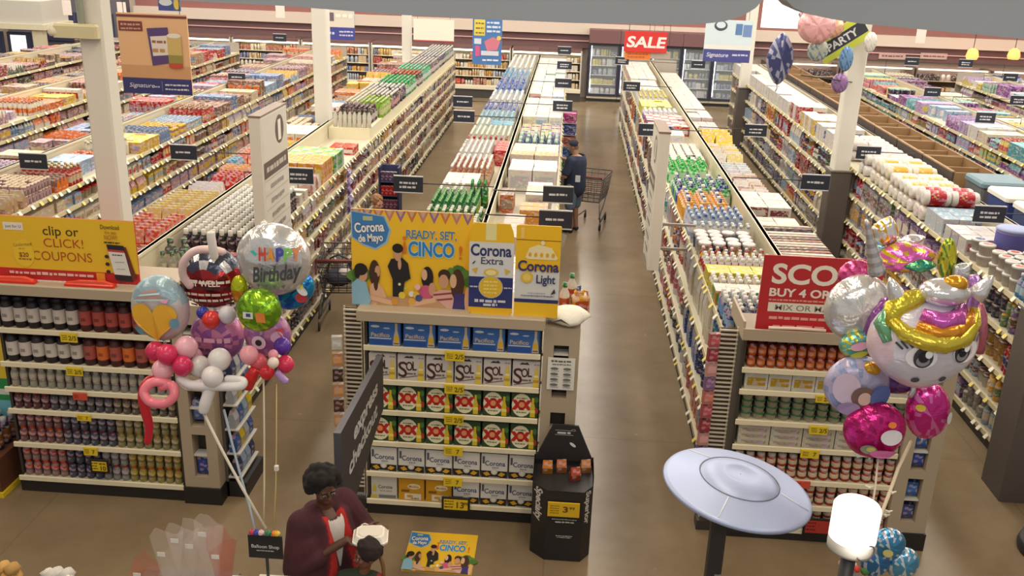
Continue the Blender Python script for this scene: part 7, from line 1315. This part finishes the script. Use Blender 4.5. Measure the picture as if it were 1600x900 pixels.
t = thing('clip_strip', 'hanging clip strip of purple snack packets on the coupon gondola', 'strip', (-3.34, 14.25, .95)); m = MB(); m.box(-.01, .0, -.02, .02, 0, .72, (200, 200, 200)); m.build('strip', M_PLAIN, t)
for k in range(5):
    m = MB(); m.add([(0.0, -.09, .0), (0.0, .09, .0), (.05, .09, .06), (.05, -.09, .06), (0, -.08, .14), (0, .08, .14)], [(0, 1, 2, 3), (3, 2, 5, 4), (0, 3, 4), (1, 5, 2), (0, 4, 5, 1)], ((120, 90, 160), (150, 130, 180))[k % 2]); m.xform(Matrix.Translation((.002, 0, .02+.14*k))); m.build('packet', M_GOODS, t)
t = thing('clip_strip', 'hanging strip of red and white packets near the front of the coupon gondola', 'strip', (-3.37, 10.75, .75)); m = MB(); m.box(-.01, .0, -.02, .02, 0, .6, (200, 200, 200)); m.build('strip', M_PLAIN, t)
for k in range(4):
    m = MB(); m.add([(0.0, -.09, .0), (0.0, .09, .0), (.05, .09, .06), (.05, -.09, .06), (0, -.08, .14), (0, .08, .14)], [(0, 1, 2, 3), (3, 2, 5, 4), (0, 3, 4), (1, 5, 2), (0, 4, 5, 1)], ((190, 60, 56), (206, 90, 70), (220, 214, 206))[k % 3]); m.xform(Matrix.Translation((.002, 0, .02+.14*k))); m.build('packet', M_GOODS, t)
for k, (Z, c) in enumerate(((1.5, (206, 80, 150)), (1.25, (60, 90, 170)), (1.0, (200, 110, 100)), (.78, (60, 110, 180)), (.5, (90, 150, 90)))):
    put_product(None, 'aisle_packet', '', 'box', (.26, .2, .2), (c, shade(c, 1.2), shade(c, .7)), .06, 20.3, Z, 0, '%s carton stacked on the aisle stand beyond the shopper' % ('magenta', 'royal blue', 'salmon', 'mid blue', 'green')[k], 'cartons on the aisle stand')
t = thing('aisle_stand', 'grey stepped aisle stand beyond the shopper in navy', 'stand', (.06, 20.3, 0)); m = MB(); m.box(-.15, .15, .1, .13, 0, 1.75, (120, 116, 110)); m.build('back', M_PLAIN, t)
for z in (.5, .78, 1.0, 1.25, 1.5):
    m = MB(); m.box(-.15, .15, -.12, .1, z-.02, z, (140, 136, 130)); m.build('shelf', M_PLAIN, t)
m = MB(); m.box(-.15, .15, -.12, .13, 0, .05, (90, 86, 80)); m.build('base', M_PLAIN, t)
# shopping carts
def cart(x, y, rz, label):
    t = thing('shopping_cart', label, 'cart', (x, y, 0), rz); DK = (64, 60, 62)
    def basket(zb, zt, w0, w1, l0, l1, name):
        m = MB(); r = .007
        for f in [i/6 for i in range(7)]:
            z = zb+(zt-zb)*f; w = (w0+(w1-w0)*f)/2; a = -(l0+(l1-l0)*f)/2; b = -a; m.tube([(-w, a, z), (w, a, z), (w, b, z), (-w, b, z), (-w, a, z)], r if 0 < f < 1 else r*1.6, DK, 5)
        for i in range(9):
            f = i/8-.5
            for s in (-1, 1): m.tube([(s*w0/2, l0*f, zb), (s*w1/2, l1*f, zt)], r*.7, DK, 4)
            if i % 2 == 0: m.tube([(w0*f, -l0/2, zb), (w1*f, -l1/2, zt)], r*.7, DK, 4); m.tube([(w0*f, l0/2, zb), (w1*f, l1/2, zt)], r*.7, DK, 4)
            m.tube([(-w0/2, l0*f, zb), (w0/2, l0*f, zb)], r*.7, DK, 4)
        m.build(name, M_PLAIN, t)
    basket(.52, .98, .42, .54, .68, .88, 'basket')
    m = MB()
    for s in (-1, 1): m.tube([(s*.22, -.34, .5), (s*.26, -.44, .3), (s*.27, -.42, .16), (s*.2, .36, .16), (s*.2, .36, .13)], .014, (90, 88, 88), 7); m.tube([(s*.25, -.42, .98), (s*.26, -.5, 1.03)], .012, DK, 6); m.tube([(s*.24, -.4, .22), (s*.22, .2, .5)], .012, (90, 88, 88), 6)
    m.build('chassis', M_PLAIN, t)
    m = MB(); m.tube([(-.28, -.52, 1.03), (.28, -.52, 1.03)], .018, (120, 50, 50), 8); m.build('handle', M_PLAIN, t)
    for sx in (-1, 1):
        for yy in (-.42, .36):
            m = MB(); m.lathe(0, 0, -.012, [(.06, 0), (.062, .012), (.06, .024)], (40, 40, 42), 14); m.xform(Matrix.Translation((sx*(.27 if yy < 0 else .2), yy, .062)) @ Matrix.Rotation(PI/2, 4, 'Y')); m.build('wheel', M_PLAIN, t)
            m = MB(); m.tube([(sx*(.27 if yy < 0 else .2), yy, .17), (sx*(.27 if yy < 0 else .2), yy, .07)], .012, (120, 118, 116), 6); m.build('caster', M_PLAIN, t)
    return t
cart(.56, 17.75, -.25, 'dark wire shopping cart beside the shopper in navy')
cart(-3.0, 12.2, .15, 'dark shopping cart parked against the coupon gondola')
t = thing('carry_seat', 'dark padded carry seat lying in the parked cart', 'seat', (-3.0, 12.15, .535)); m = MB(); m.ball((0, 0, .12), (.19, .26, .12), (56, 56, 70), 16, 10); m.build('shell', M_CLOTH, t); m = MB(); m.ball((.08, -.05, .2), (.09, .12, .06), (206, 200, 192), 12, 8); m.build('blanket', M_CLOTH, t)
m = MB(); m.tube([(-.17, 0, .18), (-.12, -.02, .38), (0, -.03, .44), (.12, -.02, .38), (.17, 0, .18)], .014, (50, 50, 56), 7); m.build('handle', M_PLAIN, t)
# ================================================================== people
def capsule(bm, a, ra, b, rb, n=12):
    a, b = Vector(a), Vector(b); d = b-a; L = d.length
    if L < 1e-5: return ell(bm, a, (ra,)*3)
    z = d/L; x = z.orthogonal().normalized(); y = z.cross(x); rings = []
    for k in range(1, 5): t = -PI/2+PI/2*k/4; rings.append((a+z*ra*math.sin(t), ra*math.cos(t)))
    for k in range(0, 4): t = PI/2*k/4; rings.append((b+z*rb*math.sin(t), rb*math.cos(t)))
    vs = [[bm.verts.new(c+x*(r*math.cos(2*PI*i/n))+y*(r*math.sin(2*PI*i/n))) for i in range(n)] for c, r in rings]
    p0 = bm.verts.new(a-z*ra); p1 = bm.verts.new(b+z*rb)
    for i in range(n):
        j = (i+1) % n; bm.faces.new((p0, vs[0][j], vs[0][i])); bm.faces.new((p1, vs[-1][i], vs[-1][j]))
        for k in range(len(vs)-1): bm.faces.new((vs[k][i], vs[k][j], vs[k+1][j], vs[k+1][i]))
def ell(bm, c, r, rot=None, n=16):
    M = Matrix.Translation(c) @ (rot or Matrix.Identity(4)) @ Matrix.Diagonal((*r, 1)); bmesh.ops.create_uvsphere(bm, u_segments=n, v_segments=n*2//3, radius=1, matrix=M)
def meld(name, bm, voxel, smooth, colfn, parent, m, keep=None):
    """overlapping closed shells melded into one continuous skin"""
    me = bpy.data.meshes.new('m'); bm.to_mesh(me); bm.free(); o = bpy.data.objects.new('m', me); COL.objects.link(o)
    r = o.modifiers.new('r', 'REMESH'); r.mode = 'VOXEL'; r.voxel_size = voxel
    if smooth: s = o.modifiers.new('s', 'SMOOTH'); s.iterations = smooth; s.factor = .5
    out = bpy.data.meshes.new_from_object(o.evaluated_get(bpy.context.evaluated_depsgraph_get())); bpy.data.objects.remove(o); bpy.data.meshes.remove(me)
    if keep:
        b2 = bmesh.new(); b2.from_mesh(out); bmesh.ops.delete(b2, geom=[v for v in b2.verts if not keep(*v.co)], context='VERTS'); b2.to_mesh(out); b2.free()
    out.name = name; out.materials.clear(); out.materials.append(m); out.polygons.foreach_set('use_smooth', [True]*len(out.polygons))
    at = out.color_attributes.new('Col', 'FLOAT_COLOR', 'POINT'); at.data.foreach_set('color', [v for p in out.vertices for v in (*lin(colfn(*p.co)), 1.)]); out.update()
    q = bpy.data.objects.new(name, out); COL.objects.link(q); q.parent = parent; return q
def hand(bm, w, d, up, side, s=1., curl=.5):
    """palm from the wrist w along d; up = back of the hand; side = towards the thumb"""
    w, d, up, side = Vector(w), Vector(d).normalized(), Vector(up).normalized(), Vector(side).normalized()
    for k in (-.026, -.009, .009, .026): capsule(bm, w+d*.01*s+side*k*.7*s, .014*s, w+d*.085*s+side*k*s, .0115*s, 8)
    for k, L in ((.029, .066), (.0098, .075), (-.0098, .07), (-.028, .054)):
        p = w+d*.088*s+side*k*s; r = .0092*s
        for seg, f in enumerate((.44, .32, .24)):
            a = curl*(.35+.55*seg); q = p+(d*math.cos(a)-up*math.sin(a))*L*f*s; capsule(bm, p, r, q, r*.93, 8); p = q; r *= .93
    p = w+d*.025*s+side*.03*s-up*.004*s; q = p+(d*.6+side*.8).normalized()*.036*s; capsule(bm, p, .0125*s, q, .0105*s, 8); capsule(bm, q, .0105*s, q+(d*.95+side*.3-up*.25*curl).normalized()*.032*s, .009*s, 8)
def head(bm, c, yaw, pitch, s=1.):
    """head centred on c, looking to -y before the turn; returns its matrix"""
    M = Matrix.Translation(c) @ Matrix.Rotation(yaw, 4, 'Z') @ Matrix.Rotation(pitch, 4, 'X') @ Matrix.Scale(s, 4)
    def E(p, r): bmesh.ops.create_uvsphere(bm, u_segments=18, v_segments=12, radius=1, matrix=M @ Matrix.Translation(p) @ Matrix.Diagonal((*r, 1)))
    E((0, .012, .02), (.074, .092, .09)); E((0, -.022, -.045), (.056, .062, .07)); E((0, -.05, -.088), (.028, .026, .024)); E((0, -.094, -.022), (.0125, .016, .013)); E((0, -.086, .0), (.0085, .012, .026)); E((-.014, -.084, -.026), (.009, .01, .008)); E((.014, -.084, -.026), (.009, .01, .008))
    E((0, -.079, -.054), (.026, .012, .0075)); E((0, -.077, -.064), (.022, .012, .008)); E((-.03, -.074, .024), (.022, .012, .008)); E((.03, -.074, .024), (.022, .012, .008)); E((-.042, -.06, -.022), (.02, .02, .018)); E((.042, -.06, -.022), (.02, .02, .018))
    for sx in (-1, 1): E((sx*.077, .012, -.012), (.011, .021, .032))
    return M
def eyes(M, t, iris=(50, 34, 26), lid=None):
    for sx in (-1, 1):
        m = MB(); m.ball((0, 0, 0), (.0115, .007, .0055), (176, 168, 160), 12, 8); m.ball((0, -.0045, 0), (.006, .005, .0055), iris, 10, 7); m.xform(M @ Matrix.Translation((sx*.03, -.0785, .004))); m.build('eye', M_CLOTH, t)
        m = MB(); m.tube([(-.02*1, -.0, 0), (0, -.004, .005), (.02, 0, .001)], [.002, .004, .002], (36, 26, 24), 6); m.xform(M @ Matrix.Translation((sx*.03, -.083, .027))); m.build('eyebrow', M_CLOTH, t)
def strip(pts, w, c, name, t, m=None):
    b = MB(); b.tube(pts, w, c, 8); return b.build(name, m or M_CLOTH, t)
def shoe(bm, p, yaw, s=1.):
    M = Matrix.Translation(p) @ Matrix.Rotation(yaw, 4, 'Z') @ Matrix.Scale(s, 4)
    for q, r in (((0, .0, .045), (.04, .06, .045)), ((0, -.09, .035), (.045, .09, .035))): bmesh.ops.create_uvsphere(bm, u_segments=14, v_segments=9, radius=1, matrix=M @ Matrix.Translation(q) @ Matrix.Diagonal((*r, 1)))

# ------------------------------------------------------------------ the shopper with the food box
WY = 5.38; hc = atY(506, 762, WY); bc = atY(572, 833, WY-.12)
t = thing('person', 'person in a maroon shawl with red edging and dark hair holding a white food box', 'person', (hc.x-.0, WY, 0), 0)
loc = Vector((hc.x, WY, 0)); H = hc-loc                    # head centre in local space
RZ = Matrix.Rotation(math.radians(56), 4, 'Z')              # chest turned towards +x
def L2(x, y, z): return RZ @ Vector((x, y, z))
hz = H.z; sh = hz-.2; hip = .9
SK = (92, 58, 44)
HR = bc-loc+Vector((-.125, -.02, -.05)); HL = bc-loc+Vector((-.03, .1, -.03))
RS, LS = L2(-.18, .02, sh), L2(.18, .02, sh); RE, LE = L2(-.27, -.02, sh-.27), L2(.28, -.1, sh-.26)
bm = bmesh.new(); Mh = head(bm, (H.x, H.y-.0, hz), math.radians(38), math.radians(14), 1.0)
capsule(bm, L2(0, .02, sh+.01), .055, (H.x, H.y+.01, hz-.06), .05)
for a, b, r1, r2 in ((L2(0, .0, sh-.08), L2(0, .0, sh-.32), .13, .115), (L2(0, .0, sh-.32), L2(0, .02, hip+.02), .115, .14), (L2(-.11, .01, sh-.03), L2(.11, .01, sh-.03), .075, .075), (RS, RE, .05, .042), (RE, HR, .04, .027), (LS, LE, .05, .042), (LE, HL, .04, .027)): capsule(bm, a, r1, b, r2)
for s in (-1, 1): capsule(bm, L2(s*.09, .02, hip), .09, L2(s*.1, -.02, .45), .058); capsule(bm, L2(s*.1, -.02, .45), .056, L2(s*.1, .03, .09), .036); capsule(bm, L2(s*.1, .03, .06), .035, L2(s*.1, -.1, .03), .028)
dR = (bc-loc+Vector((-.0, -.03, -.055))-HR).normalized(); hand(bm, HR, dR, (0, -.3, -1), (0, -1, .1), 1.0, .25)
dL = (bc-loc+Vector((.06, .09, -.03))-HL).normalized(); hand(bm, HL, dL, (0, .4, -1), (0, 1, .1), 1.0, .25)
Mi = Mh.inverted()
def skincol(x, y, z):
    q = Mi @ Vector((x, y, z))
    if abs(q.x) < .024 and -.074 < q.z < -.048 and q.y < -.07: return (112, 56, 50)
    return SK
body = meld('body', bm, .0058, 3, skincol, t, M_SKIN)
eyes(Mh, t)
# hair: short, dense and uneven
bm = bmesh.new(); r = random.Random(8)
for i in range(90):
    th, ph = r.uniform(0, 2*PI), math.acos(r.uniform(-.35, 1)); d = Vector((math.sin(ph)*math.cos(th), math.sin(ph)*math.sin(th), math.cos(ph)))
    if d.y < -.35 and d.z < .62: continue
    ell(bm, Mh @ Vector((d.x*.098, .022+d.y*.11, .035+d.z*.108)), (r.uniform(.028, .04),)*3, n=8)
ell(bm, Mh @ Vector((0, .03, .04)), (.1, .1, .1))
meld('hair', bm, .009, 1, lambda x, y, z: (30, 24, 24), t, M_CLOTH)
# white top, shawl, skirt
bm = bmesh.new(); capsule(bm, L2(0, -.01, sh-.06), .135, L2(0, -.01, sh-.3), .132); capsule(bm, L2(0, -.01, sh-.3), .132, L2(0, .0, hip-.02), .155); capsule(bm, L2(-.1, .0, sh-.05), .085, L2(.1, .0, sh-.05), .085)
meld('white_top', bm, .014, 4, lambda x, y, z: (214, 206, 200), t, M_CLOTH, lambda x, y, z: z < sh+.02)
bm = bmesh.new()
for s, S_, E_ in ((-1, RS, RE), (1, LS, LE)):
    capsule(bm, L2(s*.05, .04, sh+.01), .075, S_, .095); capsule(bm, S_, .1, E_, .095); capsule(bm, E_, .095, E_+(HR if s < 0 else HL)*.35-E_*.35, .08); capsule(bm, L2(s*.12, .05, sh-.05), .1, L2(s*.15, .06, sh-.5), .105)
    capsule(bm, L2(s*.085, -.05, sh-.02), .068, L2(s*.1, -.1, sh-.2), .075); capsule(bm, L2(s*.1, -.1, sh-.2), .075, L2(s*.07, -.11, sh-.44), .085); capsule(bm, L2(s*.2, -.02, sh-.12), .1, L2(s*.2, -.06, sh-.4), .1)
capsule(bm, L2(0, .09, sh-.04), .1, L2(0, .1, sh-.5), .13)
def shawlcol(x, y, z):
    q = RZ.inverted() @ Vector((x, y, z)); k = .5+.5*math.sin(22*z+6*q.x); e = abs(abs(q.x)-.055-.06*max(0, (sh-.05-z)/.4))
    return (150, 34, 34) if z < sh-.55 else (186, 44, 38) if q.y < -.07 and e < .03 else (110, 30, 40) if q.y < -.07 and e < .045 else tuple(int(v*(.9+.18*k)) for v in (74, 34, 42))
meld('shawl', bm, .01, 5, shawlcol, t, M_CLOTH)
for k in range(7): strip([L2(-.19+.012*k, -.13-.004*k, sh-.4), L2(-.2+.014*k, -.15, sh-.46-.01*(k % 3))], .011, (206, 66, 50) if k % 2 else (150, 40, 40), 'fringe', t)
bm = bmesh.new(); capsule(bm, L2(0, .02, hip+.1), .14, L2(0, .02, hip-.05), .175); capsule(bm, L2(0, .02, hip-.05), .18, L2(0, .01, .42), .2)
meld('skirt', bm, .016, 3, lambda x, y, z: ((120, 112, 122), (70, 62, 74), (46, 40, 48), (92, 86, 96))[int((z*11+math.sin(9*math.atan2(y, x)*.5)*.7)*1.6) % 4], t, M_CLOTH, lambda x, y, z: z > .3)
bm = bmesh.new(); shoe(bm, L2(-.1, .02, 0), math.radians(56)); shoe(bm, L2(.1, .02, 0), math.radians(56)); meld('shoes', bm, .01, 1, lambda x, y, z: (40, 36, 36), t, M_PLAIN)
strip([LE*.35+HL*.65, LE*.15+HL*.85, HL], [.036, .038, .034], (222, 216, 208), 'white_cuff', t)
# food box
f = thing('food_box', 'white foam takeaway food box held out in both hands', 'box', tuple(bc+Vector((.03, 0, -.03))), math.radians(8)); m = MB(); a, b = .115, .095
def tray(m, z0, z1, i0, i1, c):
    ch = .025
    def ring(z, i): x, y = a-i, b-i; return [(-x+ch, -y, z), (x-ch, -y, z), (x, -y+ch, z), (x, y-ch, z), (x-ch, y, z), (-x+ch, y, z), (-x, y-ch, z), (-x, -y+ch, z)]
    m.add(ring(z0, i0)+ring(z1, i1), [tuple(range(7, -1, -1)), tuple(range(8, 16))]+[(k, (k+1) % 8, 8+(k+1) % 8, 8+k) for k in range(8)], c)
tray(m, -.035, .0, .02, 0, (226, 218, 206)); m.build('base', M_PLAIN, f)
m = MB(); tray(m, .002, .012, 0, 0, (232, 226, 214)); tray(m, .012, .045, .006, .024, (234, 228, 216)); tray(m, .045, .05, .036, .04, (222, 214, 202)); m.build('lid', M_PLAIN, f)
m = MB(); m.box(-.02, .02, -b-.008, -b, -.004, .012, (226, 220, 208)); m.build('tab', M_PLAIN, f)
# ------------------------------------------------------------------ child close in front
CY = 5.16; cc = atY(573, 866, CY); t = thing('person', 'small child with dark hair in a dark green flowered dress beside the shawl', 'person', (cc.x-.05, CY, 0)); loc = Vector((cc.x-.05, CY, 0)); hz = cc.z
bm = bmesh.new(); Mh = head(bm, (.05, 0, hz), math.radians(-62), math.radians(6), .86); s2 = hz-.17
capsule(bm, (.02, 0, s2), .038, (.05, .0, hz-.05), .036); capsule(bm, (0, 0, s2-.06), .085, (0, .0, s2-.3), .09); capsule(bm, (-.08, 0, s2-.02), .045, (.08, 0, s2-.02), .045)
for s in (-1, 1):
    capsule(bm, (s*.11, 0, s2-.02), .035, (s*.15, -.04, s2-.19), .028); capsule(bm, (s*.15, -.04, s2-.19), .027, (s*.1, -.14, s2-.26), .02); hand(bm, (s*.1, -.14, s2-.26), (-s*.5, -.8, -.2), (0, -.3, 1), (-s, .2, 0), .72, .6)
    capsule(bm, (s*.055, 0, s2-.34), .055, (s*.06, -.01, .26), .04); capsule(bm, (s*.06, -.01, .26), .038, (s*.06, .01, .06), .028)
meld('body', bm, .006, 3, lambda x, y, z: (120, 78, 60), t, M_SKIN); eyes(Mh, t)
bm = bmesh.new(); r = random.Random(4)
for i in range(60):
    th, ph = r.uniform(0, 2*PI), math.acos(r.uniform(-.5, 1)); d = Vector((math.sin(ph)*math.cos(th), math.sin(ph)*math.sin(th), math.cos(ph)))
    if d.y < -.3 and d.z < .6: continue
    ell(bm, Mh @ Vector((d.x*.085, .02+d.y*.095, .03+d.z*.095)), (.02,)*3, n=8)
ell(bm, Mh @ Vector((0, .025, .035)), (.085,)*3)
meld('hair', bm, .008, 2, lambda x, y, z: (44, 32, 30), t, M_CLOTH)
b = MB(); b.tube([(.12, .05, hz-.02), (.15, .03, hz-.1), (.16, .01, hz-.2), (.15, .0, hz-.3)], [.012, .014, .012, .006], (120, 84, 50), 7); b.build('braid', M_CLOTH, t)
bm = bmesh.new(); capsule(bm, (0, 0, s2-.05), .1, (0, 0, s2-.25), .105); capsule(bm, (-.08, 0, s2-.02), .06, (.08, 0, s2-.02), .06); capsule(bm, (0, 0, s2-.25), .11, (0, 0, s2-.5), .17)
for s in (-1, 1): capsule(bm, (s*.11, 0, s2-.02), .05, (s*.14, -.03, s2-.12), .046)
meld('dress', bm, .012, 3, lambda x, y, z: (150, 50, 46) if math.sin(34*x+3)*math.sin(31*z)*math.cos(29*y) > .34 else (44, 56, 42), t, M_CLOTH, lambda x, y, z: z > s2-.58)
bm = bmesh.new(); shoe(bm, (-.06, .01, 0), 0, .7); shoe(bm, (.06, .01, 0), 0, .7); meld('shoes', bm, .01, 1, lambda x, y, z: (60, 50, 50), t, M_PLAIN)
# ------------------------------------------------------------------ shopper in navy reaching to the shelf
t = thing('person', 'shopper in a navy shirt and grey shorts reaching to the shelf by a cart', 'person', (.2, 17.15, 0)); hz = 1.6; sh = 1.4; hip = .9
RZ = Matrix.Rotation(math.radians(-118), 4, 'Z')
bm = bmesh.new(); hp = L2(0, -.06, hz); Mh = head(bm, hp, math.radians(-112), math.radians(10), 1.05)
capsule(bm, L2(0, .0, sh), .06, L2(0, -.04, hz-.06), .055); capsule(bm, L2(0, 0, sh-.1), .17, L2(0, 0, hip), .165); capsule(bm, L2(-.12, 0, sh-.04), .085, L2(.12, 0, sh-.04), .085)
A = [(L2(-.22, 0, sh-.03), L2(-.26, -.2, sh-.14), L2(-.2, -.46, sh-.1)), (L2(.22, 0, sh-.03), L2(.3, -.05, sh-.3), L2(.34, -.3, sh-.36))]
for i, (S_, E_, W_) in enumerate(A):
    capsule(bm, S_, .055, E_, .046); capsule(bm, E_, .044, W_, .03); hand(bm, W_, (W_-E_).normalized(), (0, 0, 1), L2(1 if i == 0 else -1, 0, 0), 1.0, .5)
for s in (-1, 1): capsule(bm, L2(s*.1, 0, hip), .1, L2(s*.11, -.02, .48), .066); capsule(bm, L2(s*.11, -.02, .48), .062, L2(s*.11, .02, .09), .042); capsule(bm, L2(s*.11, .02, .06), .04, L2(s*.11, -.12, .035), .03)
meld('body', bm, .0075, 3, lambda x, y, z: (150, 112, 92), t, M_SKIN); eyes(Mh, t)
bm = bmesh.new(); ell(bm, Mh @ Vector((0, .012, .04)), (.09, .105, .09)); meld('cap', bm, .008, 2, lambda x, y, z: (34, 36, 50), t, M_CLOTH, lambda x, y, z: (Mh.inverted() @ Vector((x, y, z))).z > .02-.25*(Mh.inverted() @ Vector((x, y, z))).y)
bm = bmesh.new(); capsule(bm, L2(0, .01, sh-.08), .2, L2(0, .0, hip-.04), .21); capsule(bm, L2(-.14, 0, sh-.04), .1, L2(.14, 0, sh-.04), .1)
for S_, E_, W_ in A: capsule(bm, S_, .085, S_+(E_-S_)*.75, .078)
meld('shirt', bm, .014, 3, lambda x, y, z: (44, 50, 74), t, M_CLOTH, lambda x, y, z: z < sh+.06)
bm = bmesh.new()
for s in (-1, 1): capsule(bm, L2(s*.1, 0, hip-.02), .125, L2(s*.115, -.01, .52), .1)
meld('shorts', bm, .014, 2, lambda x, y, z: (96, 112, 130), t, M_CLOTH, lambda x, y, z: z > .44)
bm = bmesh.new(); shoe(bm, L2(-.11, .02, 0), math.radians(-118), 1.08); shoe(bm, L2(.11, .02, 0), math.radians(-118), 1.08); meld('shoes', bm, .012, 1, lambda x, y, z: (40, 40, 46), t, M_PLAIN)
m = MB(); m.rbox(-.045, .045, -.006, .006, 0, .12, (206, 210, 216), .004); m.xform(Matrix.Translation((.05, -.215, 1.0))); m.build('back_patch', M_PRINT, t)
# ------------------------------------------------------------------ fair haired child farther up the left aisle
t = thing('person', 'fair haired child in a dark red top in the aisle behind the party sign', 'person', (-2.76, 13.5, 0)); hz = 1.36; sh = 1.18; hip = .72; RZ = Matrix.Rotation(math.radians(48), 4, 'Z')
bm = bmesh.new(); Mh = head(bm, L2(0, -.03, hz), math.radians(52), math.radians(22), 1.0)
capsule(bm, L2(0, 0, sh), .045, L2(0, -.02, hz-.06), .042); capsule(bm, L2(0, 0, sh-.08), .11, L2(0, 0, hip), .11); capsule(bm, L2(-.1, 0, sh-.03), .055, L2(.1, 0, sh-.03), .055)
for s in (-1, 1):
    W_ = L2(s*.12, -.22, sh-.3); E_ = L2(s*.2, -.03, sh-.26); capsule(bm, L2(s*.14, 0, sh-.03), .042, E_, .034); capsule(bm, E_, .032, W_, .024); hand(bm, W_, W_-E_, (0, 0, 1), L2(-s, 0, 0), .85, .5)
    capsule(bm, L2(s*.075, 0, hip), .075, L2(s*.08, -.01, .38), .05); capsule(bm, L2(s*.08, -.01, .38), .048, L2(s*.08, .02, .07), .033); capsule(bm, L2(s*.08, .02, .05), .032, L2(s*.08, -.09, .03), .025)
meld('body', bm, .0065, 3, lambda x, y, z: (200, 150, 124), t, M_SKIN); eyes(Mh, t, (90, 110, 120))
bm = bmesh.new(); r = random.Random(6)
for i in range(60):
    th, ph = r.uniform(0, 2*PI), math.acos(r.uniform(-.25, 1)); d = Vector((math.sin(ph)*math.cos(th), math.sin(ph)*math.sin(th), math.cos(ph)))
    if d.y < -.3 and d.z < .6: continue
    ell(bm, Mh @ Vector((d.x*.076, .016+d.y*.095, .03+d.z*.09)), (.02,)*3, n=8)
ell(bm, Mh @ Vector((0, .02, .03)), (.078, .09, .086)); meld('hair', bm, .008, 2, lambda x, y, z: (146, 108, 76), t, M_CLOTH)
bm = bmesh.new(); capsule(bm, L2(0, .01, sh-.07), .13, L2(0, 0, hip+.02), .135); capsule(bm, L2(-.12, 0, sh-.03), .07, L2(.12, 0, sh-.03), .07)
for s in (-1, 1): capsule(bm, L2(s*.14, 0, sh-.03), .058, L2(s*.185, -.02, sh-.2), .052)
meld('shirt', bm, .012, 3, lambda x, y, z: (120, 52, 54), t, M_CLOTH, lambda x, y, z: z < sh+.05)
bm = bmesh.new()
for s in (-1, 1): capsule(bm, L2(s*.075, 0, hip), .09, L2(s*.08, 0, .1), .055)
meld('trousers', bm, .012, 2, lambda x, y, z: (60, 66, 90), t, M_CLOTH, lambda x, y, z: z > .07)
bm = bmesh.new(); shoe(bm, L2(-.08, .02, 0), math.radians(48), .85); shoe(bm, L2(.08, .02, 0), math.radians(48), .85); meld('shoes', bm, .01, 1, lambda x, y, z: (70, 60, 60), t, M_PLAIN)
